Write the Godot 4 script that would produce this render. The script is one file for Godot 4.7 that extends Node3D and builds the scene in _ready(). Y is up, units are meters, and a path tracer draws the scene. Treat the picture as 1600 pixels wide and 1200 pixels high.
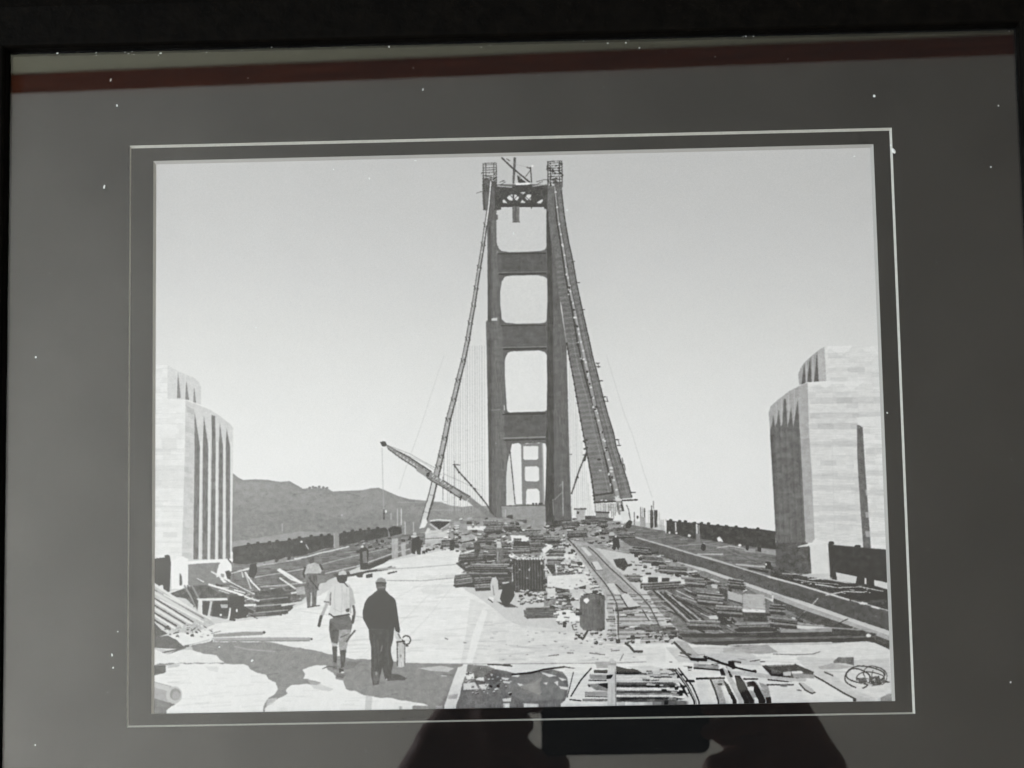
extends Node3D
# A framed black and white photograph of a bridge under construction, behind glass.
# Origin: centre of the print, z towards the viewer, metres.

const PW := 0.343          # print, visible width
const PH := 0.2618         # print, visible height
const TW := 1600           # print texture
const TH := 1222

var buf := PackedFloat32Array()

# ---------------------------------------------------------------- helpers
func tag(o, label := "", category := "", group := "", kind := ""):
	if label: o.set_meta("label", label)
	if category: o.set_meta("category", category)
	if group: o.set_meta("group", group)
	if kind: o.set_meta("kind", kind)
	return o

func lin(r, g, b) -> Color:          # real-world base colour -> albedo_color
	return Color(r, g, b).linear_to_srgb()

func mat(c: Color, rough := 0.8, spec := 0.5) -> StandardMaterial3D:
	var m := StandardMaterial3D.new()
	m.albedo_color = c
	m.roughness = rough
	m.metallic_specular = spec
	return m

func noise_tex(freq, seed_no, ramp_lo, ramp_hi, size := 512, octaves := 4, as_normal := false, bump := 4.0) -> NoiseTexture2D:
	var n := FastNoiseLite.new()
	n.seed = seed_no
	n.frequency = freq
	n.fractal_octaves = octaves
	var t := NoiseTexture2D.new()
	t.width = size
	t.height = size
	t.seamless = true
	t.noise = n
	t.as_normal_map = as_normal
	t.bump_strength = bump
	if not as_normal:
		var g := Gradient.new()
		g.set_color(0, ramp_lo)
		g.set_color(1, ramp_hi)
		t.color_ramp = g
	return t

func quad(st: SurfaceTool, a, b, c, d):      # a b c d counter-clockwise seen from outside
	for v in [a, c, b, a, d, c]:
		st.add_vertex(v)

func put(called, st: SurfaceTool, m, parent, smooth := false) -> MeshInstance3D:
	st.generate_normals()
	var o := MeshInstance3D.new()
	o.name = called
	o.mesh = st.commit()
	o.material_override = m
	parent.add_child(o, true)
	return o

func start(flat := true) -> SurfaceTool:
	var st := SurfaceTool.new()
	st.begin(Mesh.PRIMITIVE_TRIANGLES)
	if flat: st.set_smooth_group(-1)
	return st

func box(st: SurfaceTool, lo: Vector3, hi: Vector3):
	var p = []
	for i in 8:
		p.append(Vector3(hi.x if i & 1 else lo.x, hi.y if i & 2 else lo.y, hi.z if i & 4 else lo.z))
	for f in [[4, 5, 7, 6], [1, 0, 2, 3], [5, 1, 3, 7], [0, 4, 6, 2], [6, 7, 3, 2], [0, 1, 5, 4]]:
		quad(st, p[f[0]], p[f[1]], p[f[2]], p[f[3]])

func thing(called, at := Vector3.ZERO) -> Node3D:
	var o := Node3D.new()
	o.name = called
	add_child(o, true)
	o.position = at
	return o

# ---------------------------------------------------------------- the light and the camera
func view_and_light():
	var cam := Camera3D.new()
	cam.name = "camera"
	cam.fov = 18.733
	var lens := CameraAttributesPhysical.new()      # a small lens focused on the picture: what the glass mirrors is slightly soft
	lens.frustum_focal_length = 72.75
	lens.frustum_focus_distance = 1.10
	lens.frustum_near = 0.02
	lens.frustum_far = 30.0
	lens.exposure_aperture = 26.0
	cam.attributes = lens
	cam.near = 0.02
	cam.far = 30.0
	cam.transform = Transform3D(Basis(Vector3(0.99945989, -0.01721829, -0.02799043), Vector3(0.02083489, 0.99069003, 0.13453317), Vector3(0.0254134, -0.13504369, 0.99051369)), Vector3(0.02617831, -0.1282545, 1.09043966))
	add_child(cam)
	cam.current = true
	var we := WorldEnvironment.new()
	we.name = "environment"
	var e := Environment.new()
	e.background_mode = Environment.BG_COLOR
	e.background_color = Color(0.0, 0.0, 0.0)
	e.tonemap_mode = Environment.TONE_MAPPER_LINEAR
	e.tonemap_exposure = 1.0
	e.sdfgi_enabled = true
	e.ssao_enabled = true
	e.ssil_enabled = true
	we.environment = e
	add_child(we)

func window():
	var w := thing("window", Vector3(-2.4, -0.2, 2.85))
	tag(w, "tall bright window with white glazing bars, low in the side wall", "window")
	var hw: float = 1.5 * 0.5
	var hh: float = 2.2 * 0.5
	var glow := mat(Color(0.9, 0.95, 1.0), 0.6)
	glow.emission_enabled = true
	glow.emission = Color(0.93, 0.97, 1.0)
	glow.emission_energy_multiplier = 1.0
	var white := mat(lin(0.7, 0.69, 0.66), 0.5)
	for i in 2:                           # two sashes, each with its pane
		var st := start()
		box(st, Vector3(-0.02, -hh, -hw + i * hw + 0.02), Vector3(-0.012, hh, i * hw - 0.02))
		put("pane", st, glow, w)
	for a in [[-hh - 0.05, -hh, -hw - 0.05, hw + 0.05], [hh, hh + 0.05, -hw - 0.05, hw + 0.05], [-hh, hh, -hw - 0.05, -hw + 0.02], [-hh, hh, hw - 0.02, hw + 0.05], [-hh, hh, -0.02, 0.02]]:
		var st := start()
		box(st, Vector3(-0.04, a[0], a[2]), Vector3(0.015, a[1], a[3]))
		put("frame_bar", st, white, w)
	var l := AreaLight3D.new()
	l.name = "daylight"
	l.area_size = Vector2(hw * 2.0, hh * 2.0)
	l.light_energy = 25.0
	l.light_color = Color(0.905, 0.955, 1.0)
	l.area_range = 12.0
	l.shadow_enabled = true
	w.add_child(l)
	l.position = Vector3(0.02, 0, 0)
	l.rotation.y = -PI / 2

func room():
	var plaster := mat(lin(0.80, 0.72, 0.61), 0.9, 0.2)
	plaster.albedo_texture = noise_tex(0.012, 5, Color(0.93, 0.93, 0.93), Color(1, 1, 1))
	plaster.uv1_triplanar = true
	plaster.uv1_scale = Vector3.ONE * 0.5
	var cream := mat(lin(0.80, 0.73, 0.50), 0.9, 0.2)
	var st := start()
	box(st, Vector3(-2.4, -1.85, -0.16), Vector3(2.6, 2.0, -0.013))
	tag(put("wall", st, mat(lin(0.10, 0.075, 0.055), 0.8, 0.3), self), "", "", "", "structure")
	st = start()
	box(st, Vector3(-2.6, -1.85, 0.0), Vector3(3.0, 1.267, 0.15))
	var fw = tag(put("far_wall", st, plaster, self), "", "", "", "structure")
	fw.position = Vector3(0, 0, 4.0)
	fw.rotation_degrees.y = 3.2
	st = start()
	box(st, Vector3(-2.6, 1.312, -0.003), Vector3(3.0, 2.0, 0.15))
	put("frieze", st, cream, fw)
	st = start()
	box(st, Vector3(-2.6, 1.267, -0.006), Vector3(3.0, 1.312, 0.15))
	var wood := mat(lin(0.28, 0.065, 0.02), 0.55, 0.3)
	wood.albedo_texture = noise_tex(0.02, 9, Color(0.7, 0.66, 0.62), Color(1, 1, 1))
	wood.uv1_triplanar = true
	wood.uv1_scale = Vector3(0.4, 6, 6)
	put("picture_rail", st, wood, fw)
	# side wall with the opening for the window
	var x0 := -2.55
	var x1 := -2.4
	var zlo: float = 2.85 - 1.5 * 0.5 - 0.05
	var zhi: float = 2.85 + 1.5 * 0.5 + 0.05
	var ylo: float = -0.2 - 2.2 * 0.5 - 0.05
	var yhi: float = -0.2 + 2.2 * 0.5 + 0.05
	st = start()
	box(st, Vector3(x0, -1.85, -0.16), Vector3(x1, 2.0, zlo))
	box(st, Vector3(x0, -1.85, zhi), Vector3(x1, 2.0, 4.3))
	box(st, Vector3(x0, -1.85, zlo), Vector3(x1, ylo, zhi))
	box(st, Vector3(x0, yhi, zlo), Vector3(x1, 2.0, zhi))
	tag(put("side_wall", st, plaster, self), "", "", "", "structure")
	st = start()
	box(st, Vector3(2.6, -1.85, -0.16), Vector3(2.75, 2.0, 3.84))
	tag(put("side_wall", st, plaster, self), "", "", "", "structure")
	st = start()
	box(st, Vector3(-2.55, -1.95, -0.16), Vector3(3.0, -1.85, 4.3))
	tag(put("floor", st, mat(lin(0.45, 0.37, 0.29), 0.6, 0.3), self), "", "", "", "structure")

func rail(called, corners: Array, prof: Array, i: int, m, parent):
	# one mitred length of moulding: corners are the sight corners, prof [outward, z] from the glass outwards
	var a: Vector2 = corners[i]
	var b: Vector2 = corners[(i + 1) % 4]
	var da := Vector2(sign(a.x), sign(a.y))
	var db := Vector2(sign(b.x), sign(b.y))
	var st := start()
	var n := 24
	for k in prof.size() - 1:
		for j in n:
			var q := []
			for s in [[j, k], [j + 1, k], [j + 1, k + 1], [j, k + 1]]:
				var pr: Array = prof[s[1]]
				var p: Vector2 = (a + da * pr[0]).lerp(b + db * pr[0], float(s[0]) / n)
				q.append(Vector3(p.x, p.y, pr[1]))
			quad(st, q[3], q[2], q[1], q[0])
	for e in [[a, da, 1], [b, db, 0]]:          # mitred ends
		for k in range(1, prof.size() - 1):
			var q := []
			for s in [0, k, k + 1]:
				var p2: Vector2 = e[0] + e[1] * prof[s][0]
				q.append(Vector3(p2.x, p2.y, prof[s][1]))
			for v in ([q[0], q[1], q[2]] if e[2] else [q[0], q[2], q[1]]):
				st.add_vertex(v)
	return put(called, st, m, parent)

func ring(st: SurfaceTool, o: Rect2, i: Rect2, z0: float, z1: float, side: int):
	# one side of a mitred ring from the outer rectangle at z0 to the inner one at z1
	var co := [o.position, Vector2(o.end.x, o.position.y), o.end, Vector2(o.position.x, o.end.y)]
	var ci := [i.position, Vector2(i.end.x, i.position.y), i.end, Vector2(i.position.x, i.end.y)]
	var j := (side + 1) % 4
	quad(st, Vector3(co[side].x, co[side].y, z0), Vector3(co[j].x, co[j].y, z0), Vector3(ci[j].x, ci[j].y, z1), Vector3(ci[side].x, ci[side].y, z1))

func grown(r: Rect2, d: float) -> Rect2:
	return r.grow(d)

func framed_photograph():
	var t := thing("framed_photograph")
	tag(t, "black framed and double matted photograph of a suspension bridge under construction", "framed photograph")
	var sight := Rect2(-0.2418, -0.198, 0.4836, 0.3844)
	var corners := [sight.position, Vector2(sight.end.x, sight.position.y), sight.end, Vector2(sight.position.x, sight.end.y)]
	for i in 4:
		corners[i] = corners[i]
	# black lacquered moulding
	var black := mat(lin(0.0035, 0.0028, 0.002), 0.6, 0.12)
	black.albedo_texture = noise_tex(0.02, 21, Color(0.55, 0.55, 0.55), Color(1, 1, 1))
	black.uv1_triplanar = true
	black.uv1_scale = Vector3.ONE * 8.0
	black.normal_enabled = true
	black.normal_texture = noise_tex(0.05, 22, Color.BLACK, Color.WHITE, 512, 4, true, 3.0)
	black.normal_scale = 0.25
	var prof := [[0.0, 0.0046], [0.0003, 0.0100], [0.0008, 0.0112], [0.0016, 0.0119], [0.0026, 0.0121], [0.0200, 0.0135], [0.0300, 0.0128], [0.0322, 0.0118], [0.0330, 0.0100], [0.0330, -0.0120], [0.0, -0.0120]]
	for i in 4:
		rail("frame_rail", corners, prof, i, black, t)
	# outer mat
	var paper := mat(lin(0.006, 0.006, 0.006), 0.95, 0.15)
	paper.albedo_texture = noise_tex(0.09, 31, Color(0.72, 0.72, 0.72), Color(1, 1, 1), 512, 3)
	paper.uv1_triplanar = true
	paper.uv1_scale = Vector3.ONE * 14.0
	paper.normal_enabled = true
	paper.normal_texture = noise_tex(0.2, 32, Color.BLACK, Color.WHITE, 512, 3, true, 2.0)
	paper.normal_scale = 0.1
	var core := mat(lin(0.54, 0.53, 0.49), 0.95, 0.1)
	core.albedo_texture = noise_tex(0.08, 33, Color(0.84, 0.84, 0.82), Color(1, 1, 1), 256, 3)
	core.uv1_triplanar = true
	core.uv1_scale = Vector3.ONE * 30.0
	var grey_core := mat(lin(0.33, 0.32, 0.30), 0.95, 0.1)
	var o1 := Rect2(-0.1834, -0.1372, 0.3648, 0.2767)
	var inner := Rect2(-PW / 2, -PH / 2, PW, PH)
	var cut := inner.grow_individual(0.0008, 0.0003, 0.0011, 0.0011)     # the knife leaned a little differently on each side
	var st := start()
	for s in 4: ring(st, sight.grow(0.004), o1, 0.0028, 0.0028, s)
	var om := put("outer_mat", st, paper, t)
	for s in 4:
		st = start()
		ring(st, o1, o1.grow_individual(-0.0004, -0.0008, -0.0010, -0.0011), 0.0028, 0.0014, s)
		put("cut_edge", st, core, om)
	st = start()
	for s in 4: ring(st, o1.grow(0.006), cut, 0.0014, 0.0014, s)
	var im := put("inner_mat", st, paper, t)
	for s in 4:
		st = start()
		ring(st, cut, inner.grow_individual(-0.0003, 0.0002, -0.0003, -0.0003), 0.0014, 0.0001, s)
		put("cut_edge", st, grey_core, im)
	# the print
	st = start()
	st.set_normal(Vector3(0, 0, 1))
	var e := 0.002
	var pr := inner.grow(e)
	var ce := [Vector2(pr.position.x, pr.position.y), Vector2(pr.end.x, pr.position.y), pr.end, Vector2(pr.position.x, pr.end.y)]
	for k in [0, 2, 1, 0, 3, 2]:
		var c: Vector2 = ce[k]
		st.set_uv(Vector2((c.x + PW / 2) / PW, 1.0 - (c.y + PH / 2) / PH))
		st.add_vertex(Vector3(c.x, c.y, 0))
	var gm := mat(Color.WHITE, 0.7, 0.2)
	gm.albedo_texture = print_texture()
	gm.texture_repeat = false
	var po := MeshInstance3D.new()
	po.name = "print"
	po.mesh = st.commit()
	po.material_override = gm
	t.add_child(po, true)
	tag(po, "black and white print of workers on an unfinished bridge deck")
	# backing board
	st = start()
	box(st, Vector3(-0.246, -0.202, -0.010), Vector3(0.246, 0.190, -0.002))
	put("backing_board", st, mat(lin(0.25, 0.18, 0.1), 0.9, 0.2), t)
	# glass
	var g := StandardMaterial3D.new()
	g.transparency = BaseMaterial3D.TRANSPARENCY_ALPHA
	g.albedo_color = Color(0.9, 0.9, 0.9, 0.001)
	g.roughness = 0.0
	g.metallic_specular = 0.5
	st = start()
	box(st, Vector3(-0.2448, -0.201, 0.0030), Vector3(0.2448, 0.1894, 0.0050))
	var gp := put("glass_pane", st, g, t)
	tag(gp, "clear picture glass with dust on it")
	dust(gp)

func speck(st: SurfaceTool, at: Vector3, rx: float, ry: float, turn: float, rng):
	var n := 7
	var top := at + Vector3(0, 0, minf(rx, ry) * 0.6)
	var rim := []
	for k in n:
		var a := TAU * k / n
		var r: float = rng.randf_range(0.7, 1.2)
		var v := Vector2(cos(a) * rx * r, sin(a) * ry * r).rotated(turn)
		rim.append(at + Vector3(v.x, v.y, 0))
	for k in n:
		for v in [top, rim[(k + 1) % n], rim[k]]:
			st.add_vertex(v)

func dust(gp):
	var lint := mat(lin(0.62, 0.62, 0.60), 0.9, 0.1)
	var rng := RandomNumberGenerator.new()
	rng.seed = 77
	var spots := [[0.1734, 0.1546, 0.00078, 0.00072, 0.0], [0.1815, 0.1276, 0.00090, 0.00126, 0.5], [0.1804, 0.1304, 0.00048, 0.00066, 0.3], [-0.1893, 0.1588, 0.00039, 0.00066, 0.0], [-0.1952, 0.1190, 0.00048, 0.00096, -0.2], [-0.2273, 0.0373, 0.00054, 0.00045, 0.0], [-0.1901, -0.1038, 0.00048, 0.00090, 0.1], [-0.1895, -0.1095, 0.00048, 0.00048, 0.0], [-0.1875, -0.0929, 0.00030, 0.00030, 0.0], [-0.0419, 0.1631, 0.00030, 0.00078, -0.2], [0.2253, -0.1235, 0.00048, 0.00048, 0.0], [0.2320, 0.1485, 0.00042, 0.00042, 0.0], [0.2271, 0.1187, 0.00039, 0.00039, 0.0], [-0.0580, 0.1846, 0.00036, 0.00048, 0.0], [-0.0852, 0.1249, 0.00036, 0.00042, 0.0], [-0.0681, 0.1201, 0.00048, 0.00060, 0.4], [-0.0460, 0.1283, 0.00075, 0.00030, 0.0], [0.0005, 0.0918, 0.00060, 0.00060, 0.0], [0.0262, 0.1026, 0.00066, 0.00060, 0.3], [0.1629, 0.1255, 0.00060, 0.00048, 0.0], [-0.1225, 0.0492, 0.00048, 0.00036, 0.4], [0.1736, 0.0024, 0.00045, 0.00045, 0.0], [-0.2257, -0.1445, 0.00030, 0.00030, 0.0], [-0.1247, -0.1074, 0.00066, 0.00060, 0.0], [-0.1399, -0.1009, 0.00054, 0.00042, 0.0], [0.0622, 0.1810, 0.00042, 0.00039, 0.0], [0.0558, 0.1837, 0.00036, 0.00036, 0.0], [-0.1683, 0.1842, 0.00060, 0.00036, 0.0], [-0.2183, 0.1855, 0.00060, 0.00030, 0.2], [-0.1924, 0.1715, 0.00030, 0.00078, -0.3]]
	for s in spots:
		var st := start()
		speck(st, Vector3(s[0], s[1], 0.0051), s[2], s[3], s[4], rng)
		put("dust_speck", st, lint, gp)
	var st2 := start()                    # lint caught along the top edge of the glass and fine dust all over
	for k in 24:
		speck(st2, Vector3(rng.randf_range(-0.24, 0.24), 0.1858 - absf(rng.randfn(0, 0.0012)), 0.0051), rng.randf_range(0.0001, 0.0005), rng.randf_range(0.00006, 0.0002), rng.randf_range(-0.6, 0.6), rng)
	for k in 110:
		var r: float = rng.randf_range(0.00006, 0.00016)
		speck(st2, Vector3(rng.randf_range(-0.24, 0.24), rng.randf_range(-0.19, 0.184), 0.0051), r, r, 0, rng)
	for k in 1500:
		var r2: float = rng.randf_range(0.00003, 0.00007)
		speck(st2, Vector3(rng.randf_range(-0.24, 0.24), rng.randf_range(-0.19, 0.184), 0.0051), r2, r2, 0, rng)
	tag(put("fine_dust", st2, lint, gp), "", "", "", "stuff")

# ---------------------------------------------------------------- the photographer and the phone, seen only as the glass mirrors them
func net(st: SurfaceTool, bones: Array, lo: Vector3, hi: Vector3, cell: float, k: float):
	# smooth union of tapered capsules [a, b, ra, rb], meshed as surface nets
	var n := Vector3i(((hi - lo) / cell).ceil()) + Vector3i.ONE
	var f := PackedFloat32Array()
	f.resize(n.x * n.y * n.z)
	f.fill(1.0)
	for b in bones:
		var a0: Vector3 = b[0]
		var a1: Vector3 = b[1]
		var r0: float = b[2]
		var r1: float = b[3]
		var m := maxf(r0, r1) + k + cell * 2.0
		var q0 := Vector3i(((Vector3(minf(a0.x, a1.x), minf(a0.y, a1.y), minf(a0.z, a1.z)) - Vector3.ONE * m - lo) / cell).floor()).clamp(Vector3i.ZERO, n - Vector3i.ONE)
		var q1 := Vector3i(((Vector3(maxf(a0.x, a1.x), maxf(a0.y, a1.y), maxf(a0.z, a1.z)) + Vector3.ONE * m - lo) / cell).ceil()).clamp(Vector3i.ZERO, n - Vector3i.ONE)
		var ab := a1 - a0
		var den := maxf(ab.length_squared(), 1e-9)
		for z in range(q0.z, q1.z + 1):
			for y in range(q0.y, q1.y + 1):
				var row := (z * n.y + y) * n.x
				for x in range(q0.x, q1.x + 1):
					var v := lo + Vector3(x, y, z) * cell - a0
					var t := clampf(v.dot(ab) / den, 0.0, 1.0)
					var d := (v - ab * t).length() - lerpf(r0, r1, t)
					var c := f[row + x]
					var h := maxf(k - absf(c - d), 0.0) / k
					f[row + x] = minf(c, d) - h * h * k * 0.25
	var vert := {}
	for z in n.z - 1:
		for y in n.y - 1:
			for x in n.x - 1:
				var at := (z * n.y + y) * n.x + x
				var s := []
				var neg := 0
				for c in 8:
					var val := f[at + (c & 1) + ((c >> 1) & 1) * n.x + (c >> 2) * n.x * n.y]
					s.append(val)
					if val < 0: neg += 1
				if neg == 0 or neg == 8: continue
				var sum := Vector3.ZERO
				var cnt := 0
				for c in 8:
					for bit in [1, 2, 4]:
						if c & bit: continue
						var u: float = s[c]
						var w: float = s[c | bit]
						if (u < 0) != (w < 0):
							var t := u / (u - w)
							var pa := Vector3(c & 1, (c >> 1) & 1, c >> 2)
							var pb := Vector3((c | bit) & 1, ((c | bit) >> 1) & 1, (c | bit) >> 2)
							sum += pa.lerp(pb, t)
							cnt += 1
				vert[at] = lo + (Vector3(x, y, z) + sum / cnt) * cell
	var step := [1, n.x, n.x * n.y]
	for z in range(1, n.z - 1):
		for y in range(1, n.y - 1):
			for x in range(1, n.x - 1):
				var at := (z * n.y + y) * n.x + x
				var u := f[at]
				for ax in 3:
					var w := f[at + step[ax]]
					if (u < 0) == (w < 0): continue
					var s1: int = step[(ax + 1) % 3]
					var s2: int = step[(ax + 2) % 3]
					var q := [at, at - s1, at - s1 - s2, at - s2]
					if not (vert.has(q[0]) and vert.has(q[1]) and vert.has(q[2]) and vert.has(q[3])): continue
					if u < 0: q = [q[3], q[2], q[1], q[0]]
					for i in [0, 1, 2, 0, 2, 3]:
						st.add_vertex(vert[q[i]])

func chain(pts: Array, radii: Array) -> Array:
	var out := []
	for i in pts.size() - 1:
		out.append([pts[i], pts[i + 1], radii[i], radii[i + 1]])
	return out

func phone_and_person():
	var c := Vector3(0.02617831, -0.1282545, 0.0)       # straight behind the lens
	var ph := thing("smartphone", c + Vector3(0.0434, -0.0128, 1.0980))
	tag(ph, "black smartphone held sideways in two hands before the picture", "phone")
	var hx := 0.0776
	var hy := 0.0378
	var rad := 0.009
	var outline := []
	for q in 4:
		var cc := Vector2((hx - rad) * [1, -1, -1, 1][q], (hy - rad) * [1, 1, -1, -1][q])
		for j in 6:
			var a := PI / 2 * q + PI / 2 * j / 5.0
			outline.append(cc + Vector2(cos(a), sin(a)) * rad)
	var black := mat(lin(0.006, 0.006, 0.007), 0.45, 0.25)
	var glossy := mat(lin(0.003, 0.003, 0.003), 0.2, 0.3)
	var st := start()
	var layers := [[0.0, -0.0042, 0.92], [1.0, -0.0042, 0.985], [1.0, -0.0034, 1.0], [1.0, 0.0034, 1.0], [1.0, 0.0042, 0.985], [0.0, 0.0042, 0.92]]
	for i in layers.size() - 1:
		var A: Array = layers[i]
		var B: Array = layers[i + 1]
		for j in outline.size():
			var k := (j + 1) % outline.size()
			var p0: Vector2 = outline[j] * A[2] * (1.0 if A[0] else 0.0)
			var p1: Vector2 = outline[k] * A[2] * (1.0 if A[0] else 0.0)
			var p2: Vector2 = outline[k] * B[2] * (1.0 if B[0] else 0.0)
			var p3: Vector2 = outline[j] * B[2] * (1.0 if B[0] else 0.0)
			quad(st, Vector3(p0.x, p0.y, A[1]), Vector3(p1.x, p1.y, A[1]), Vector3(p2.x, p2.y, B[1]), Vector3(p3.x, p3.y, B[1]))
	put("body", st, black, ph)
	st = start()
	box(st, Vector3(-hx + 0.003, -hy + 0.003, 0.0043), Vector3(hx - 0.003, hy - 0.003, 0.0046))
	put("screen", st, glossy, ph)
	for o2 in [[-0.0434, 0.0128], [-0.0434, 0.0300], [-0.0600, 0.0210]]:
		var cy := CylinderMesh.new()
		cy.top_radius = 0.0052
		cy.bottom_radius = 0.0058
		cy.height = 0.0010
		cy.radial_segments = 24
		var lens := MeshInstance3D.new()
		lens.name = "camera_lens"
		lens.mesh = cy
		lens.material_override = glossy
		lens.rotation.x = PI / 2
		lens.position = Vector3(o2[0], o2[1], -0.0047)
		ph.add_child(lens, true)

	# the photographer: hands, head and the body under the clothes
	var skin := mat(lin(0.24, 0.10, 0.065), 0.6, 0.35)
	var cloth := mat(lin(0.012, 0.012, 0.014), 0.95, 0.15)
	var hand_l := []
	var hand_r := []
	var v := func(x, y, z): return c + Vector3(x, y, z)
	hand_l += chain([v.call(-0.128, -0.088, 1.150), v.call(-0.106, -0.056, 1.140), v.call(-0.104, -0.020, 1.126)], [0.027, 0.031, 0.024])
	hand_l += chain([v.call(-0.110, -0.050, 1.135), v.call(-0.097, 0.004, 1.122)], [0.024, 0.016])
	hand_l += chain([v.call(-0.108, -0.050, 1.135), v.call(-0.101, -0.044, 1.120)], [0.024, 0.016])
	hand_l += chain([v.call(-0.097, 0.004, 1.122), v.call(-0.072, 0.021, 1.106), v.call(-0.046, 0.026, 1.099), v.call(-0.026, 0.0330, 1.098)], [0.0115, 0.0100, 0.0088, 0.0074])
	hand_l += chain([v.call(-0.106, -0.008, 1.120), v.call(-0.080, 0.008, 1.096), v.call(-0.058, 0.003, 1.088), v.call(-0.039, -0.003, 1.0855)], [0.0125, 0.0112, 0.0100, 0.0090])
	hand_l += chain([v.call(-0.108, -0.025, 1.120), v.call(-0.082, -0.012, 1.094), v.call(-0.062, -0.018, 1.090), v.call(-0.0500, -0.022, 1.096)], [0.0122, 0.0115, 0.0105, 0.0095])
	hand_l += chain([v.call(-0.101, -0.044, 1.120), v.call(-0.078, -0.034, 1.098), v.call(-0.058, -0.040, 1.096), v.call(-0.036, -0.0560, 1.098)], [0.0125, 0.0115, 0.0105, 0.0085])
	hand_l += chain([v.call(-0.105, -0.066, 1.146), v.call(-0.074, -0.063, 1.136), v.call(-0.044, -0.0615, 1.122), v.call(-0.022, -0.0600, 1.117)], [0.0240, 0.0215, 0.0180, 0.0140])
	hand_l += chain([v.call(-0.108, 0.002, 1.124), v.call(-0.134, -0.037, 1.138), v.call(-0.150, -0.070, 1.150)], [0.016, 0.019, 0.024])
	hand_r += chain([v.call(0.195, 0.002, 1.124), v.call(0.212, -0.037, 1.138), v.call(0.229, -0.070, 1.150)], [0.015, 0.019, 0.024])
	hand_l += chain([v.call(-0.090, -0.030, 1.122), v.call(-0.078, -0.056, 1.124)], [0.022, 0.022])
	hand_r += chain([v.call(0.172, -0.040, 1.116), v.call(0.150, -0.062, 1.112), v.call(0.128, -0.066, 1.110)], [0.020, 0.018, 0.0145])
	hand_r += chain([v.call(0.200, -0.090, 1.150), v.call(0.188, -0.056, 1.140), v.call(0.190, -0.020, 1.126)], [0.028, 0.033, 0.026])
	hand_r += chain([v.call(0.190, -0.050, 1.135), v.call(0.186, 0.006, 1.122)], [0.024, 0.017])
	hand_r += chain([v.call(0.190, -0.050, 1.135), v.call(0.184, -0.046, 1.120)], [0.024, 0.017])
	hand_r += chain([v.call(0.180, -0.075, 1.145), v.call(0.142, -0.078, 1.135)], [0.026, 0.022])
	hand_r += chain([v.call(0.186, 0.006, 1.122), v.call(0.160, 0.026, 1.106), v.call(0.135, 0.031, 1.099), v.call(0.110, 0.0325, 1.098)], [0.0118, 0.0102, 0.0088, 0.0074])
	hand_r += chain([v.call(0.192, -0.008, 1.118), v.call(0.168, -0.001, 1.094), v.call(0.143, -0.006, 1.0855), v.call(0.120, -0.010, 1.0855)], [0.0118, 0.0102, 0.0090, 0.0078])
	hand_r += chain([v.call(0.194, -0.026, 1.118), v.call(0.168, -0.022, 1.093), v.call(0.142, -0.027, 1.0855), v.call(0.119, -0.031, 1.0855)], [0.0115, 0.0100, 0.0088, 0.0076])
	hand_r += chain([v.call(0.186, -0.046, 1.120), v.call(0.164, -0.052, 1.100), v.call(0.142, -0.0590, 1.098), v.call(0.124, -0.0595, 1.098)], [0.0120, 0.0110, 0.0095, 0.0080])
	hand_r += chain([v.call(0.186, -0.060, 1.146), v.call(0.158, -0.046, 1.132), v.call(0.136, -0.032, 1.119), v.call(0.116, -0.024, 1.1125)], [0.0200, 0.0135, 0.0110, 0.0090])
	var body := []
	for s in [[-0.128, -0.088, -0.215, -0.290, -0.190, -0.480], [0.200, -0.090, 0.285, -0.290, 0.255, -0.480]]:
		body += chain([v.call(s[0], s[1], 1.150), v.call(s[2], s[3], 1.300), v.call(s[4], s[5], 1.540)], [0.027, 0.042, 0.052])
	body += chain([v.call(0.033, -0.300, 1.535), v.call(0.033, -0.215, 1.525)], [0.076, 0.086])      # skull
	body += chain([v.call(0.033, -0.335, 1.500), v.call(0.033, -0.285, 1.495)], [0.040, 0.052])      # jaw and face
	body += chain([v.call(0.033, -0.285, 1.440), v.call(0.033, -0.262, 1.452)], [0.012, 0.009])      # nose
	body += chain([v.call(0.033, -0.440, 1.550), v.call(0.033, -0.330, 1.535)], [0.055, 0.054])      # neck
	body += chain([v.call(-0.150, -0.490, 1.550), v.call(0.216, -0.490, 1.550)], [0.055, 0.055])
	body += chain([v.call(0.033, -0.540, 1.555), v.call(0.033, -1.000, 1.560)], [0.120, 0.120])
	for s in [-0.058, 0.124]:
		body += chain([v.call(s, -1.020, 1.560), v.call(s - 0.01, -1.380, 1.550), v.call(s - 0.01, -1.660, 1.570)], [0.080, 0.050, 0.038])
	st = start(false)
	net(st, body, c + Vector3(-0.36, -1.74, 1.08), c + Vector3(0.42, -0.02, 1.72), 0.016, 0.03)
	net(st, hand_l, c + Vector3(-0.180, -0.130, 1.072), c + Vector3(0.0, 0.052, 1.192), 0.004, 0.006)
	net(st, hand_r, c + Vector3(0.085, -0.132, 1.066), c + Vector3(0.255, 0.052, 1.192), 0.004, 0.006)
	st.index()
	var person := put("person", st, skin, self)
	tag(person, "person in dark clothes holding up a phone towards the picture", "person")
	# jacket
	var coat := []
	for s in [[-0.140, -0.104, -0.230, -0.290, -0.190, -0.480], [0.219, -0.108, 0.300, -0.290, 0.255, -0.480]]:
		coat += chain([v.call(s[0], s[1], 1.160), v.call(s[2], s[3], 1.310), v.call(s[4], s[5], 1.545)], [0.053, 0.062, 0.072])
	coat += chain([v.call(-0.150, -0.495, 1.552), v.call(0.216, -0.495, 1.552)], [0.080, 0.080])
	coat += chain([v.call(-0.040, -0.560, 1.558), v.call(-0.030, -1.020, 1.560)], [0.120, 0.118])
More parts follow.
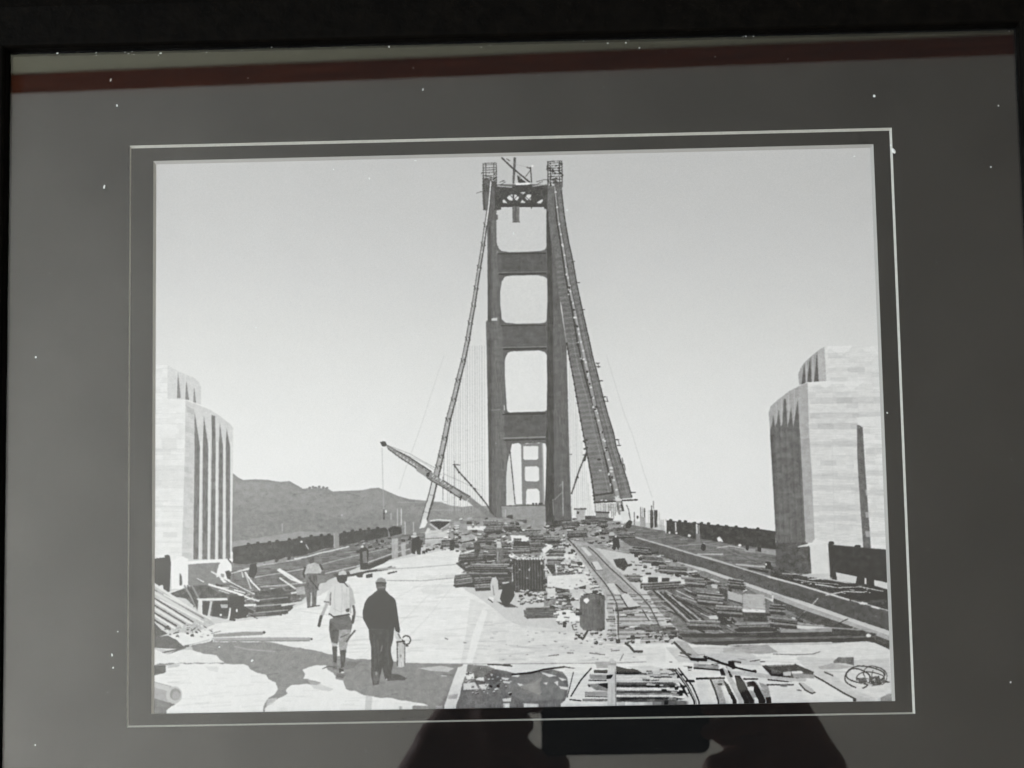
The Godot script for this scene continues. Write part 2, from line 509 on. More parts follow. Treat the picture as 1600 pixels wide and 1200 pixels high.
	coat += chain([v.call(0.106, -0.560, 1.558), v.call(0.096, -1.020, 1.560)], [0.120, 0.118])
	st = start(false)
	net(st, coat, c + Vector3(-0.38, -1.20, 1.06), c + Vector3(0.46, -0.01, 1.76), 0.014, 0.03)
	st.index()
	put("jacket", st, cloth, person)
	var legs := []
	for s in [-0.058, 0.124]:
		legs += chain([v.call(s, -1.020, 1.560), v.call(s - 0.01, -1.380, 1.550), v.call(s - 0.01, -1.660, 1.570)], [0.105, 0.075, 0.062])
	st = start(false)
	net(st, legs, c + Vector3(-0.22, -1.70, 1.40), c + Vector3(0.30, -0.88, 1.72), 0.016, 0.03)
	st.index()
	put("trousers", st, mat(lin(0.02, 0.022, 0.03), 0.95, 0.15), person)
	var shoes := []
	for s in [-0.068, 0.114]:
		shoes += chain([v.call(s, -1.676, 1.580), v.call(s, -1.684, 1.440)], [0.044, 0.036])
	st = start(false)
	net(st, shoes, c + Vector3(-0.14, -1.74, 1.38), c + Vector3(0.18, -1.60, 1.66), 0.012, 0.01)
	st.index()
	put("shoes", st, mat(lin(0.015, 0.013, 0.012), 0.6, 0.3), person)
	var hair := chain([v.call(0.033, -0.245, 1.555), v.call(0.033, -0.200, 1.530)], [0.084, 0.090])
	st = start(false)
	net(st, hair, c + Vector3(-0.09, -0.36, 1.42), c + Vector3(0.16, -0.09, 1.68), 0.012, 0.01)
	st.index()
	put("hair", st, mat(lin(0.02, 0.015, 0.012), 0.8, 0.3), person)

# ---------------------------------------------------------------- the print: a grey-scale picture drawn with polygons and strokes
var speckle := PackedFloat32Array()
var mottle := PackedFloat32Array()
var pool := RandomNumberGenerator.new()

func p(tone: float, pts: Array, grain := 4.0, kind := 0, alpha := 1.0):
	# filled polygon, texture pixels, edges smoothed; kind 0 even grain, 1 grain lying along, 2 grain standing
	var n := pts.size() / 2
	var x0 := 1e9
	var x1 := -1e9
	var y0 := 1e9
	var y1 := -1e9
	for i in n:
		x0 = minf(x0, pts[2 * i])
		x1 = maxf(x1, pts[2 * i])
		y0 = minf(y0, pts[2 * i + 1])
		y1 = maxf(y1, pts[2 * i + 1])
	var ix0 := clampi(int(floor(x0)), 0, TW - 1)
	var ix1 := clampi(int(ceil(x1)), 0, TW - 1)
	var iy0 := clampi(int(floor(y0)), 0, TH - 1)
	var iy1 := clampi(int(ceil(y1)), 0, TH - 1)
	if x1 < 0 or y1 < 0 or x0 >= TW or y0 >= TH:
		return
	var w := ix1 - ix0 + 2
	var cov := PackedFloat32Array()
	cov.resize(w)
	for y in range(iy0, iy1 + 1):
		cov.fill(0.0)
		var lo := w
		var hi := -1
		for sub in 3:
			var sy := y + (sub + 0.5) / 3.0
			var xs := PackedFloat32Array()
			for i in n:
				var j := (i + 1) % n
				var ya: float = pts[2 * i + 1]
				var yb: float = pts[2 * j + 1]
				if (ya <= sy) != (yb <= sy):
					xs.append(pts[2 * i] + (sy - ya) / (yb - ya) * (pts[2 * j] - pts[2 * i]))
			xs.sort()
			for k in range(0, xs.size() - 1, 2):
				var a := clampf(xs[k] - ix0, 0.0, w - 1.0)
				var b := clampf(xs[k + 1] - ix0, 0.0, w - 1.0)
				if b <= a: continue
				var ia := int(a)
				var ib := int(b)
				lo = mini(lo, ia)
				hi = maxi(hi, ib)
				if ia == ib:
					cov[ia] += (b - a) / 3.0
				else:
					cov[ia] += (ia + 1 - a) / 3.0
					for q in range(ia + 1, ib): cov[q] += 0.33333
					cov[ib] += (b - ib) / 3.0
		for q in range(lo, hi + 1):
			var c := cov[q]
			if c > 0.003:
				var x := ix0 + q
				if x >= TW: break
				var t := tone
				if grain > 0.0:
					var s := ((y & 511) << 9) + (x & 511)
					if kind == 1: s = ((y & 511) << 9) + ((x >> 4) & 511)
					elif kind == 2: s = (((y >> 4) & 511) << 9) + (x & 511)
					t += speckle[s] * grain + mottle[((y & 511) << 9) + (x & 511)] * grain * 0.8
				var at := y * TW + x
				buf[at] += (t - buf[at]) * minf(1.0, c) * alpha

func l(tone: float, width: float, pts: Array, alpha := 1.0, grain := 0.0):
	for i in range(0, pts.size() - 3, 2):
		var a := Vector2(pts[i], pts[i + 1])
		var b := Vector2(pts[i + 2], pts[i + 3])
		var d := (b - a).normalized() * width * 0.5
		var e := Vector2(-d.y, d.x)
		a -= d * 0.3
		b += d * 0.3
		p(tone, [a.x + e.x, a.y + e.y, b.x + e.x, b.y + e.y, b.x - e.x, b.y - e.y, a.x - e.x, a.y - e.y], grain, 0, alpha)

func o(tone: float, cx: float, cy: float, rx: float, ry: float, grain := 3.0, alpha := 1.0):
	var pts := []
	for k in 14:
		pts.append(cx + cos(TAU * k / 14) * rx)
		pts.append(cy + sin(TAU * k / 14) * ry)
	p(tone, pts, grain, 0, alpha)

func inside(x: float, y: float, pts: Array) -> bool:
	var hit := false
	var n := pts.size() / 2
	for i in n:
		var j := (i + 1) % n
		if (pts[2 * i + 1] <= y) != (pts[2 * j + 1] <= y) and x < pts[2 * i] + (y - pts[2 * i + 1]) / (pts[2 * j + 1] - pts[2 * i + 1]) * (pts[2 * j] - pts[2 * i]):
			hit = not hit
	return hit

func litter(seed_no: int, count: int, pts: Array, length: Array, width: Array, angle: float, spread: float, tones: Array, alpha := 1.0):
	# loose planks, bars and scraps lying inside a region
	pool.seed = seed_no
	var r := Rect2(pts[0], pts[1], 0, 0)
	for i in pts.size() / 2: r = r.expand(Vector2(pts[2 * i], pts[2 * i + 1]))
	for k in count:
		var x := pool.randf_range(r.position.x, r.end.x)
		var y := pool.randf_range(r.position.y, r.end.y)
		var le := pool.randf_range(length[0], length[1])
		var wi := pool.randf_range(width[0], width[1])
		var an := deg_to_rad(angle + pool.randfn(0, spread))
		var tone: float = tones[pool.randi() % tones.size()] + pool.randfn(0, 8)
		var dy := absf(sin(an)) * 0.6 + 0.4
		if not inside(x, y, pts): continue
		var v := Vector2(cos(an), sin(an) * 0.6) * le * 0.5 * dy
		if wi > 2.6:             # a solid piece: a dark side under a paler top
			l(tone * 0.45, wi, [x - v.x + 0.6, y - v.y + wi * 0.45, x + v.x + 0.6, y + v.y + wi * 0.45], alpha)
		l(tone, wi * 0.8, [x - v.x, y - v.y, x + v.x, y + v.y], alpha, 6.0)

func coursing(c: Array, rows: int, cols: int, strength: float, seed_no: int):
	# stone courses inside a four-cornered face: blocks of slightly different greys and their joints
	pool.seed = seed_no
	for r in rows:
		var off := pool.randf() * 0.7
		for k in range(-1, cols):
			var q := []
			for uv in [[k + off, r], [k + 1 + off, r], [k + 1 + off, r + 1], [k + off, r + 1]]:
				var u := clampf(float(uv[0]) / cols, 0.0, 1.0)
				var w := float(uv[1]) / rows
				q.append(lerpf(lerpf(c[0], c[2], u), lerpf(c[6], c[4], u), w))
				q.append(lerpf(lerpf(c[1], c[3], u), lerpf(c[7], c[5], u), w))
			var d := pool.randfn(0, strength)
			p(250.0 if d > 0 else 90.0, q, 0.0, 0, minf(absf(d), 0.3))
		var w0 := float(r) / rows
		if pool.randf() < 0.75:
			l(110, 1.0, [lerpf(c[0], c[6], w0), lerpf(c[1], c[7], w0), lerpf(c[2], c[4], w0), lerpf(c[3], c[5], w0)], pool.randf_range(0.04, 0.16))

func pile(cx: float, cy: float, w: float, rows: int, rh: float, slope: float, seed_no: int):
	# a stack of timber seen from the side and a little above, standing in its own shade
	pool.seed = seed_no
	p(58, [cx - w * 0.52, cy + rh * 0.2, cx + w * 0.54, cy + rh * 0.2 + slope * w, cx + w * 0.58, cy + rh + slope * w, cx - w * 0.45, cy + rh], 6.0, 0, 0.7)
	for r in rows:
		var y := cy - r * rh
		var a := cx - w * 0.5 + pool.randfn(0, w * 0.04)
		var b := cx + w * 0.5 + pool.randfn(0, w * 0.05)
		var t := pool.randf_range(84, 160)
		p(t, [a, y - rh * 0.8, b, y - rh * 0.8 + slope * w, b, y + slope * w, a, y], 9.0, 1)
		l(52, maxf(0.8, rh * 0.22), [a, y, b, y + slope * w], 0.8)
		l(pool.randf_range(150, 225), maxf(0.8, rh * 0.28), [a, y - rh * 0.8, b, y - rh * 0.8 + slope * w], 0.75)
		var n := 1 + pool.randi() % 4
		for k in n:
			var x := pool.randf_range(a, b)
			l(60, 1.0, [x, y - rh * 0.8, x, y], 0.6)

func print_texture() -> ImageTexture:
	buf.resize(TW * TH)
	speckle.resize(512 * 512)
	pool.seed = 4711
	for i in speckle.size(): speckle[i] = pool.randfn(0, 1)
	var cloud := FastNoiseLite.new()
	cloud.seed = 3
	mottle.resize(512 * 512)
	cloud.frequency = 0.045
	cloud.fractal_octaves = 4
	for y in 512:
		for x in 512:
			mottle[y * 512 + x] = cloud.get_noise_2d(x, y * 1.3) * 2.2
	for y in TH:                         # sky, paler towards the horizon
		var t := float(y) / TH
		var tone := 201.0 + 34.0 * smoothstep(0.0, 0.62, t)
		for x in TW:
			buf[y * TW + x] = tone
	draw_picture()
	for y in range(TH - 5, TH):          # the picture runs on under the mat
		for x in TW: buf[y * TW + x] = buf[(TH - 6) * TW + x]
	# the paper: soft emulsion, fine grain
	var sw := TW / 8
	var sh := TH / 8
	var mean := PackedFloat32Array()
	mean.resize((sw + 2) * (sh + 2))
	for y in sh + 2:
		for x in sw + 2:
			var sum := 0.0
			for k in 16:
				sum += buf[clampi(y * 8 - 8 + (k >> 2) * 3, 0, TH - 1) * TW + clampi(x * 8 - 8 + (k & 3) * 3, 0, TW - 1)]
			mean[y * (sw + 2) + x] = sum / 16.0
	var out := PackedByteArray()
	out.resize(TW * TH * 3)
	var prev := buf.duplicate()
	var wob := FastNoiseLite.new()
	wob.seed = 12
	wob.frequency = 0.3
	wob.fractal_octaves = 2
	for y in range(2, TH - 2):           # drawn edges are not ruler-straight
		for x in range(2, TW - 2):
			var n := wob.get_noise_2d(x, y) * 1.1
			var m := wob.get_noise_2d(x + 5000, y) * 1.1
			var ix := int(floor(n))
			var iy := int(floor(m))
			var fx := n - ix
			var fy := m - iy
			var j := clampi(y + iy, 0, TH - 2) * TW + clampi(x + ix, 0, TW - 2)
			prev[y * TW + x] = lerpf(lerpf(buf[j], buf[j + 1], fx), lerpf(buf[j + TW], buf[j + TW + 1], fx), fy)
	for y in TH:
		for x in TW:
			var i := y * TW + x
			var v := prev[i]
			if x > 1 and y > 1 and x < TW - 2 and y < TH - 2:
				v = v * 0.28 + (prev[i - 1] + prev[i + 1] + prev[i - TW] + prev[i + TW]) * 0.115 + (prev[i - TW - 1] + prev[i - TW + 1] + prev[i + TW - 1] + prev[i + TW + 1]) * 0.05 + (prev[i - 2] + prev[i + 2] + prev[i - 2 * TW] + prev[i + 2 * TW]) * 0.015
			var ux := x / 8.0 + 0.5
			var uy := y / 8.0 + 0.5
			var jx := mini(int(ux), sw)
			var jy := mini(int(uy), sh)
			var jm := jy * (sw + 2) + jx
			v += 0.16 * (v - lerpf(lerpf(mean[jm], mean[jm + 1], ux - jx), lerpf(mean[jm + sw + 2], mean[jm + sw + 3], ux - jx), uy - jy))
			v += mottle[((y >> 2) & 511) * 512 + ((x >> 2) & 511)] * (1.6 if v < 190.0 else 0.5)
			v += speckle[((y & 511) << 9) + ((x + (y >> 9) * 37) & 511)] * 3.0
			var q := clampf(v / 255.0, 0.0, 1.0)
			q = pow(q, 2.2)
			q = clampf((q - PRINT_BASE) / PRINT_SCALE, 0.010, 0.88)      # densities of the print, black to paper white
			var b := int(round(255.0 * (pow(q, 1.0 / 2.4) * 1.055 - 0.055)))
			out[i * 3] = b
			out[i * 3 + 1] = int(b * 0.986)
			out[i * 3 + 2] = int(b * 0.974)
	var im := Image.create_from_data(TW, TH, false, Image.FORMAT_RGB8, out)
	return ImageTexture.create_from_image(im)

const PRINT_BASE := 0.075
const PRINT_SCALE := 1.15

func draw_picture():
	draw_hills()
	draw_ground()
	draw_tower()
	draw_pylon_beside_hills()
	draw_pylon_beside_open_sky()
	draw_cables()
	draw_far_deck()
	draw_road()
	draw_left_side()
	draw_right_side()
	draw_middle()
	draw_track()
	draw_foreground()
	draw_people()


func draw_hills():
	p(150, [170.8, 699.1, 185, 710.7, 196.3, 716.6, 224.5, 715.7, 252.8, 717.7, 258.4, 719.2, 278.2, 722.5, 298, 720.7, 312, 728.8, 328.9, 739, 340.2, 737.1, 348.7, 738, 358.6, 736.1, 368.4, 738.4, 376.9, 737.1, 386.7, 741.6, 393.7, 745.9, 421.9, 745.1, 457.2, 744.4, 478.3, 740.5, 495.2, 739.5, 512.1, 746.9, 537.3, 758.6, 562.5, 766.2, 593.4, 769.6, 632.7, 774.6, 653.7, 782, 677.5, 785.3, 702.8, 783, 742.1, 785.2, 740.8, 867.9, 170.7, 873.9], 5, 0, 1)
	p(141, [170.8, 772.6, 252.6, 788.3, 323.1, 782.6, 421.5, 808.5, 506, 790.4, 590.2, 801.9, 646.3, 810, 741.7, 806.2, 740.8, 867.9, 170.7, 873.9], 6, 0, 0.75)
	p(158, [170.8, 704.8, 196.3, 719.4, 252.8, 723.4, 297.9, 727.1, 323.3, 741.7, 393.7, 754.4, 365.4, 776.4, 280.9, 760.6, 224.4, 752.5, 170.8, 744.4], 5, 0, 0.5)
	p(156, [450.1, 749.9, 495.2, 743.7, 537.2, 762.9, 506.1, 779.2, 470.8, 792.5, 449.8, 778], 4, 0, 0.5)
	p(166, [170.7, 851.4, 252.4, 841.7, 322.8, 831.9, 393.1, 836, 252.3, 858.6, 170.7, 865.5], 4, 0, 0.7)
	litter(91, 220, [176.5, 719, 281, 729.6, 393.7, 751.6, 495.2, 747.9, 590.5, 775.2, 702.7, 791.4, 701.8, 850.4, 505.6, 829.8, 322.8, 840.3, 176.3, 851.5], [11.24, 47.77], [1.124, 3.372], 18, 22, [124, 136, 168, 176], 0.1)
	litter(92, 120, [176.5, 730.3, 309.1, 747.1, 506.3, 759.4, 646.5, 796, 645.9, 838.1, 176.3, 843.1], [5.62, 16.86], [1.405, 3.091], -30, 40, [124, 172], 0.12)
	o(135, 343, 736.5, 3.1, 2.5, 3, 1)
	o(135, 350.1, 735.2, 3.1, 2.5, 3, 1)
	o(135, 355.7, 736.7, 3.1, 2.5, 3, 1)
	o(135, 364.2, 734.8, 3.1, 2.5, 3, 1)
	o(135, 372.7, 736.3, 3.1, 2.5, 3, 1)
	o(135, 381.1, 737.9, 3.1, 2.5, 3, 1)
	l(196, 1.7, [282.1, 814.2, 282, 831.1], 0.8)
	o(190, 413.1, 798.5, 2.1, 1.7, 3, 1)
	l(180, 1.4, [534.3, 772.7, 646.8, 773.5], 0.6)
	l(178, 1.7, [601.6, 790.9, 674.6, 792.3], 0.7)

func draw_ground():
	p(206, [-8.2, 895.7, 173.5, 882.4, 393, 861.3, 561.6, 844.9, 737.4, 814.6, 916.7, 815.3, 1066.1, 825.2, 1360.1, 879.8, 1612.5, 926.3, 1606.4, 1256.9, -7, 1229.4], 4, 0, 1)

func draw_tower():
	p(112, [733.6, 64.2, 765.1, 64.9, 879.3, 67.6, 895.2, 129.2, 896.1, 230.7, 902.3, 346.3, 913.4, 428.3, 914.5, 617.8, 915.1, 723.8, 917.3, 822.3, 737.3, 818.8, 736.4, 790.7, 737.1, 614.2, 736.7, 414.5, 735.9, 375.7, 740.2, 371.5, 742, 209.9, 742.4, 144.5, 741.3, 124.2, 734.1, 122.5, 732.6, 81.7], 5, 2, 1)
	p(98, [745.2, 147.5, 750.9, 147.7, 748.7, 371.7, 741.5, 818.9, 737.3, 818.8, 737.8, 614.2, 739.3, 428.8], 5, 2, 0.8)
	p(126, [753.7, 147.7, 762.3, 147.9, 762.8, 206, 765.7, 285.6, 767.1, 372.1, 774.2, 458.2, 775.1, 572.3, 776.5, 657.5, 772.4, 819.5, 752.7, 819.1, 753.5, 514.9, 753.2, 270.9], 6, 2, 0.55)
	p(86, [875.3, 128.7, 885.3, 128.9, 885.3, 345.9, 882.2, 574.6, 878.8, 821.5, 859.2, 821.2, 863.7, 659.2, 869.2, 517.4, 873.4, 302.4], 6, 2, 0.85)
	p(116, [888.1, 346, 898.9, 374.9, 905.7, 461, 908.1, 617.7, 906.8, 822.1, 887.2, 821.7, 887.9, 574.7], 6, 2, 0.6)
	p(118, [735.9, 375.7, 769.9, 376.4, 778.9, 429.7, 739.5, 414.5], 5, 2, 0.5)
	l(70, 1.4, [736.2, 81.8, 737, 122.6], 1)
	l(120, 1.4, [750.1, 376, 751.6, 628.6], 0.4)
	l(90, 1.1, [746.5, 154.8, 766.5, 154.6], 0.22)
	l(84, 1.1, [879, 157.9, 894.7, 157.8], 0.22)
	l(90, 1.1, [746.3, 167.9, 766.6, 167.6], 0.22)
	l(84, 1.1, [878.8, 170.9, 895, 170.9], 0.22)
	l(90, 1.1, [746.1, 181, 766.7, 180.7], 0.22)
	l(84, 1.1, [878.5, 184, 895.3, 183.9], 0.22)
	l(90, 1.1, [745.9, 194, 766.8, 193.8], 0.22)
	l(84, 1.1, [878.3, 197, 895.6, 197], 0.22)
	l(90, 1.1, [745.6, 207.1, 766.9, 206.8], 0.22)
	l(84, 1.1, [878, 210.1, 896, 210], 0.22)
	l(90, 1.1, [745.4, 220.1, 767, 219.9], 0.22)
	l(84, 1.1, [877.7, 223.1, 896.3, 223.1], 0.22)
	l(90, 1.1, [745.2, 233.1, 767.1, 232.9], 0.22)
	l(84, 1.1, [877.5, 236.1, 896.6, 236.1], 0.22)
	l(90, 1.1, [745, 246.1, 767.2, 245.9], 0.22)
	l(84, 1.1, [877.2, 249.1, 896.9, 249.1], 0.22)
	l(90, 1.1, [744.8, 259.1, 767.3, 258.9], 0.22)
	l(84, 1.1, [877, 262.1, 897.2, 262.1], 0.22)
	l(90, 1.1, [744.6, 272.1, 767.4, 271.9], 0.22)
	l(84, 1.1, [876.7, 275.1, 897.5, 275.1], 0.22)
	l(90, 1.1, [744.4, 285.1, 767.5, 284.9], 0.22)
	l(84, 1.1, [876.5, 288.1, 897.9, 288.1], 0.22)
	l(90, 1.1, [744.2, 298.1, 767.6, 297.9], 0.22)
	l(84, 1.1, [876.2, 301.1, 898.2, 301.1], 0.22)
	l(90, 1.1, [744, 311.1, 767.7, 310.9], 0.22)
	l(84, 1.1, [876, 314, 898.5, 314.1], 0.22)
	l(90, 1.1, [743.8, 324.1, 767.8, 323.9], 0.22)
	l(84, 1.1, [875.7, 327, 898.8, 327.1], 0.22)
	l(90, 1.1, [743.6, 337, 767.9, 336.8], 0.22)
	l(84, 1.1, [875.5, 339.9, 899.1, 340], 0.22)
	l(90, 1.1, [743.4, 350, 768, 349.8], 0.22)
	l(84, 1.1, [875.2, 352.9, 899.4, 353], 0.22)
	l(90, 1.1, [743.2, 362.9, 768.1, 362.7], 0.22)
	l(84, 1.1, [875, 365.8, 899.8, 365.9], 0.22)
	l(90, 1.1, [743, 375.8, 768.2, 375.7], 0.22)
	l(84, 1.1, [874.7, 378.7, 900.1, 378.8], 0.22)
	l(90, 1.1, [742.8, 388.8, 768.4, 388.6], 0.22)
	l(84, 1.1, [874.5, 391.6, 900.4, 391.8], 0.22)
	l(90, 1.1, [742.6, 401.7, 768.5, 401.5], 0.22)
	l(84, 1.1, [874.2, 404.5, 900.7, 404.7], 0.22)
	l(90, 1.1, [742.4, 414.6, 768.6, 414.4], 0.22)
	l(84, 1.1, [874, 417.4, 901, 417.6], 0.22)
	l(90, 1.1, [742.1, 427.5, 768.7, 427.3], 0.22)
	l(84, 1.1, [873.7, 430.3, 901.3, 430.5], 0.22)
	l(90, 1.1, [741.9, 440.4, 768.8, 440.2], 0.22)
	l(84, 1.1, [873.5, 443.2, 901.6, 443.4], 0.22)
	l(90, 1.1, [741.7, 453.2, 768.9, 453.1], 0.22)
	l(84, 1.1, [873.2, 456, 902, 456.2], 0.22)
	l(90, 1.1, [741.5, 466.1, 769, 466], 0.22)
	l(84, 1.1, [873, 468.9, 902.3, 469.1], 0.22)
	l(90, 1.1, [741.3, 479, 769.1, 478.8], 0.22)
	l(84, 1.1, [872.7, 481.8, 902.6, 482], 0.22)
	l(90, 1.1, [741.1, 491.8, 769.2, 491.7], 0.22)
	l(84, 1.1, [872.5, 494.6, 902.9, 494.8], 0.22)
	l(90, 1.1, [740.9, 504.7, 769.3, 504.6], 0.22)
	l(84, 1.1, [872.3, 507.4, 903.2, 507.7], 0.22)
	l(90, 1.1, [740.7, 517.5, 769.4, 517.4], 0.22)
	l(84, 1.1, [872, 520.3, 903.5, 520.5], 0.22)
	l(90, 1.1, [740.5, 530.3, 769.5, 530.2], 0.22)
	l(84, 1.1, [871.8, 533.1, 903.8, 533.3], 0.22)
	l(90, 1.1, [740.3, 543.1, 769.6, 543], 0.22)
	l(84, 1.1, [871.5, 545.9, 904.1, 546.1], 0.22)
	l(90, 1.1, [740.1, 556, 769.7, 555.9], 0.22)
	l(84, 1.1, [871.3, 558.7, 904.5, 558.9], 0.22)
	l(90, 1.1, [739.9, 568.8, 769.8, 568.7], 0.22)
	l(84, 1.1, [871, 571.5, 904.8, 571.8], 0.22)
	l(90, 1.1, [739.7, 581.5, 769.9, 581.5], 0.22)
	l(84, 1.1, [870.8, 584.3, 905.1, 584.5], 0.22)
	l(90, 1.1, [739.5, 594.3, 770, 594.3], 0.22)
	l(84, 1.1, [870.5, 597, 905.4, 597.3], 0.22)
	l(90, 1.1, [739.3, 607.1, 770.1, 607], 0.22)
	l(84, 1.1, [870.3, 609.8, 905.7, 610.1], 0.22)
	l(90, 1.1, [739.1, 619.9, 770.2, 619.8], 0.22)
	l(84, 1.1, [870, 622.6, 906, 622.9], 0.22)
	l(90, 1.1, [738.9, 632.6, 770.3, 632.6], 0.22)
	l(84, 1.1, [869.8, 635.3, 906.3, 635.6], 0.22)
	l(90, 1.1, [738.7, 645.4, 770.4, 645.3], 0.22)
	l(84, 1.1, [869.5, 648, 906.6, 648.4], 0.22)
	l(90, 1.1, [738.5, 658.1, 770.5, 658.1], 0.22)
	l(84, 1.1, [869.3, 660.8, 907, 661.1], 0.22)
	l(90, 1.1, [738.3, 670.9, 770.6, 670.8], 0.22)
	l(84, 1.1, [869, 673.5, 907.3, 673.8], 0.22)
	l(90, 1.1, [738.1, 683.6, 770.8, 683.5], 0.22)
	l(84, 1.1, [868.8, 686.2, 907.6, 686.6], 0.22)
	l(90, 1.1, [737.9, 696.3, 770.9, 696.2], 0.22)
	l(84, 1.1, [868.6, 698.9, 907.9, 699.3], 0.22)
	l(90, 1.1, [737.7, 709, 771, 709], 0.22)
	l(84, 1.1, [868.3, 711.6, 908.2, 712], 0.22)
	l(90, 1.1, [737.5, 721.7, 771.1, 721.7], 0.22)
	l(84, 1.1, [868.1, 724.3, 908.5, 724.7], 0.22)
	l(90, 1.1, [737.3, 734.4, 771.2, 734.4], 0.22)
	l(84, 1.1, [867.8, 737, 908.8, 737.4], 0.22)
	l(90, 1.1, [737.1, 747.1, 771.3, 747], 0.22)
	l(84, 1.1, [867.6, 749.6, 909.1, 750], 0.22)
	l(90, 1.1, [736.9, 759.7, 771.4, 759.7], 0.22)
	l(84, 1.1, [867.3, 762.3, 909.4, 762.7], 0.22)
	l(90, 1.1, [736.7, 772.4, 771.5, 772.4], 0.22)
	l(84, 1.1, [867.1, 775, 909.7, 775.4], 0.22)
	l(90, 1.1, [736.5, 785.1, 771.6, 785], 0.22)
	l(84, 1.1, [866.8, 787.6, 910, 788], 0.22)
	l(92, 1.1, [768, 233.6, 871.8, 234.5], 0.25)
	l(92, 1.1, [767.8, 243.8, 871.6, 244.6], 0.25)
	l(92, 1.1, [767.7, 253.9, 871.5, 254.8], 0.25)
	l(96, 1.1, [775.2, 226.6, 774.7, 261.3], 0.2)
	l(96, 1.1, [790.9, 226.9, 790.3, 261.6], 0.2)
	l(96, 1.1, [806.5, 227.3, 805.9, 262], 0.2)
	l(96, 1.1, [822.2, 227.6, 821.6, 262.3], 0.2)
	l(96, 1.1, [837.8, 228, 837.2, 262.7], 0.2)
	l(96, 1.1, [853.5, 228.3, 852.8, 263], 0.2)
	l(96, 1.1, [869.1, 228.7, 868.4, 263.4], 0.2)
	l(92, 1.1, [765.3, 397.5, 868.7, 398.3], 0.25)
	l(92, 1.1, [765.1, 408.6, 868.5, 409.4], 0.25)
	l(92, 1.1, [764.9, 419.7, 868.3, 420.5], 0.25)
	l(96, 1.1, [772.5, 389.4, 771.9, 428.1], 0.2)
	l(96, 1.1, [788.1, 389.7, 787.4, 428.4], 0.2)
	l(96, 1.1, [803.7, 390.1, 803, 428.8], 0.2)
	l(96, 1.1, [819.3, 390.4, 818.6, 429.1], 0.2)
	l(96, 1.1, [834.8, 390.8, 834.1, 429.5], 0.2)
	l(96, 1.1, [850.4, 391.1, 849.7, 429.8], 0.2)
	l(96, 1.1, [866, 391.4, 865.3, 430.1], 0.2)
	l(92, 1.1, [762, 595.5, 864.9, 596.2], 0.25)
	l(92, 1.1, [761.8, 607.6, 864.7, 608.3], 0.25)
	l(92, 1.1, [761.6, 619.6, 864.4, 620.3], 0.25)
	l(96, 1.1, [769.2, 586.4, 768.5, 629], 0.2)
	l(96, 1.1, [784.7, 586.7, 784, 629.3], 0.2)
	l(96, 1.1, [800.2, 587.1, 799.5, 629.6], 0.2)
	l(96, 1.1, [815.7, 587.4, 815, 629.9], 0.2)
	l(96, 1.1, [831.2, 587.7, 830.5, 630.2], 0.2)
	l(96, 1.1, [846.7, 588, 845.9, 630.6], 0.2)
	l(96, 1.1, [862.2, 588.3, 861.4, 630.9], 0.2)
	p(98, [772.4, 223.6, 872, 224.4, 871.3, 264.9, 771.8, 264.1], 5, 1, 0.5)
	p(100, [772.6, 386.5, 868.9, 387.2, 868, 433, 773.2, 432.4], 5, 1, 0.5)
	p(96, [772.1, 583.6, 863.7, 584.1, 862.8, 633.7, 772.7, 633.3], 5, 1, 0.5)
	p(90, [760.7, 69.2, 796.4, 73, 807.9, 68.9, 810.8, 66, 842.2, 66.7, 845, 72.6, 875, 69, 877.8, 73.4, 876.8, 124.4, 869.7, 122.8, 866.9, 118.3, 774.2, 116.2, 774.1, 122, 759.8, 123.1], 8, 0, 1)
	p(66, [774.3, 111.8, 869.9, 114, 869.8, 119.1, 774.2, 116.9], 4, 0, 1)
	p(222, [787.4, 96.1, 793.2, 89.7, 800.4, 89.1, 800.2, 102.2, 793, 102.1], 2, 0, 1)
	p(222, [804, 89.2, 810.4, 90.8, 814.5, 96.7, 810.1, 102.5, 803.7, 102.3], 2, 0, 1)
	p(222, [827.4, 97, 833.2, 89.9, 841.8, 90.1, 840.1, 103.2, 833, 103], 2, 0, 1)
	p(222, [816.9, 84.4, 829, 83.9, 823.2, 91.1], 2, 0, 1)
	p(222, [777.3, 101.7, 781.6, 100.3, 788.6, 108.5, 778.6, 107.5], 2, 0, 1)
	p(222, [817.2, 108.4, 821.6, 101.3, 830, 108.7], 2, 0, 1)
	p(222, [852.8, 109.3, 863, 102.2, 868.7, 102.4, 862.8, 111], 2, 0, 1)
	l(70, 1.4, [784.8, 80, 815.7, 112.8], 1)
	l(70, 1.4, [816.1, 86.6, 792.8, 112.2], 1)
	l(70, 1.4, [820.4, 86.7, 849.9, 113.6], 1)
	l(70, 1.4, [853.3, 84.5, 824.2, 113], 1)
	l(205, 1.8, [760.7, 67.8, 799.2, 72.3], 1)
	l(205, 1.8, [845, 71.2, 875, 67.5], 1)
	p(210.517, [774.2, 116.9, 869.8, 119.1, 869.7, 123.5, 874.9, 124.3, 873.3, 210, 869.4, 215.7, 860.8, 218.8, 818.1, 219.9, 789.6, 219.6, 772.6, 216.4, 767, 209.7, 762.9, 198.7, 763, 146.5, 766.6, 145.1, 766.8, 134.9, 763.2, 133.4, 764.1, 124.7, 774.1, 122.7], 1.5, 0, 1)
	p(217.675, [793.9, 272.7, 854.1, 273.2, 868.2, 277.1, 873.8, 282.3, 873.5, 331.2, 870.6, 374.3, 867.6, 379.3, 857.7, 381.2, 802.4, 381.4, 779.8, 378.1, 771.4, 370.7, 768.5, 334.7, 768.9, 307.3, 772.8, 285.8, 780.1, 275.1], 1.5, 0, 1)
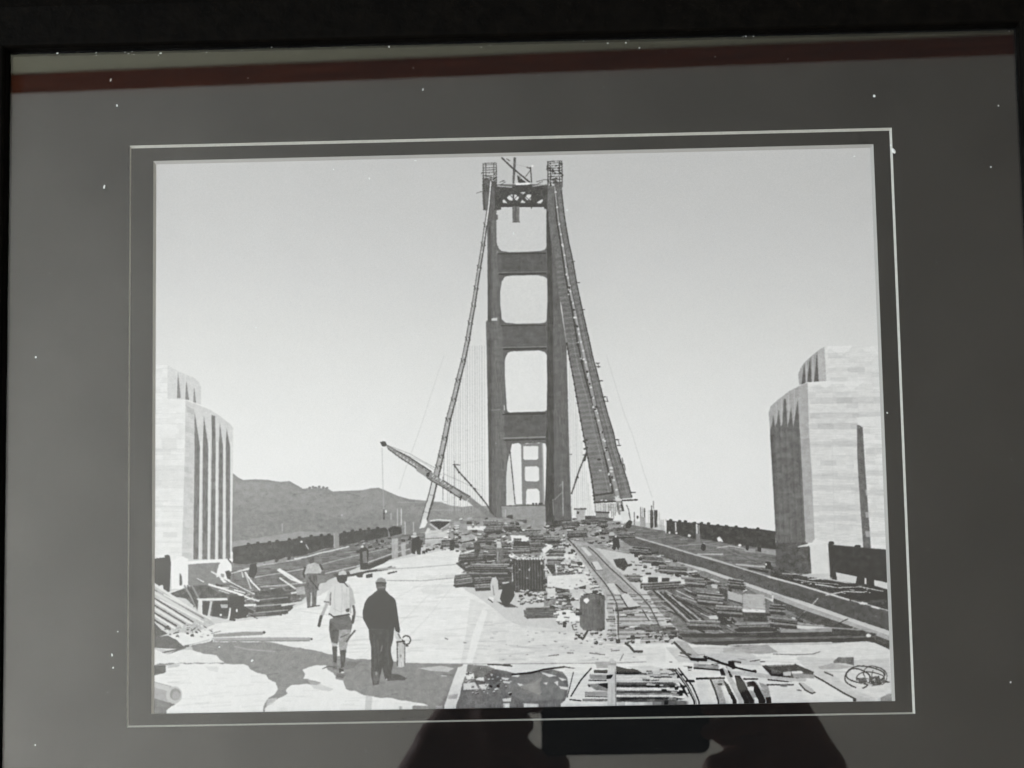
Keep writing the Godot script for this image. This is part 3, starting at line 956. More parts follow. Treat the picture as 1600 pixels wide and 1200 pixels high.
	p(229.188, [792.9, 442.9, 853, 442, 865, 445.9, 869.6, 453.1, 869.5, 506, 867.3, 575.7, 861, 578.4, 783.5, 578.9, 779.3, 573.8, 777.9, 540.4, 776, 495.4, 776.5, 464, 778.5, 454.7, 784.3, 445.6], 1.5, 0, 1)
	p(234.778, [789.3, 649.2, 803.4, 646.7, 811.8, 652.5, 820.3, 647.7, 840, 648.9, 848.5, 646.9, 863.2, 649.3, 865.1, 660.7, 861.2, 750.9, 858.5, 786, 774.4, 784.4, 775.4, 721, 778, 692.9, 781.8, 677.4, 785.5, 663.3], 1.5, 0, 1)
	p(196, [784.8, 666.1, 788.7, 686, 793.3, 742.5, 792.6, 784.8, 774.4, 784.4, 775.4, 721, 778.7, 692.9], 2, 0, 0.35)
	p(118, [799.2, 115.3, 814.9, 115.7, 814.3, 152, 799.3, 151.7], 14, 2, 1)
	l(90, 1.4, [799.3, 151.7, 815, 152], 1)
	l(85, 1.4, [807.1, 115.5, 806.9, 127.1], 1)
	l(60, 1.7, [841.3, 116.3, 841.9, 122.1], 1)
	l(70, 1.8, [784.8, 664.7, 794, 782], 1)
	l(62, 1.7, [763.9, 222.7, 872, 223.7], 1)
	l(138, 1.4, [761.8, 265, 871.2, 266], 1)
	l(60, 3.4, [768.8, 269.2, 871.2, 269.5], 1)
	l(80, 1.1, [776.2, 255.5, 779, 255.6], 0.7)
	l(80, 1.1, [781.9, 255.6, 784.7, 255.7], 0.7)
	l(80, 1.1, [787.6, 255.8, 790.4, 255.8], 0.7)
	l(80, 1.1, [793.2, 255.9, 796.1, 256], 0.7)
	l(80, 1.1, [798.9, 256, 801.8, 256.1], 0.7)
	l(80, 1.1, [804.6, 256.2, 807.5, 256.2], 0.7)
	l(80, 1.1, [810.3, 256.3, 813.1, 256.3], 0.7)
	l(80, 1.1, [816, 256.4, 818.8, 256.5], 0.7)
	l(80, 1.1, [821.7, 256.5, 824.5, 256.6], 0.7)
	l(80, 1.1, [827.4, 256.7, 830.2, 256.7], 0.7)
	l(80, 1.1, [833, 256.8, 835.9, 256.9], 0.7)
	l(80, 1.1, [838.7, 256.9, 841.6, 257], 0.7)
	l(80, 1.1, [844.4, 257, 847.2, 257.1], 0.7)
	l(80, 1.1, [850.1, 257.2, 852.9, 257.2], 0.7)
	l(80, 1.1, [855.8, 257.3, 858.6, 257.4], 0.7)
	l(80, 1.1, [861.5, 257.4, 864.3, 257.5], 0.7)
	l(64, 1.7, [769.8, 385, 868.9, 385.8], 1)
	l(142, 1.5, [770.4, 434.1, 868, 434.2], 1)
	l(58, 3.7, [774.6, 437.6, 867.9, 437.9], 1)
	l(120, 1.4, [769.3, 412.3, 868.4, 413], 0.3)
	l(66, 2.0, [769.3, 582.9, 863.7, 583.4], 1)
	l(60, 1.4, [776.4, 580.2, 863.8, 581], 1)
	l(150, 2.5, [769.8, 635.8, 862.8, 634.6], 1)
	l(60, 3.1, [772.6, 640.4, 862.7, 639.4], 0.6)
	p(226, [748.8, 368.1, 761.6, 366.9, 761.4, 373.4, 748.7, 373.1], 6, 0, 0.85)
	l(160, 2.8, [745.5, 573.1, 765.2, 572.1], 0.5)
	l(230, 1.7, [773.9, 562.3, 774.4, 573.7], 1)
	l(225, 2.0, [763.9, 223.4, 764, 216.2], 0.3)
	p(138, [809.4, 649.7, 856.2, 647.8, 857, 715.6, 858.2, 786, 809.4, 785.1, 809.3, 714.7], 5, 0, 1)
	p(168, [854.1, 647.7, 857.6, 647.8, 858.5, 786, 854.3, 786], 3, 0, 0.7)
	p(233.444, [813.9, 654, 846.9, 654.7, 846.4, 682.9, 842.1, 685, 816.8, 684.5, 813.4, 682.3], 1, 0, 1)
	p(234.778, [818, 699.3, 843.3, 699.1, 847.4, 702.7, 847.6, 729.5, 842.6, 733, 820.2, 731.8, 816.1, 727.5, 816.5, 702.1], 1, 0, 1)
	p(236.556, [821.3, 748.7, 843.7, 748.5, 847.8, 754.9, 848, 784.4, 817.8, 783.8, 818.4, 754.3], 1, 0, 1)
	l(150, 1.7, [848.3, 654.7, 850.1, 783.1], 0.7)
	l(112, 1.7, [795.4, 782.7, 857.1, 784.6], 1)
	o(60, 833.3, 781.3, 2.2, 1.8, 3, 1)
	o(60, 840.3, 781.5, 2.2, 1.8, 3, 1)
	o(60, 847.3, 781.6, 2.2, 1.8, 3, 1)
	o(60, 851.5, 781.7, 2.2, 1.8, 3, 1)
	l(96, 1.5, [734.4, 16.7, 765.1, 16], 1)
	l(96, 1.5, [734.3, 20.3, 765.1, 19.6], 1)
	l(96, 1.5, [734.2, 26.9, 765, 26.2], 1)
	l(96, 1.5, [734.1, 32.1, 764.9, 31.3], 1)
	l(96, 1.5, [734, 37.9, 764.8, 37.2], 1)
	l(96, 1.5, [733.9, 45.2, 764.7, 44.5], 1)
	l(96, 1.5, [733.8, 51.1, 764.6, 50.3], 1)
	l(96, 1.5, [733.7, 58.4, 764.5, 57.6], 1)
	l(96, 1.8, [735.8, 16.7, 735.7, 70.1], 1)
	l(96, 1.8, [741.5, 16.9, 741.4, 70.2], 1)
	l(96, 1.8, [759.4, 17.3, 759.3, 70.6], 1)
	l(96, 1.8, [765.1, 17.4, 765, 70.8], 1)
	l(74, 1.5, [878.9, 15.7, 911.8, 15.1], 1)
	l(74, 1.5, [878.8, 19.4, 911.7, 18.7], 1)
	l(74, 1.5, [878.7, 25.2, 911.6, 24.6], 1)
	l(74, 1.5, [878.6, 31.1, 911.5, 30.4], 1)
	l(74, 1.5, [878.5, 36.9, 911.4, 36.3], 1)
	l(74, 1.5, [878.3, 44.2, 911.2, 43.6], 1)
	l(74, 1.5, [878.2, 50.1, 911.1, 49.4], 1)
	l(74, 1.5, [878.1, 57.4, 911, 56.7], 1)
	l(74, 1.5, [878, 64.7, 910.8, 64], 1)
	l(74, 1.8, [880.3, 15.8, 879.9, 73.5], 1)
	l(74, 1.8, [886, 15.9, 885.6, 73.6], 1)
	l(74, 1.8, [906, 16.4, 905.6, 74.1], 1)
	l(74, 1.8, [911.8, 16.5, 911.3, 74.2], 1)
	l(60, 2.6, [753.3, 61.4, 756.4, 59.3], 1)
	l(80, 2.2, [880.3, 29.2, 877.4, 29.6], 1)
	l(80, 2.0, [752.1, 35.9, 748.4, 39], 1)
	l(50, 1.6, [890.8, 61.2, 892.2, 56.9], 1)
	l(80, 2.5, [733.7, 65.5, 739, 62.7], 1)
	l(66, 2.3, [883.9, 37.5, 886, 34.1], 1)
	l(190, 1.8, [763.3, 59.9, 761.7, 56.9], 1)
	l(80, 2.8, [883.5, 24.4, 884.5, 25.5], 1)
	l(110, 2.6, [756.3, 37.8, 756.1, 36.2], 1)
	l(50, 1.8, [893.9, 58.3, 898.8, 63.6], 1)
	l(190, 1.9, [745.1, 49.4, 746.1, 45.1], 1)
	l(66, 1.6, [880.1, 30.4, 877.2, 34.1], 1)
	l(110, 2.5, [748.3, 53.3, 743.8, 55.4], 1)
	l(50, 2.1, [904.1, 66.7, 909.6, 63.4], 1)
	l(80, 1.9, [750, 48.1, 754.9, 48.6], 1)
	l(66, 2.8, [888.7, 37.8, 890.1, 40.4], 1)
	l(60, 1.5, [743.5, 52.2, 744.6, 55.9], 1)
	l(80, 2.8, [879.1, 59.8, 878.6, 58.9], 1)
	l(60, 2.5, [735.3, 67.1, 733.5, 64.5], 1)
	l(66, 2.5, [910.4, 51.3, 913.8, 46.8], 1)
	l(190, 1.8, [747.7, 40.5, 747.1, 44.9], 1)
	l(100, 3.0, [905.8, 72.8, 908, 70.7], 1)
	l(80, 1.6, [742.4, 51.7, 746.1, 52], 1)
	l(80, 1.7, [883.7, 70.3, 883.6, 70.4], 1)
	l(60, 2.5, [751, 53, 754.2, 54.8], 1)
	l(80, 2.3, [899.8, 61.3, 901.7, 65.3], 1)
	l(110, 2.7, [741.9, 69.6, 740.1, 66.7], 1)
	l(80, 2.0, [906.3, 46.5, 903.8, 43.9], 1)
	l(110, 1.9, [749.4, 59, 751.1, 61.1], 1)
	l(66, 2.9, [905.6, 39.9, 907.7, 45.5], 1)
	l(80, 1.7, [763.9, 53.9, 762.2, 56.9], 1)
	l(100, 1.7, [888, 25.2, 891.2, 26.2], 1)
	l(110, 2.4, [754.8, 50.2, 749.4, 47.1], 1)
	l(66, 2.7, [892.6, 55.4, 888.9, 57.9], 1)
	l(80, 1.5, [764.6, 70.1, 760.4, 68.4], 1)
	l(50, 2.1, [884.6, 31.2, 882.8, 33], 1)
	l(110, 1.4, [736.2, 42.2, 735.2, 40.2], 1)
	l(180, 2.0, [892.2, 27.2, 886.8, 28.4], 1)
	l(110, 2.7, [736.8, 54.2, 734.4, 52.8], 1)
	l(180, 2.5, [882.6, 42.5, 881.2, 38.3], 1)
	l(80, 2.8, [752.5, 55.2, 753.8, 53.9], 1)
	l(50, 2.0, [908.2, 21.6, 912.9, 22.2], 1)
	l(190, 2.0, [743.8, 65.9, 749.3, 66], 1)
	l(100, 3.0, [893.8, 58.5, 898.5, 59.7], 1)
	l(190, 1.8, [741.7, 69.6, 736.2, 73.3], 1)
	l(66, 2.2, [887.9, 70, 883.6, 71.3], 1)
	l(80, 2.6, [747.9, 45.6, 742.3, 45.7], 1)
	l(50, 1.8, [886.8, 70.2, 884.3, 66.1], 1)
	l(190, 2.1, [765, 46, 769.1, 49.4], 1)
	l(66, 1.9, [908.2, 22.4, 908.6, 20.5], 1)
	l(190, 1.9, [743.1, 53.8, 745.2, 56.6], 1)
	l(180, 2.2, [883.1, 21.1, 887.8, 25.8], 1)
	l(190, 2.2, [751.2, 35.9, 753.3, 39.9], 1)
	l(100, 2.2, [899.2, 66.5, 901.3, 69.1], 1)
	l(60, 1.8, [762.1, 52, 756.4, 54.3], 1)
	l(100, 2.9, [897.3, 55.4, 893.2, 55.1], 1)
	l(110, 2.2, [751.1, 52.8, 750.2, 53.2], 1)
	l(80, 2.8, [879.6, 59.4, 882.9, 61.4], 1)
	l(60, 2.8, [734.5, 60.3, 736.8, 56.4], 1)
	l(50, 2.6, [906.2, 33, 902.1, 30.5], 1)
	l(80, 2.0, [762.9, 40.9, 759, 41.9], 1)
	l(100, 2.7, [880.1, 26.6, 877.6, 27.4], 1)
	l(80, 1.4, [737.6, 49, 732.9, 50.6], 1)
	l(80, 2.9, [894.5, 39.8, 890.4, 37.3], 1)
	l(110, 2.7, [751.6, 59.2, 752.2, 60.2], 1)
	l(80, 2.8, [886.9, 50.1, 884.3, 55.6], 1)
	l(190, 2.4, [759, 65.8, 755.3, 67.6], 1)
	l(50, 1.6, [900.2, 25.9, 895.9, 26.9], 1)
	l(190, 2.8, [741.1, 65.9, 736.6, 66.1], 1)
	l(66, 3.0, [896.2, 41.5, 895.3, 44.9], 1)
	l(190, 2.6, [757.6, 38.5, 753.5, 39.5], 1)
	l(80, 3.0, [890.2, 33.5, 892.5, 37], 1)
	l(110, 2.3, [745.6, 60.6, 749.1, 60.1], 1)
	l(180, 3.1, [906.2, 48.7, 903.1, 44.9], 1)
	l(80, 1.7, [736, 36.3, 730.7, 39.6], 1)
	l(50, 2.1, [893.8, 61.2, 891.4, 66.2], 1)
	l(190, 1.5, [762.9, 47, 759, 43.9], 1)
	l(100, 1.7, [890.7, 41.4, 888, 38.8], 1)
	l(80, 1.5, [739, 45.2, 743.6, 43.9], 1)
	l(50, 2.6, [903.2, 38.1, 905.2, 37.8], 1)
	l(110, 1.8, [763.8, 39.8, 765.7, 41.9], 1)
	l(50, 2.4, [884, 31.6, 885.7, 33], 1)
	l(110, 1.7, [762.4, 60.4, 760.8, 56.6], 1)
	l(66, 1.7, [911, 46.2, 907.7, 40.8], 1)
	l(110, 1.4, [752.8, 60.9, 747.8, 63.2], 1)
	l(180, 2.8, [892.2, 23.5, 896.1, 24.4], 1)
	l(80, 2.7, [763.2, 60.8, 763.1, 64.6], 1)
	l(50, 2.2, [880.3, 33.7, 883.6, 28.5], 1)
	l(60, 2.6, [760, 51.2, 765.2, 48.7], 1)
	l(66, 2.3, [901, 55.1, 896.3, 52.8], 1)
	l(80, 2.2, [737.2, 54.1, 741.3, 51.7], 1)
	l(100, 2.1, [878.8, 49.3, 881.9, 49.6], 1)
	p(100, [753.7, 58.8, 765.2, 59.1, 765, 70.8, 753.5, 70.5], 8, 0, 1)
	p(92, [733.8, 52.5, 751, 52.9, 750.5, 82.1, 733.3, 81.7], 12, 0, 0.8)
	p(98, [893.7, 62.1, 909.4, 62.5, 911.8, 85.9, 894.7, 85.5], 12, 0, 0.8)
	l(232, 1.4, [883.1, 18, 900.3, 17], 1)
	p(112, [804, 4.4, 809.7, 4.6, 807, 39.6, 804.4, 64.4, 800.1, 64.3, 802.1, 33.7], 6, 0, 1)
	l(86, 3.2, [777.5, 4.5, 800, 27.8, 839.4, 62.3], 1)
	l(90, 1.7, [787.5, 7, 796, 12.3], 1)
	l(84, 2.2, [841.5, 27.3, 843, 62.4], 1)
	l(96, 1.5, [842.8, 31.7, 828.2, 51.8], 1)
	l(90, 2.5, [832.9, 27.1, 841.4, 30.9], 1)
	l(170, 1.4, [800.2, 17.5, 837.2, 28.6], 0.6)
	p(70, [811.2, 44.1, 819.6, 53.1, 830.9, 62.1, 813.7, 62.4], 5, 0, 1)
	p(150, [815.5, 42.7, 821, 53.1, 816.7, 57.4], 4, 0, 1)
	p(240, [808, 63.8, 839.4, 63, 839.3, 67.4, 807.9, 68.1], 1, 0, 1)
	o(238, 845.8, 25.2, 2.8, 1.8, 3, 1)
	l(90, 1.4, [770.9, 60.7, 782.4, 56.6], 1)
	l(90, 1.4, [773.6, 66.6, 785.2, 59.6], 1)
	l(95, 1.4, [853.7, 61.2, 871, 57.2, 879.5, 56.7], 1)
	l(95, 1.4, [856.5, 65.6, 868, 61.5], 1)
	l(110, 1.4, [719, 84.3, 731.9, 80.2], 1)

func draw_pylon_beside_hills():
	p(230, [-2.7, 456, 28.6, 458.1, 28.1, 532.6, -2.5, 531.9], 3, 1, 1)
	p(208, [28.6, 458.1, 50, 470, 68.6, 479, 87.1, 486.6, 98.5, 496.8, 102.8, 508.4, 102.8, 548.4, 87.2, 543.8, 68.7, 536.3, 28.8, 532.6], 4, 0, 1)
	p(216, [28.6, 458.1, 50, 470, 50.2, 533, 28.8, 532.6], 4, 0, 0.6)
	p(138, [51.5, 471.5, 58, 531.8, 48.7, 531.6], 6, 0, 1)
	p(138, [70, 493.4, 76.5, 536.4, 67.2, 534.8], 6, 0, 1)
	p(138, [87.8, 506.6, 92.1, 545.3, 85.7, 540.9], 6, 0, 1)
	l(222, 2.1, [49.3, 471.4, 48.7, 531.6], 0.8)
	l(222, 2.1, [67.9, 480.4, 67.2, 533.4], 0.8)
	p(230, [-2.5, 530.5, 68.7, 534.8, 67.4, 643.1, 64.8, 770.5, 60.8, 891.4, -1.2, 890.3], 2.5, 1, 1)
	p(220, [-2.1, 641.7, 66, 643.1, 66, 651.6, -2, 650.2], 2, 1, 0.7)
	p(217, [-1.9, 680, 66.1, 681.4, 66.2, 732.4, -1.8, 731.1], 2, 1, 0.7)
	p(222, [-1.6, 769.2, 66.2, 770.5, 66.3, 777.6, -1.6, 776.3], 2, 1, 0.7)
	p(221, [-1.5, 808.7, 66.3, 810, 66.3, 818.5, -1.4, 817.2], 2, 1, 0.7)
	p(222, [-1.3, 846.7, 66.4, 848, 66.4, 853.6, -1.3, 852.3], 2, 1, 0.7)
	l(224, 1.0, [-2.4, 556.2, 65.9, 557.6], 0.5)
	l(224, 1.0, [-2.3, 569.1, 65.9, 570.5], 0.5)
	l(224, 1.0, [-2.3, 581.9, 65.9, 583.3], 0.5)
	l(224, 1.0, [-2.2, 594.7, 65.9, 596.1], 0.5)
	l(224, 1.0, [-2.2, 607.6, 66, 608.9], 0.5)
	l(224, 1.0, [-2.2, 620.4, 66, 621.8], 0.5)
	l(224, 1.0, [-2.1, 633.2, 66, 634.6], 0.5)
	l(224, 1.0, [-2.1, 646, 66, 647.3], 0.5)
	l(224, 1.0, [-2, 658.8, 66, 660.1], 0.5)
	l(224, 1.0, [-2, 671.5, 66.1, 672.9], 0.5)
	l(224, 1.0, [-1.9, 684.3, 66.1, 685.7], 0.5)
	l(224, 1.0, [-1.9, 697.1, 66.1, 698.4], 0.5)
	l(224, 1.0, [-1.8, 709.8, 66.1, 711.2], 0.5)
	l(224, 1.0, [-1.8, 722.6, 66.2, 723.9], 0.5)
	l(224, 1.0, [-1.7, 735.3, 66.2, 736.6], 0.5)
	l(224, 1.0, [-1.7, 748, 66.2, 749.4], 0.5)
	l(224, 1.0, [-1.6, 760.7, 66.2, 762.1], 0.5)
	l(224, 1.0, [-1.6, 773.5, 66.3, 774.8], 0.5)
	l(224, 1.0, [-1.6, 786.2, 66.3, 787.5], 0.5)
	l(224, 1.0, [-1.5, 798.8, 66.3, 800.2], 0.5)
	l(224, 1.0, [-1.5, 811.5, 66.3, 812.8], 0.5)
	l(224, 1.0, [-1.4, 824.2, 66.3, 825.5], 0.5)
	l(224, 1.0, [-1.4, 836.9, 66.4, 838.2], 0.5)
	l(224, 1.0, [-1.3, 849.5, 66.4, 850.8], 0.5)
	l(224, 1.0, [-1.3, 862.2, 66.4, 863.5], 0.5)
	l(224, 1.0, [-1.2, 874.8, 66.4, 876.1], 0.5)
	l(224, 1.4, [28.9, 542.6, 28.4, 868.4], 0.4)
	p(208, [68.7, 534.8, 97.1, 546.9, 125.5, 558.9, 146.8, 573.6, 165.3, 589.6, 174.5, 601.2, 174.4, 645.3, 172.2, 786.7, 169.9, 890.7, 60.8, 888.6, 64.8, 770.5, 67.4, 643.1], 5, 0, 1)
	p(202, [68.7, 534.8, 88.6, 545.2, 87.4, 728.6, 83.4, 889.1, 60.8, 888.6, 66.1, 699.8], 5, 0, 0.8)
	l(232, 2.8, [70.1, 536.3, 97.1, 546.9, 125.5, 558.9, 146.8, 573.6, 165.3, 588.2], 0.8)
	p(122, [88.6, 562.4, 100.7, 640.9, 97.4, 889.3, 86.2, 889.1, 88.7, 640.7], 8, 2, 1)
	l(228, 3.1, [103, 629.6, 99.7, 889.4], 0.7)
	p(122, [109.2, 572.8, 119.2, 641.3, 117.2, 889.7, 105.9, 889.5, 107.1, 641.1], 8, 2, 1)
	l(228, 3.1, [121.4, 630, 119.4, 889.7], 0.7)
	p(122, [126.2, 570.3, 134.1, 573.3, 135.5, 630.3, 134.1, 890, 123.5, 889.8, 127, 630.1], 8, 2, 1)
	l(228, 3.1, [138.4, 630.3, 136.3, 890.1], 0.7)
	p(122, [144.7, 587.8, 151.8, 642, 150.9, 890.3, 141.1, 890.2, 142.6, 641.8], 8, 2, 1)
	l(228, 3.1, [154, 630.7, 153.2, 890.4], 0.7)
	p(122, [159.6, 600.9, 167.4, 642.3, 167.1, 890.6, 158, 890.5, 158.1, 642.1], 8, 2, 1)
	l(228, 3.1, [169.6, 631, 169.4, 890.7], 0.7)
	l(235, 1.7, [173.8, 605.5, 169.9, 890.7], 0.6)
	coursing([-1, 542, 67.3, 543.4, 60.8, 885.8, 0.2, 884.7], 30, 2, 0.035, 66)
	coursing([-1.3, 464.6, 28.7, 465.3, 27.4, 528.3, -1.1, 527.7], 6, 1, 0.035, 67)
	coursing([68.7, 549.1, 87.2, 558.1, 83.4, 886.3, 62.2, 885.9], 30, 1, 0.05, 68)
	p(138, [72.1, 894.5, 183.3, 893.8, 183.2, 949.7, 125.6, 951.5, 83.4, 947.9, 72.2, 944.9], 6, 0, 1)
	p(236, [74.9, 893.1, 111.5, 890.3, 183.3, 888.9, 183.3, 896.6, 111.5, 898, 74.9, 900.1], 2, 0, 1)
	p(237, [36.9, 892.4, 49.5, 887, 62.2, 881.6, 74.9, 888.9, 75, 950.5, 59.5, 953, 38.4, 952.6], 2, 0, 1)
	p(190, [55.3, 919.4, 59.5, 919.4, 62.3, 941.9, 60.9, 947.5, 55.3, 944.6], 2, 0, 1)
	p(78, [-1.2, 886.1, 24.2, 883.7, 29.8, 879.6, 35.4, 883.9, 36.9, 896.6, 34.2, 959.5, 23, 956.5, -1, 951.9], 8, 0, 1)
	o(60, 28.4, 881, 6.3, 2.8, 3, 1)
	p(228, [-1, 946.3, 20.1, 943.9, 21.6, 960.7, 30, 959.5, 60.9, 953.1, 61, 957.2, 24.4, 963.6, -0.9, 965.9], 3, 0, 1)
	p(100, [56.7, 919.4, 60.9, 925.1, 61.6, 943.3, 56.7, 946], 4, 0, 1)

func draw_pylon_beside_open_sky():
	p(224, [1480.9, 449.1, 1540, 447.5, 1596.2, 447.3, 1604.6, 447.5, 1606.9, 532.9, 1482.4, 526], 4, 1, 1)
	p(232, [1483.8, 446.3, 1542.9, 446.1, 1532.6, 457.3, 1516.8, 468.4, 1503.1, 458.1], 2, 0, 1)
	p(230, [1559.5, 450.8, 1590.5, 448.6, 1598.3, 464.4, 1581.5, 464.1], 2, 0, 1)
	p(172, [1481, 447.7, 1471, 453.1, 1459.4, 461.5, 1449.3, 469.8, 1437.7, 479.5, 1427.4, 493.5, 1421.3, 507.6, 1423.3, 531.9, 1441.8, 525.1, 1482.5, 523.2], 7, 0, 1)
	p(190, [1466.6, 455.9, 1481, 447.7, 1481.8, 523.1, 1465.7, 524.2], 5, 0, 1)
	p(112, [1436.3, 480.9, 1437.4, 529.3, 1427.5, 531.9], 8, 0, 1)
	p(112, [1449.3, 468.4, 1450.2, 525.3, 1440.3, 526.5], 8, 0, 1)
	p(112, [1464.4, 458.7, 1465.7, 524.2, 1455.8, 525.4], 8, 0, 1)
	l(215, 1.7, [1440.5, 479.6, 1439, 525.1], 0.7)
	l(215, 1.7, [1455, 467.1, 1453.7, 524], 0.7)
	p(222, [1440.3, 526.5, 1604.3, 527.1, 1608.9, 912.4, 1444.9, 881.4, 1442.7, 741.4, 1441, 628.6], 4, 1, 1)
	p(232, [1423.3, 531.9, 1441.8, 525.1, 1495.1, 523.4, 1565.1, 526.3, 1550.7, 537.4, 1536.4, 545.6, 1520.1, 531.1, 1494.9, 530.5, 1480.5, 540.2, 1464, 531.3, 1441.5, 533.7], 2, 0, 0.9)
	p(205, [1443.4, 560.7, 1605.8, 561.2, 1606.7, 575.4, 1445.7, 573.5], 3, 1, 0.7)
	p(206, [1442.3, 593.2, 1604.6, 593.8, 1605.4, 607.9, 1444.6, 606], 3, 1, 0.7)
	p(204, [1441.4, 617.3, 1603.6, 617.8, 1604.5, 631.9, 1443.8, 630.1], 3, 1, 0.7)
	p(206, [1440.1, 656.8, 1602.1, 657.3, 1603, 671.4, 1442.4, 669.6], 3, 1, 0.7)
	p(218, [1439, 689.2, 1600.9, 689.7, 1601.7, 703.8, 1441.3, 701.9], 3, 1, 0.7)
	p(207, [1437.7, 727.2, 1599.4, 727.6, 1600.3, 741.7, 1440, 739.9], 3, 1, 0.7)
	p(206, [1436.8, 752.5, 1598.4, 752.9, 1599.3, 766.9, 1439.1, 765.2], 3, 1, 0.7)
	p(207, [1435.2, 797.3, 1596.7, 797.7, 1597.5, 811.7, 1437.6, 810], 3, 1, 0.7)
	p(205, [1434.5, 819.7, 1595.8, 820.1, 1596.7, 834, 1436.8, 832.3], 3, 1, 0.7)
	l(202, 1.4, [1490.4, 657.8, 1488.9, 854.3], 0.5)
	p(182, [1423.3, 533.3, 1441.7, 526.6, 1441, 628.6, 1444.1, 741.4, 1445, 878.6, 1425.5, 878.2, 1423.2, 741, 1421.5, 628.2], 6, 0, 1)
	p(178, [1423.3, 533.3, 1399, 545.5, 1374.6, 563.5, 1358.7, 577.3, 1354, 591.4, 1355.6, 629.7, 1421.4, 631], 8, 0, 1)
	p(118, [1355.6, 629.7, 1360.2, 618.4, 1364.4, 595.9, 1367, 624.2, 1370.9, 613, 1376.7, 584.8, 1379.6, 624.5, 1383.5, 613.3, 1388, 560.9, 1392.9, 561, 1394.3, 624.8, 1398.4, 606.5, 1403.5, 579.7, 1406.9, 625.1, 1411.9, 599.7, 1418.8, 563, 1420.2, 625.3, 1421.3, 633.8, 1423.2, 741, 1425.3, 883.8, 1361.3, 885.4, 1359.5, 767.8, 1357.6, 697.4], 7, 0, 1)
	p(98, [1355.2, 641, 1362.2, 641.1, 1364.3, 879.8, 1361.4, 882.6], 5, 0, 0.6)
	coursing([1444.1, 538, 1550.7, 537.4, 1548.7, 891.7, 1445, 878.6], 30, 3, 0.045, 61)
	coursing([1486.1, 462, 1598.4, 461.6, 1601.5, 527.1, 1485.2, 526.1], 6, 3, 0.045, 62)
	coursing([1421.4, 631, 1441, 628.6, 1443.6, 878.6, 1425.4, 881], 24, 1, 0.05, 63)
	coursing([1356.8, 635.3, 1421.3, 633.8, 1424, 881, 1361.4, 882.6], 22, 2, 0.035, 64)
	l(98, 2.0, [1364.2, 624.2, 1367.1, 879.9], 0.3)
	l(140, 1.7, [1369.1, 624.3, 1371.9, 880], 0.3)
	l(98, 2.0, [1376.1, 624.4, 1379.3, 880.1], 0.3)
	l(140, 1.7, [1381, 624.5, 1383.7, 880.2], 0.3)
	l(98, 2.0, [1388, 624.7, 1391.5, 880.4], 0.3)
	l(140, 1.7, [1392.9, 624.8, 1395.5, 880.4], 0.3)
	l(98, 2.0, [1402, 625, 1405.8, 880.6], 0.3)
	l(140, 1.7, [1406.9, 625.1, 1409.4, 880.7], 0.3)
	l(98, 2.0, [1415.3, 625.2, 1419.4, 880.9], 0.3)
	l(140, 1.7, [1420.2, 625.3, 1422.6, 881], 0.3)
	l(206, 1.7, [1371.5, 570.5, 1370.8, 615.8], 0.55)
	l(206, 1.7, [1383.1, 559.4, 1381.9, 618.9], 0.55)
	l(206, 1.7, [1399, 547, 1397.7, 606.5], 0.55)
	l(206, 1.7, [1411.8, 540.1, 1410.5, 599.7], 0.55)
	p(230, [1545.4, 605.3, 1604.2, 603.7, 1608.8, 629.2, 1560, 625.4, 1547.6, 620.9], 3, 0, 1)
	p(230, [1558.6, 626.8, 1608.8, 629.2, 1609.3, 901.2, 1566.6, 894.8, 1563.2, 799.8, 1560, 701.5], 4, 1, 1)
	p(122, [1546.2, 622.3, 1550.3, 623.1, 1558.5, 628.2, 1560, 701.5, 1563.2, 799.8, 1566.6, 893.5, 1550, 891.7, 1546.5, 799.5, 1544.2, 694.2], 9, 0, 1)
	p(208, [1562.4, 673.4, 1615.4, 674.5, 1614.9, 687.1, 1563.3, 686.1], 3, 1, 0.6)
	p(208, [1560.6, 722.6, 1613.5, 723.7, 1613, 736.3, 1561.5, 735.3], 3, 1, 0.6)
	p(208, [1559, 764.7, 1611.8, 765.8, 1611.4, 778.4, 1559.9, 777.4], 3, 1, 0.6)
	p(208, [1557.1, 813.7, 1609.9, 814.7, 1609.4, 827.3, 1558.1, 826.3], 3, 1, 0.6)
	p(208, [1555.6, 855.6, 1608.3, 856.6, 1607.8, 869.2, 1556.5, 868.2], 3, 1, 0.6)
	coursing([1561.2, 631, 1611.4, 633.5, 1609.5, 898.4, 1566.6, 893.5], 24, 1, 0.045, 65)
	p(104, [1351.9, 876.8, 1429.7, 878.3, 1434.9, 888.2, 1437.1, 945.3, 1410.7, 947.6, 1372.2, 935.7, 1350.1, 932.5], 10, 0, 1)
	p(226, [1407.2, 886.2, 1421.2, 882.3, 1435.2, 879.8, 1435, 885.4, 1408.5, 887.7], 2, 0, 1)
	p(225, [1433.7, 884, 1446.6, 871.6, 1474.2, 877.8, 1471.1, 886.1, 1473.1, 945.9, 1435.7, 946.6], 3, 0, 1)
	p(232, [1433.7, 882.6, 1446.6, 870.3, 1474.2, 877.8, 1454.5, 884.4], 2, 0, 1)
	p(84, [1474, 881.9, 1482.3, 883.5, 1604, 897, 1604.1, 965.1, 1555.9, 958.6, 1476, 944.6], 7, 0, 1)
	o(58, 1481, 880, 6.3, 3.5, 3, 1)
	o(58, 1537.7, 888, 7.0, 2.8, 3, 1)
	l(110, 1.4, [1482.3, 884.9, 1601.1, 898.3], 0.7)
	p(216, [1488.5, 943.5, 1533.9, 954, 1530.5, 969.2, 1490.6, 961.6], 3, 0, 1)
	p(235, [1550.4, 957.1, 1553.8, 957.2, 1554, 971.1, 1549.9, 969.6], 0, 0, 1)
	p(220, [1571, 961.7, 1603.9, 969.2, 1603.3, 984.5, 1570.5, 974.1], 3, 0, 1)

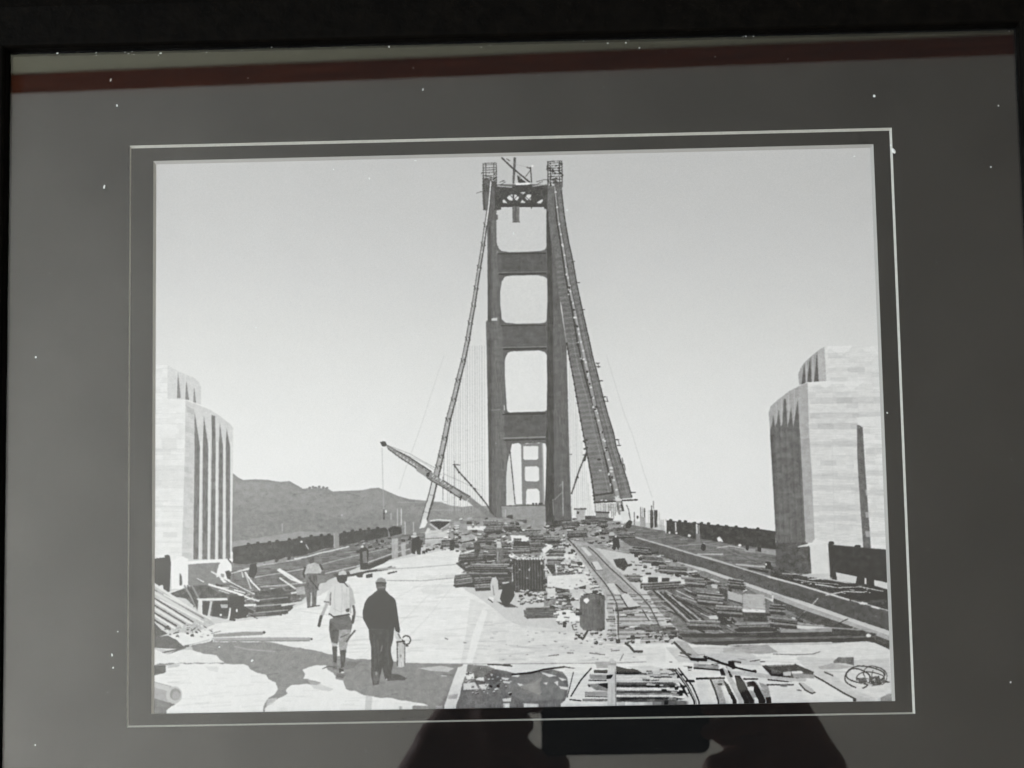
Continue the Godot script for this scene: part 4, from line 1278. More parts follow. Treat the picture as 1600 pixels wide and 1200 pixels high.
func draw_cables():
	l(160, 1.1, [647.5, 612.7, 645.9, 798.8], 0.75)
	l(182, 1.1, [652, 593.7, 650.1, 798.8], 0.75)
	l(182, 1.1, [657.2, 575.5, 655, 798.9], 0.75)
	l(160, 1.1, [662.4, 557.2, 659.9, 799], 0.75)
	l(182, 1.1, [666.9, 539, 664.1, 799.1], 0.75)
	l(182, 1.1, [672.9, 514.6, 669.7, 799.2], 0.75)
	l(160, 1.1, [677.4, 498.1, 673.9, 799.3], 0.75)
	l(182, 1.1, [683.4, 476.1, 679.6, 799.4], 0.75)
	l(182, 1.1, [689.4, 449.9, 685.2, 799.5], 0.75)
	l(160, 1.1, [693.9, 429.1, 689.4, 799.6], 0.75)
	l(182, 1.1, [699.6, 428, 695, 799.7], 0.75)
	l(182, 1.1, [705.3, 428.1, 700.6, 799.8], 0.75)
	l(160, 1.1, [711, 428.2, 706.2, 799.9], 0.75)
	l(182, 1.1, [715.9, 428.3, 711.1, 800], 0.75)
	l(182, 1.1, [720.9, 428.4, 716, 800.1], 0.75)
	l(160, 1.1, [726.5, 428.6, 721.6, 800.2], 0.75)
	l(182, 1.1, [732.2, 428.7, 727.2, 800.3], 0.75)
	l(120, 1.4, [639.8, 666, 637.5, 728.2], 0.8)
	l(120, 1.7, [662.1, 683.5, 660.5, 796.2], 0.6)
	l(110, 1.7, [636.3, 718.3, 635.6, 770.4], 0.7)
	l(98, 6.7, [752.3, 57.3, 747.2, 111.2], 1)
	l(196, 2.8, [752, 57.3, 746.9, 111.2], 1)
	l(84, 1.7, [754.1, 57.4, 749, 111.2], 1)
	l(98, 7.2, [747.2, 111.2, 739.3, 157.6], 1)
	l(196, 3.3, [746.9, 111.2, 739, 157.6], 1)
	l(84, 1.7, [749.2, 111.2, 741.3, 157.6], 1)
	l(98, 7.7, [739.3, 157.6, 732.9, 201], 1)
	l(196, 3.7, [739, 157.6, 732.6, 201], 1)
	l(84, 1.7, [741.5, 157.6, 735.1, 201], 1)
	l(98, 8.1, [732.9, 201, 723.6, 252.9], 1)
	l(176, 4.2, [732.6, 201, 723.3, 252.9], 1)
	l(84, 1.7, [735.3, 201, 726, 252.9], 1)
	l(98, 8.6, [723.6, 252.9, 715.8, 298.9], 1)
	l(176, 4.7, [723.3, 252.9, 715.5, 298.9], 1)
	l(84, 1.7, [726.2, 252.9, 718.3, 299], 1)
	l(98, 9.1, [715.8, 298.9, 709.5, 337.7], 1)
	l(176, 5.1, [715.5, 298.9, 709.2, 337.7], 1)
	l(84, 1.7, [718.5, 299, 712.3, 337.8], 1)
	l(98, 9.5, [709.5, 337.7, 701.8, 377.8], 1)
	l(176, 5.6, [709.2, 337.7, 701.5, 377.8], 1)
	l(84, 1.7, [712.5, 337.8, 704.8, 377.9], 1)
	l(98, 10.0, [701.8, 377.8, 695.6, 413.6], 1)
	l(176, 6.1, [701.5, 377.8, 695.3, 413.6], 1)
	l(84, 1.7, [705, 377.9, 698.8, 413.6], 1)
	l(98, 10.5, [695.6, 413.6, 685, 462], 1)
	l(176, 6.5, [695.3, 413.6, 684.7, 462], 1)
	l(84, 1.7, [699, 413.6, 688.3, 462.1], 1)
	l(98, 10.9, [685, 462, 673, 506.1], 1)
	l(176, 7.0, [684.7, 462, 672.7, 506.1], 1)
	l(84, 1.7, [688.5, 462.1, 676.6, 506.2], 1)
	l(98, 11.4, [673, 506.1, 662.5, 548.6], 1)
	l(176, 7.4, [672.7, 506.1, 662.2, 548.6], 1)
	l(84, 1.7, [676.8, 506.2, 666.3, 548.7], 1)
	l(98, 11.8, [662.5, 548.6, 650.1, 592.5], 1)
	l(176, 7.9, [662.2, 548.6, 649.8, 592.5], 1)
	l(84, 1.7, [666.5, 548.7, 654, 592.6], 1)
	l(98, 12.3, [650.1, 592.5, 641.6, 633.5], 1)
	l(176, 8.4, [649.8, 592.5, 641.3, 633.5], 1)
	l(84, 1.7, [654.2, 592.6, 645.7, 633.6], 1)
	l(98, 12.8, [641.6, 633.5, 632.6, 673], 1)
	l(176, 8.8, [641.3, 633.5, 632.4, 673], 1)
	l(84, 1.7, [645.9, 633.6, 636.9, 673.1], 1)
	l(98, 13.2, [632.6, 673, 626.7, 696.9], 1)
	l(176, 9.3, [632.4, 673, 626.4, 696.9], 1)
	l(84, 1.7, [637.1, 673.1, 631.2, 697], 1)
	l(98, 13.7, [626.7, 696.9, 619.3, 725], 1)
	l(176, 9.8, [626.4, 696.9, 619, 725], 1)
	l(84, 1.7, [631.4, 697, 624, 725.1], 1)
	l(98, 14.2, [619.3, 725, 610.4, 760.1], 1)
	l(214, 10.2, [619, 725, 610.1, 760.1], 1)
	l(84, 1.7, [624.2, 725.1, 615.3, 760.2], 1)
	l(98, 14.6, [610.4, 760.1, 598.7, 797.8], 1)
	l(214, 10.7, [610.1, 760.1, 598.4, 797.8], 1)
	l(84, 1.7, [615.5, 760.2, 603.8, 797.9], 1)
	l(98, 15.1, [598.7, 797.8, 592.8, 817.4], 1)
	l(214, 11.2, [598.4, 797.8, 592.6, 817.4], 1)
	l(84, 1.7, [604, 797.9, 598.1, 817.5], 1)
	l(92, 1.7, [734.8, 151.6, 737.8, 161.9], 1)
	l(88, 2.1, [740.8, 153.2, 743.8, 160.6], 1)
	l(92, 1.7, [728.3, 195.1, 731.4, 205.3], 1)
	l(88, 2.1, [734.4, 196.6, 737.6, 204], 1)
	l(92, 1.7, [718.8, 247, 722.1, 257.2], 1)
	l(88, 2.1, [725.1, 248.6, 728.4, 255.9], 1)
	l(92, 1.7, [710.9, 293.1, 714.3, 303.2], 1)
	l(88, 2.1, [717.2, 294.6, 720.7, 301.9], 1)
	l(92, 1.7, [704.5, 331.8, 708, 342], 1)
	l(88, 2.1, [711, 333.4, 714.6, 340.7], 1)
	l(92, 1.7, [696.6, 372, 700.3, 382.1], 1)
	l(88, 2.1, [703.3, 373.5, 707, 380.8], 1)
	l(92, 1.7, [690.3, 407.7, 694.1, 417.8], 1)
	l(88, 2.1, [697.1, 409.3, 700.9, 416.6], 1)
	l(92, 1.7, [679.5, 456.2, 683.5, 466.3], 1)
	l(88, 2.1, [686.4, 457.8, 690.5, 465], 1)
	l(92, 1.7, [667.4, 500.3, 671.5, 510.3], 1)
	l(88, 2.1, [674.5, 501.8, 678.6, 509.1], 1)
	l(92, 1.7, [656.8, 542.8, 661.1, 552.9], 1)
	l(88, 2.1, [664, 544.4, 668.3, 551.6], 1)
	l(92, 1.7, [644.2, 586.7, 648.6, 596.7], 1)
	l(88, 2.1, [651.5, 588.3, 656, 595.5], 1)
	l(92, 1.7, [635.6, 627.7, 640.1, 637.7], 1)
	l(88, 2.1, [643.1, 629.3, 647.6, 636.4], 1)
	l(92, 1.7, [626.5, 667.2, 631.2, 677.2], 1)
	l(88, 2.1, [634.1, 668.8, 638.8, 675.9], 1)
	l(92, 1.7, [620.4, 691.1, 625.2, 701.1], 1)
	l(88, 2.1, [628.2, 692.7, 633, 699.8], 1)
	l(92, 1.7, [612.9, 719.2, 617.8, 729.2], 1)
	l(88, 2.1, [620.7, 720.8, 625.7, 727.9], 1)
	o(215, 742.2, 140.2, 1.8, 1.8, 3, 1)
	o(215, 736.1, 179.3, 1.8, 1.8, 3, 1)
	o(215, 729.8, 218.3, 1.8, 1.8, 3, 1)
	o(215, 722.8, 257.2, 1.8, 1.8, 3, 1)
	o(215, 716.2, 296.1, 1.8, 1.8, 3, 1)
	o(215, 710, 334.8, 1.8, 1.8, 3, 1)
	o(215, 702.6, 373.5, 1.8, 1.8, 3, 1)
	o(215, 695.8, 412.1, 1.8, 1.8, 3, 1)
	o(215, 687.5, 450.6, 1.8, 1.8, 3, 1)
	o(215, 677.6, 489, 1.8, 1.8, 3, 1)
	o(215, 667.8, 527.4, 1.8, 1.8, 3, 1)
	o(215, 657.7, 565.6, 1.8, 1.8, 3, 1)
	o(215, 647.7, 603.8, 1.8, 1.8, 3, 1)
	o(215, 639.7, 642, 1.8, 1.8, 3, 1)
	o(215, 630.9, 680, 1.8, 1.8, 3, 1)
	o(215, 621.1, 718, 1.8, 1.8, 3, 1)
	l(232, 2.0, [752.3, 58.8, 747.2, 111.2, 740.7, 157.6], 1)
	l(206, 1.3, [642.7, 448.3, 614.7, 529.1, 586.8, 612.5, 570.8, 654.7, 550.5, 709.5, 540.3, 743.2], 0.8)
	l(90, 1.8, [612.2, 727.7, 600.4, 772.5], 0.8)
	l(95, 1.5, [622.1, 727.9, 612.9, 781.2], 0.8)
	l(170, 1.1, [919.6, 470.6, 915.4, 809.6], 0.7)
	l(190, 1.1, [923.2, 498.5, 919.6, 809.7], 0.7)
	l(190, 1.1, [926.9, 526.4, 923.8, 809.8], 0.7)
	l(170, 1.1, [931.2, 558.9, 928.7, 809.9], 0.7)
	l(190, 1.1, [934.8, 586.6, 932.9, 810], 0.7)
	l(190, 1.1, [939, 619, 937.8, 810.1], 0.7)
	l(170, 1.1, [942.7, 646.7, 942, 810.1], 0.7)
	l(190, 1.1, [946.9, 679, 946.9, 810.2], 0.7)
	l(190, 1.1, [951.1, 711.1, 951.8, 810.3], 0.7)
	l(170, 1.1, [954.7, 738.7, 956, 810.4], 0.7)
	l(190, 1.1, [958.4, 766.2, 960.2, 810.5], 0.7)
	l(190, 1.1, [962.6, 798.3, 965.1, 810.6], 0.7)
	p(128, [909.7, 85.8, 915.5, 147.1, 923.7, 202.4, 931.4, 241.7, 938.9, 292.4, 949, 347.3, 961.8, 410.7, 970.7, 458.1, 979.1, 491.2, 990, 541.2, 1000.3, 584.1, 1013.3, 629.7, 1017.6, 658.1, 1030.6, 700.8, 1040.4, 733.4, 1049.9, 772.2, 967.8, 781.2, 966.2, 760, 962.1, 724.8, 952.2, 662.5, 944.7, 619.8, 935.3, 561.4, 929.2, 518.6, 919.7, 462.8, 914.2, 428.3, 910.4, 399.6, 905.1, 346.3, 897.3, 310.2, 894.2, 255.3, 889.4, 208.9, 883.9, 197.2, 879.3, 143.3, 879.2, 72, 893.5, 70.9], 9, 0, 1)
	p(118, [879.2, 72, 893.5, 72.3, 896.4, 143.7, 903.8, 202, 912.3, 274.5, 925, 346.8, 934.9, 414.4, 943.8, 461.8, 954.1, 507.7, 965.8, 553.5, 978.4, 619.1, 988.7, 663.2, 998.7, 718.4, 1007.5, 760.9, 1008.5, 779.1, 967.8, 781.2, 966.2, 760, 962.1, 724.8, 952.2, 662.5, 944.7, 619.8, 935.3, 561.4, 929.2, 518.6, 919.7, 462.8, 914.2, 428.3, 910.4, 399.6, 905.1, 346.3, 897.3, 310.2, 894.2, 255.3, 889.4, 208.9, 883.9, 197.2, 879.3, 143.3], 6, 0, 0.6)
	p(136, [923.6, 482.8, 937.8, 476, 978.4, 619.1, 1007.5, 760.9, 967.8, 781.2, 944.7, 619.8], 7, 0, 0.7)
	l(72, 2.8, [893.5, 73.8, 897.7, 151, 905.2, 202, 913.7, 274.5, 926.4, 346.8, 936.3, 414.5, 945.1, 464.7, 955.4, 512, 967.1, 556.4, 979.8, 622, 990, 666, 1000.1, 718.5, 1008.9, 760.9], 1)
	l(108, 1.7, [887.8, 73.7, 892, 150.9, 899.5, 201.9, 908, 274.4, 920.7, 346.7, 930.6, 414.3, 939.5, 464.6, 949.8, 511.9, 961.5, 556.3, 974.1, 621.9, 984.4, 665.9, 994.5, 718.4, 1003.3, 760.8], 0.5)
	l(104, 5.9, [895.3, 73.8, 902.4, 151.1], 1)
	l(172, 2.8, [894.5, 73.8, 901.5, 151.1], 1)
	l(104, 6.4, [902.4, 151.1, 909.9, 202.1], 1)
	l(172, 3.3, [901.5, 151.1, 909, 202.1], 1)
	l(104, 6.9, [909.9, 202.1, 916.1, 247.1], 1)
	l(172, 3.8, [909, 202.1, 915.2, 247.1], 1)
	l(104, 7.4, [916.1, 247.1, 923.5, 302.1], 1)
	l(172, 4.3, [915.2, 247.1, 922.6, 302.1], 1)
	l(104, 7.9, [923.5, 302.1, 935, 361.4], 1)
	l(172, 4.8, [922.6, 302.1, 934.2, 361.3], 1)
	l(104, 8.4, [935, 361.4, 945.1, 419], 1)
	l(172, 5.3, [934.2, 361.3, 944.3, 418.9], 1)
	l(104, 8.9, [945.1, 419, 954.1, 462.1], 1)
	l(172, 5.8, [944.3, 418.9, 953.2, 462], 1)
	l(104, 9.4, [954.1, 462.1, 964.8, 519.4], 1)
	l(172, 6.4, [953.2, 462, 964, 519.3], 1)
	l(104, 9.9, [964.8, 519.4, 974.3, 570.8], 1)
	l(158, 6.9, [964, 519.3, 973.4, 570.8], 1)
	l(104, 10.5, [974.3, 570.8, 985.8, 620.7], 1)
	l(158, 7.4, [973.4, 570.8, 985, 620.7], 1)
	l(104, 11.0, [985.8, 620.7, 993.4, 658.3], 1)
	l(158, 7.9, [985, 620.7, 992.6, 658.3], 1)
	l(104, 11.5, [993.4, 658.3, 1006.3, 707.3], 1)
	l(158, 8.4, [992.6, 658.3, 1005.5, 707.3], 1)
	l(104, 12.0, [1006.3, 707.3, 1015.9, 749.8], 1)
	l(158, 8.9, [1005.5, 707.3, 1015, 749.7], 1)
	l(104, 12.5, [1015.9, 749.8, 1022.1, 782.2], 1)
	l(158, 9.4, [1015, 749.7, 1021.3, 782.2], 1)
	l(104, 13.0, [1022.1, 782.2, 1026.4, 806.2], 1)
	l(158, 9.9, [1021.3, 782.2, 1025.6, 806.2], 1)
	o(224, 896, 85.4, 2.4, 2.1, 3, 1)
	o(224, 899.1, 120.2, 2.4, 2.1, 3, 1)
	o(224, 903.1, 158.8, 2.4, 2.1, 3, 1)
	o(224, 906.4, 181.7, 2.4, 2.1, 3, 1)
	o(224, 910.4, 208.8, 2.4, 2.1, 3, 1)
	o(224, 913.2, 229.1, 2.4, 2.1, 3, 1)
	o(224, 916.8, 255.3, 2.4, 2.1, 3, 1)
	o(224, 920.1, 280.1, 2.4, 2.1, 3, 1)
	o(224, 924.8, 311, 2.4, 2.1, 3, 1)
	o(224, 930, 337.7, 2.4, 2.1, 3, 1)
	o(224, 936.1, 370, 2.4, 2.1, 3, 1)
	o(224, 940.6, 395.9, 2.4, 2.1, 3, 1)
	o(224, 946, 425.4, 2.4, 2.1, 3, 1)
	o(224, 950.1, 444.8, 2.4, 2.1, 3, 1)
	o(224, 955.3, 470.7, 2.4, 2.1, 3, 1)
	o(224, 960.1, 496.5, 2.4, 2.1, 3, 1)
	o(224, 965.8, 527.1, 2.4, 2.1, 3, 1)
	o(224, 970.1, 550.2, 2.4, 2.1, 3, 1)
	o(224, 975.6, 578.3, 2.4, 2.1, 3, 1)
	o(224, 980.8, 600.7, 2.4, 2.1, 3, 1)
	o(224, 986.6, 626.3, 2.4, 2.1, 3, 1)
	o(224, 990, 643.3, 2.4, 2.1, 3, 1)
	o(224, 994.9, 665.7, 2.4, 2.1, 3, 1)
	o(224, 1000.8, 687.7, 2.4, 2.1, 3, 1)
	o(224, 1007.4, 713.7, 2.4, 2.1, 3, 1)
	o(224, 1011.6, 732.8, 2.4, 2.1, 3, 1)
	o(224, 1016.4, 754.6, 2.4, 2.1, 3, 1)
	o(224, 1019.2, 769.2, 2.4, 2.1, 3, 1)
	o(224, 1022.3, 785.8, 2.4, 2.1, 3, 1)
	o(224, 1024.3, 796.6, 2.4, 2.1, 3, 1)
	o(62, 918.1, 254.4, 1.5, 1.5, 3, 1)
	o(55, 947.9, 468.4, 1.9, 2.3, 3, 1)
	o(225, 944.8, 461.7, 1.4, 1.9, 3, 1)
	o(225, 941.5, 407.3, 2.3, 2.7, 3, 1)
	o(55, 938.3, 390, 2.2, 2.1, 3, 1)
	o(62, 973.7, 575.9, 2.1, 1.7, 3, 1)
	o(225, 944.2, 457.9, 2.3, 3.1, 3, 1)
	o(225, 920.7, 305.5, 1.5, 2.9, 3, 1)
	o(225, 979.1, 584.5, 2.0, 1.8, 3, 1)
	o(62, 945.5, 470.3, 1.7, 3.2, 3, 1)
	o(55, 921.1, 314.2, 1.9, 2.1, 3, 1)
	o(62, 996.2, 666.8, 2.2, 1.6, 3, 1)
	o(55, 1007.5, 726.7, 1.5, 2.9, 3, 1)
	o(225, 920, 317.9, 1.7, 1.7, 3, 1)
	o(225, 938.9, 425.9, 2.1, 2.2, 3, 1)
	o(55, 973.6, 595.9, 2.3, 2.4, 3, 1)
	o(55, 943.7, 457.6, 1.5, 3.2, 3, 1)
	o(55, 931.4, 353, 2.3, 2.1, 3, 1)
	o(225, 1003.8, 743, 1.6, 3.1, 3, 1)
	o(62, 987.9, 627.1, 1.5, 3.3, 3, 1)
	o(62, 938.2, 429.5, 2.0, 2.3, 3, 1)
	o(62, 957.5, 510.6, 2.3, 2.4, 3, 1)
	o(225, 958.5, 501.1, 1.6, 1.8, 3, 1)
	o(55, 938.9, 432.3, 2.3, 2.6, 3, 1)
	o(62, 937.3, 424, 2.0, 2.0, 3, 1)
	o(62, 935.4, 388.1, 1.3, 2.6, 3, 1)
	o(225, 1004, 713.7, 1.6, 2.0, 3, 1)
	o(70, 957.8, 491.8, 2.4, 2.9, 3, 1)
	o(70, 925.6, 336, 2.4, 2.0, 3, 1)
	o(70, 991.8, 673.8, 1.8, 2.6, 3, 1)
	o(225, 1000.6, 719.5, 2.1, 3.1, 3, 1)
	o(70, 976.3, 570.5, 2.4, 2.6, 3, 1)
	o(225, 932, 370.3, 2.4, 2.4, 3, 1)
	o(225, 950.9, 463.8, 2.4, 2.6, 3, 1)
	o(70, 995.9, 661.8, 2.4, 2.4, 3, 1)
	o(225, 924, 298.4, 1.6, 1.9, 3, 1)
	o(225, 916.4, 272.8, 1.6, 3.0, 3, 1)
	o(70, 962.9, 519.2, 2.0, 1.6, 3, 1)
	o(225, 909, 205.6, 2.6, 3.0, 3, 1)
	o(225, 969.3, 570.9, 1.9, 2.7, 3, 1)
	o(62, 922, 302.6, 2.1, 3.1, 3, 1)
	o(55, 966.5, 549, 2.4, 1.6, 3, 1)
	o(62, 1007.6, 758.3, 2.3, 2.6, 3, 1)
	o(70, 925.3, 334.7, 2.6, 1.5, 3, 1)
	l(76, 2.1, [909.7, 85.8, 915.5, 147.1, 923.7, 202.4, 931.4, 241.7, 938.9, 292.4, 949, 347.3, 961.8, 410.7, 970.7, 458.1, 979.1, 491.2, 990, 541.2, 1000.3, 584.1, 1013.3, 629.7, 1017.6, 658.1, 1030.6, 700.8, 1040.4, 733.4, 1049.9, 772.2], 1)
	l(80, 2.0, [914.2, 428.3, 919.7, 462.8, 929.2, 518.6, 935.3, 561.4, 944.7, 619.8, 952.2, 662.5, 962.1, 724.8, 966.2, 760, 967.8, 781.2], 1)
	o(62, 914.2, 428.3, 2.0, 2.4, 3, 1)
	o(62, 916.1, 439.7, 2.0, 2.4, 3, 1)
	o(62, 917.9, 451.1, 2.0, 2.4, 3, 1)
	o(62, 919.7, 462.8, 2.0, 2.4, 3, 1)
	o(62, 922.9, 481.2, 2.0, 2.4, 3, 1)
	o(62, 926, 499.6, 2.0, 2.4, 3, 1)
	o(62, 929.2, 518.6, 2.0, 2.4, 3, 1)
	o(62, 931.2, 532.8, 2.0, 2.4, 3, 1)
	o(62, 933.2, 546.9, 2.0, 2.4, 3, 1)
	o(62, 935.3, 561.4, 2.0, 2.4, 3, 1)
	o(62, 938.4, 580.7, 2.0, 2.4, 3, 1)
	o(62, 941.5, 600, 2.0, 2.4, 3, 1)
	o(62, 944.7, 619.8, 2.0, 2.4, 3, 1)
	o(62, 947.1, 633.9, 2.0, 2.4, 3, 1)
	o(62, 949.6, 648, 2.0, 2.4, 3, 1)
	o(62, 952.2, 662.5, 2.0, 2.4, 3, 1)
	o(62, 955.4, 683, 2.0, 2.4, 3, 1)
	o(62, 958.7, 703.6, 2.0, 2.4, 3, 1)
	o(62, 962.1, 724.8, 2.0, 2.4, 3, 1)
	o(62, 963.4, 736.4, 2.0, 2.4, 3, 1)
	o(62, 964.8, 748.1, 2.0, 2.4, 3, 1)
	o(62, 966.2, 760, 2.0, 2.4, 3, 1)
	o(62, 966.7, 767, 2.0, 2.4, 3, 1)
	o(62, 967.3, 774, 2.0, 2.4, 3, 1)
	l(112, 1.1, [917.4, 442.7, 939.4, 440.3], 0.55)
	l(116, 1.1, [954.8, 442.1, 966.1, 439.4], 0.5)
	l(150, 1.1, [919, 452.7, 941.2, 450.4], 0.55)
	l(116, 1.1, [956.9, 452.1, 968, 449.5], 0.5)
	l(112, 1.1, [920.6, 462.8, 943, 460.4], 0.55)
	l(116, 1.1, [959, 462.2, 970, 459.5], 0.5)
	l(112, 1.1, [922.3, 472.8, 945, 470.4], 0.55)
	l(116, 1.1, [960.9, 472.2, 972.6, 469.6], 0.5)
	l(150, 1.1, [924, 482.8, 947.1, 480.5], 0.55)
	l(116, 1.1, [962.8, 482.2, 975.2, 479.7], 0.5)
	l(112, 1.1, [925.7, 492.9, 949.3, 490.5], 0.55)
	l(116, 1.1, [964.7, 492.3, 977.8, 489.7], 0.5)
	l(112, 1.1, [927.4, 502.9, 951.5, 500.6], 0.55)
	l(116, 1.1, [966.5, 502.3, 979.9, 499.7], 0.5)
	l(150, 1.1, [929.1, 512.9, 953.7, 510.6], 0.55)
	l(116, 1.1, [968.4, 512.3, 982.1, 509.8], 0.5)
	l(112, 1.1, [930.7, 522.9, 956.3, 520.6], 0.55)
	l(116, 1.1, [970.3, 522.3, 984.3, 519.8], 0.5)
	l(112, 1.1, [932.2, 532.9, 958.9, 530.6], 0.55)
	l(116, 1.1, [972.1, 532.3, 986.5, 529.8], 0.5)
	l(150, 1.1, [933.6, 542.9, 961.6, 540.7], 0.55)
	l(116, 1.1, [974, 542.3, 988.6, 539.8], 0.5)
	l(112, 1.1, [935, 552.9, 964.2, 550.7], 0.55)
	l(116, 1.1, [975.8, 552.3, 991, 549.8], 0.5)
	l(112, 1.1, [936.5, 562.9, 966.6, 560.7], 0.55)
	l(116, 1.1, [977.6, 562.3, 993.4, 559.8], 0.5)
	l(150, 1.1, [938, 572.9, 968.5, 570.7], 0.55)
	l(116, 1.1, [979.5, 572.3, 995.8, 569.8], 0.5)
	l(112, 1.1, [939.6, 582.8, 970.4, 580.6], 0.55)
	l(116, 1.1, [981.8, 582.3, 998.2, 579.8], 0.5)
	l(112, 1.1, [941.2, 592.8, 972.3, 590.6], 0.55)
	l(116, 1.1, [984.1, 592.3, 1001, 589.8], 0.5)
	l(150, 1.1, [942.8, 602.8, 974.2, 600.6], 0.55)
	l(116, 1.1, [986.4, 602.3, 1003.8, 599.8], 0.5)
	l(112, 1.1, [944.4, 612.7, 976.2, 610.6], 0.55)
	l(116, 1.1, [988.7, 612.2, 1006.7, 609.8], 0.5)
	l(112, 1.1, [946, 622.7, 978.1, 620.5], 0.55)
	l(116, 1.1, [991, 622.2, 1009.5, 619.7], 0.5)
	l(150, 1.1, [947.8, 632.6, 980.3, 630.5], 0.55)
	l(116, 1.1, [993, 632.2, 1012.2, 629.7], 0.5)
	l(112, 1.1, [949.5, 642.6, 982.7, 640.4], 0.55)
	l(116, 1.1, [995, 642.1, 1013.7, 639.7], 0.5)
	l(112, 1.1, [951.3, 652.5, 985, 650.4], 0.55)
	l(116, 1.1, [997, 652, 1015.1, 649.6], 0.5)
	l(150, 1.1, [953, 662.5, 987.3, 660.3], 0.55)
	l(116, 1.1, [999.1, 662, 1017.1, 659.5], 0.5)
	l(112, 1.1, [954.6, 672.4, 989.4, 670.3], 0.55)
	l(116, 1.1, [1001.8, 671.9, 1020.1, 669.5], 0.5)
	l(112, 1.1, [956.2, 682.3, 991.3, 680.2], 0.55)
	l(116, 1.1, [1004.4, 681.9, 1023.2, 679.4], 0.5)
	l(150, 1.1, [957.8, 692.2, 993.2, 690.1], 0.55)
	l(116, 1.1, [1007, 691.8, 1026.2, 689.4], 0.5)
	l(112, 1.1, [959.4, 702.1, 995.1, 700], 0.55)
	l(116, 1.1, [1009.6, 701.7, 1029.2, 699.3], 0.5)
	l(112, 1.1, [960.9, 712, 997, 710], 0.55)
	l(116, 1.1, [1012.1, 711.7, 1032.2, 709.2], 0.5)
	l(150, 1.1, [962.5, 721.9, 998.9, 719.9], 0.55)
	l(116, 1.1, [1014.4, 721.6, 1035.2, 719.2], 0.5)
	l(112, 1.1, [963.9, 731.8, 1001, 729.8], 0.55)
	l(116, 1.1, [1016.6, 731.5, 1038.1, 729.1], 0.5)
	l(112, 1.1, [965, 741.7, 1003.1, 739.7], 0.55)
	l(116, 1.1, [1018.8, 741.4, 1040.7, 739], 0.5)
	l(150, 1.1, [966.2, 751.6, 1005.1, 749.6], 0.55)
	l(116, 1.1, [1021, 751.3, 1043.2, 748.9], 0.5)
	l(112, 1.1, [967.4, 761.5, 1007.2, 759.4], 0.55)
	l(116, 1.1, [1022.9, 761.2, 1045.6, 758.8], 0.5)
	l(116, 1.1, [1024.8, 771, 1048, 768.7], 0.5)
	l(172, 1.3, [893, 232.8, 905.7, 231], 0.42)
	l(168, 1.3, [919.1, 232.7, 928, 230], 0.42)
	l(96, 1.3, [893.6, 238.6, 906.4, 236.8], 0.42)
	l(98, 1.3, [919.9, 238.5, 929.1, 235.8], 0.42)
	l(172, 1.3, [894.2, 244.4, 907.1, 242.6], 0.42)
	l(168, 1.3, [920.7, 244.3, 930.2, 241.6], 0.42)
	l(96, 1.3, [894.8, 250.2, 907.8, 248.4], 0.42)
	l(98, 1.3, [921.5, 250.1, 931.1, 247.4], 0.42)
	l(172, 1.3, [895.4, 256, 908.5, 254.2], 0.42)
	l(168, 1.3, [922.3, 255.9, 931.9, 253.2], 0.42)
	l(96, 1.3, [895.8, 261.8, 909.1, 259.9], 0.42)
	l(98, 1.3, [923.1, 261.7, 932.8, 259], 0.42)
	l(172, 1.3, [896.1, 267.6, 909.8, 265.7], 0.42)
	l(168, 1.3, [923.8, 267.5, 933.6, 264.8], 0.42)
	l(96, 1.3, [896.5, 273.4, 910.5, 271.5], 0.42)
	l(98, 1.3, [924.6, 273.3, 934.5, 270.6], 0.42)
	l(172, 1.3, [896.8, 279.2, 911.3, 277.3], 0.42)
	l(168, 1.3, [925.4, 279.1, 935.3, 276.4], 0.42)
	l(96, 1.3, [897.1, 284.9, 912.4, 283.1], 0.42)
	l(98, 1.3, [926.2, 284.9, 936.2, 282.2], 0.42)
	l(172, 1.3, [897.5, 290.7, 913.4, 288.9], 0.42)
	l(168, 1.3, [926.9, 290.7, 937, 288], 0.42)
	l(96, 1.3, [897.8, 296.5, 914.4, 294.7], 0.42)
	l(98, 1.3, [927.7, 296.4, 938, 293.8], 0.42)
	l(172, 1.3, [898.1, 302.3, 915.4, 300.5], 0.42)
	l(168, 1.3, [928.5, 302.2, 939.1, 299.6], 0.42)
	l(96, 1.3, [898.5, 308, 916.4, 306.3], 0.42)
	l(98, 1.3, [929.5, 308, 940.2, 305.4], 0.42)
	l(172, 1.3, [899, 313.8, 917.5, 312.1], 0.42)
	l(168, 1.3, [930.7, 313.8, 941.2, 311.1], 0.42)
	l(96, 1.3, [900.3, 319.6, 918.5, 317.8], 0.42)
	l(98, 1.3, [931.8, 319.6, 942.3, 316.9], 0.42)
	l(172, 1.3, [901.5, 325.4, 919.5, 323.6], 0.42)
	l(168, 1.3, [932.9, 325.4, 943.4, 322.7], 0.42)
	l(96, 1.3, [902.8, 331.2, 920.5, 329.4], 0.42)
	l(98, 1.3, [934, 331.1, 944.4, 328.5], 0.42)
	l(172, 1.3, [904, 337, 921.5, 335.2], 0.42)
	l(168, 1.3, [935.2, 336.9, 945.5, 334.3], 0.42)
	l(96, 1.3, [905.3, 342.7, 922.5, 341], 0.42)
	l(98, 1.3, [936.3, 342.7, 946.6, 340.1], 0.42)
	l(172, 1.3, [906.5, 348.5, 923.5, 346.7], 0.42)
	l(168, 1.3, [937.4, 348.5, 947.7, 345.8], 0.42)
	l(96, 1.3, [907.1, 354.3, 924.4, 352.5], 0.42)
	l(98, 1.3, [938.5, 354.2, 948.8, 351.6], 0.42)
	l(172, 1.3, [907.7, 360, 925.2, 358.3], 0.42)
	l(168, 1.3, [939.6, 360, 950, 357.4], 0.42)
	l(96, 1.3, [908.2, 365.8, 926.1, 364], 0.42)
	l(98, 1.3, [940.7, 365.8, 951.1, 363.1], 0.42)
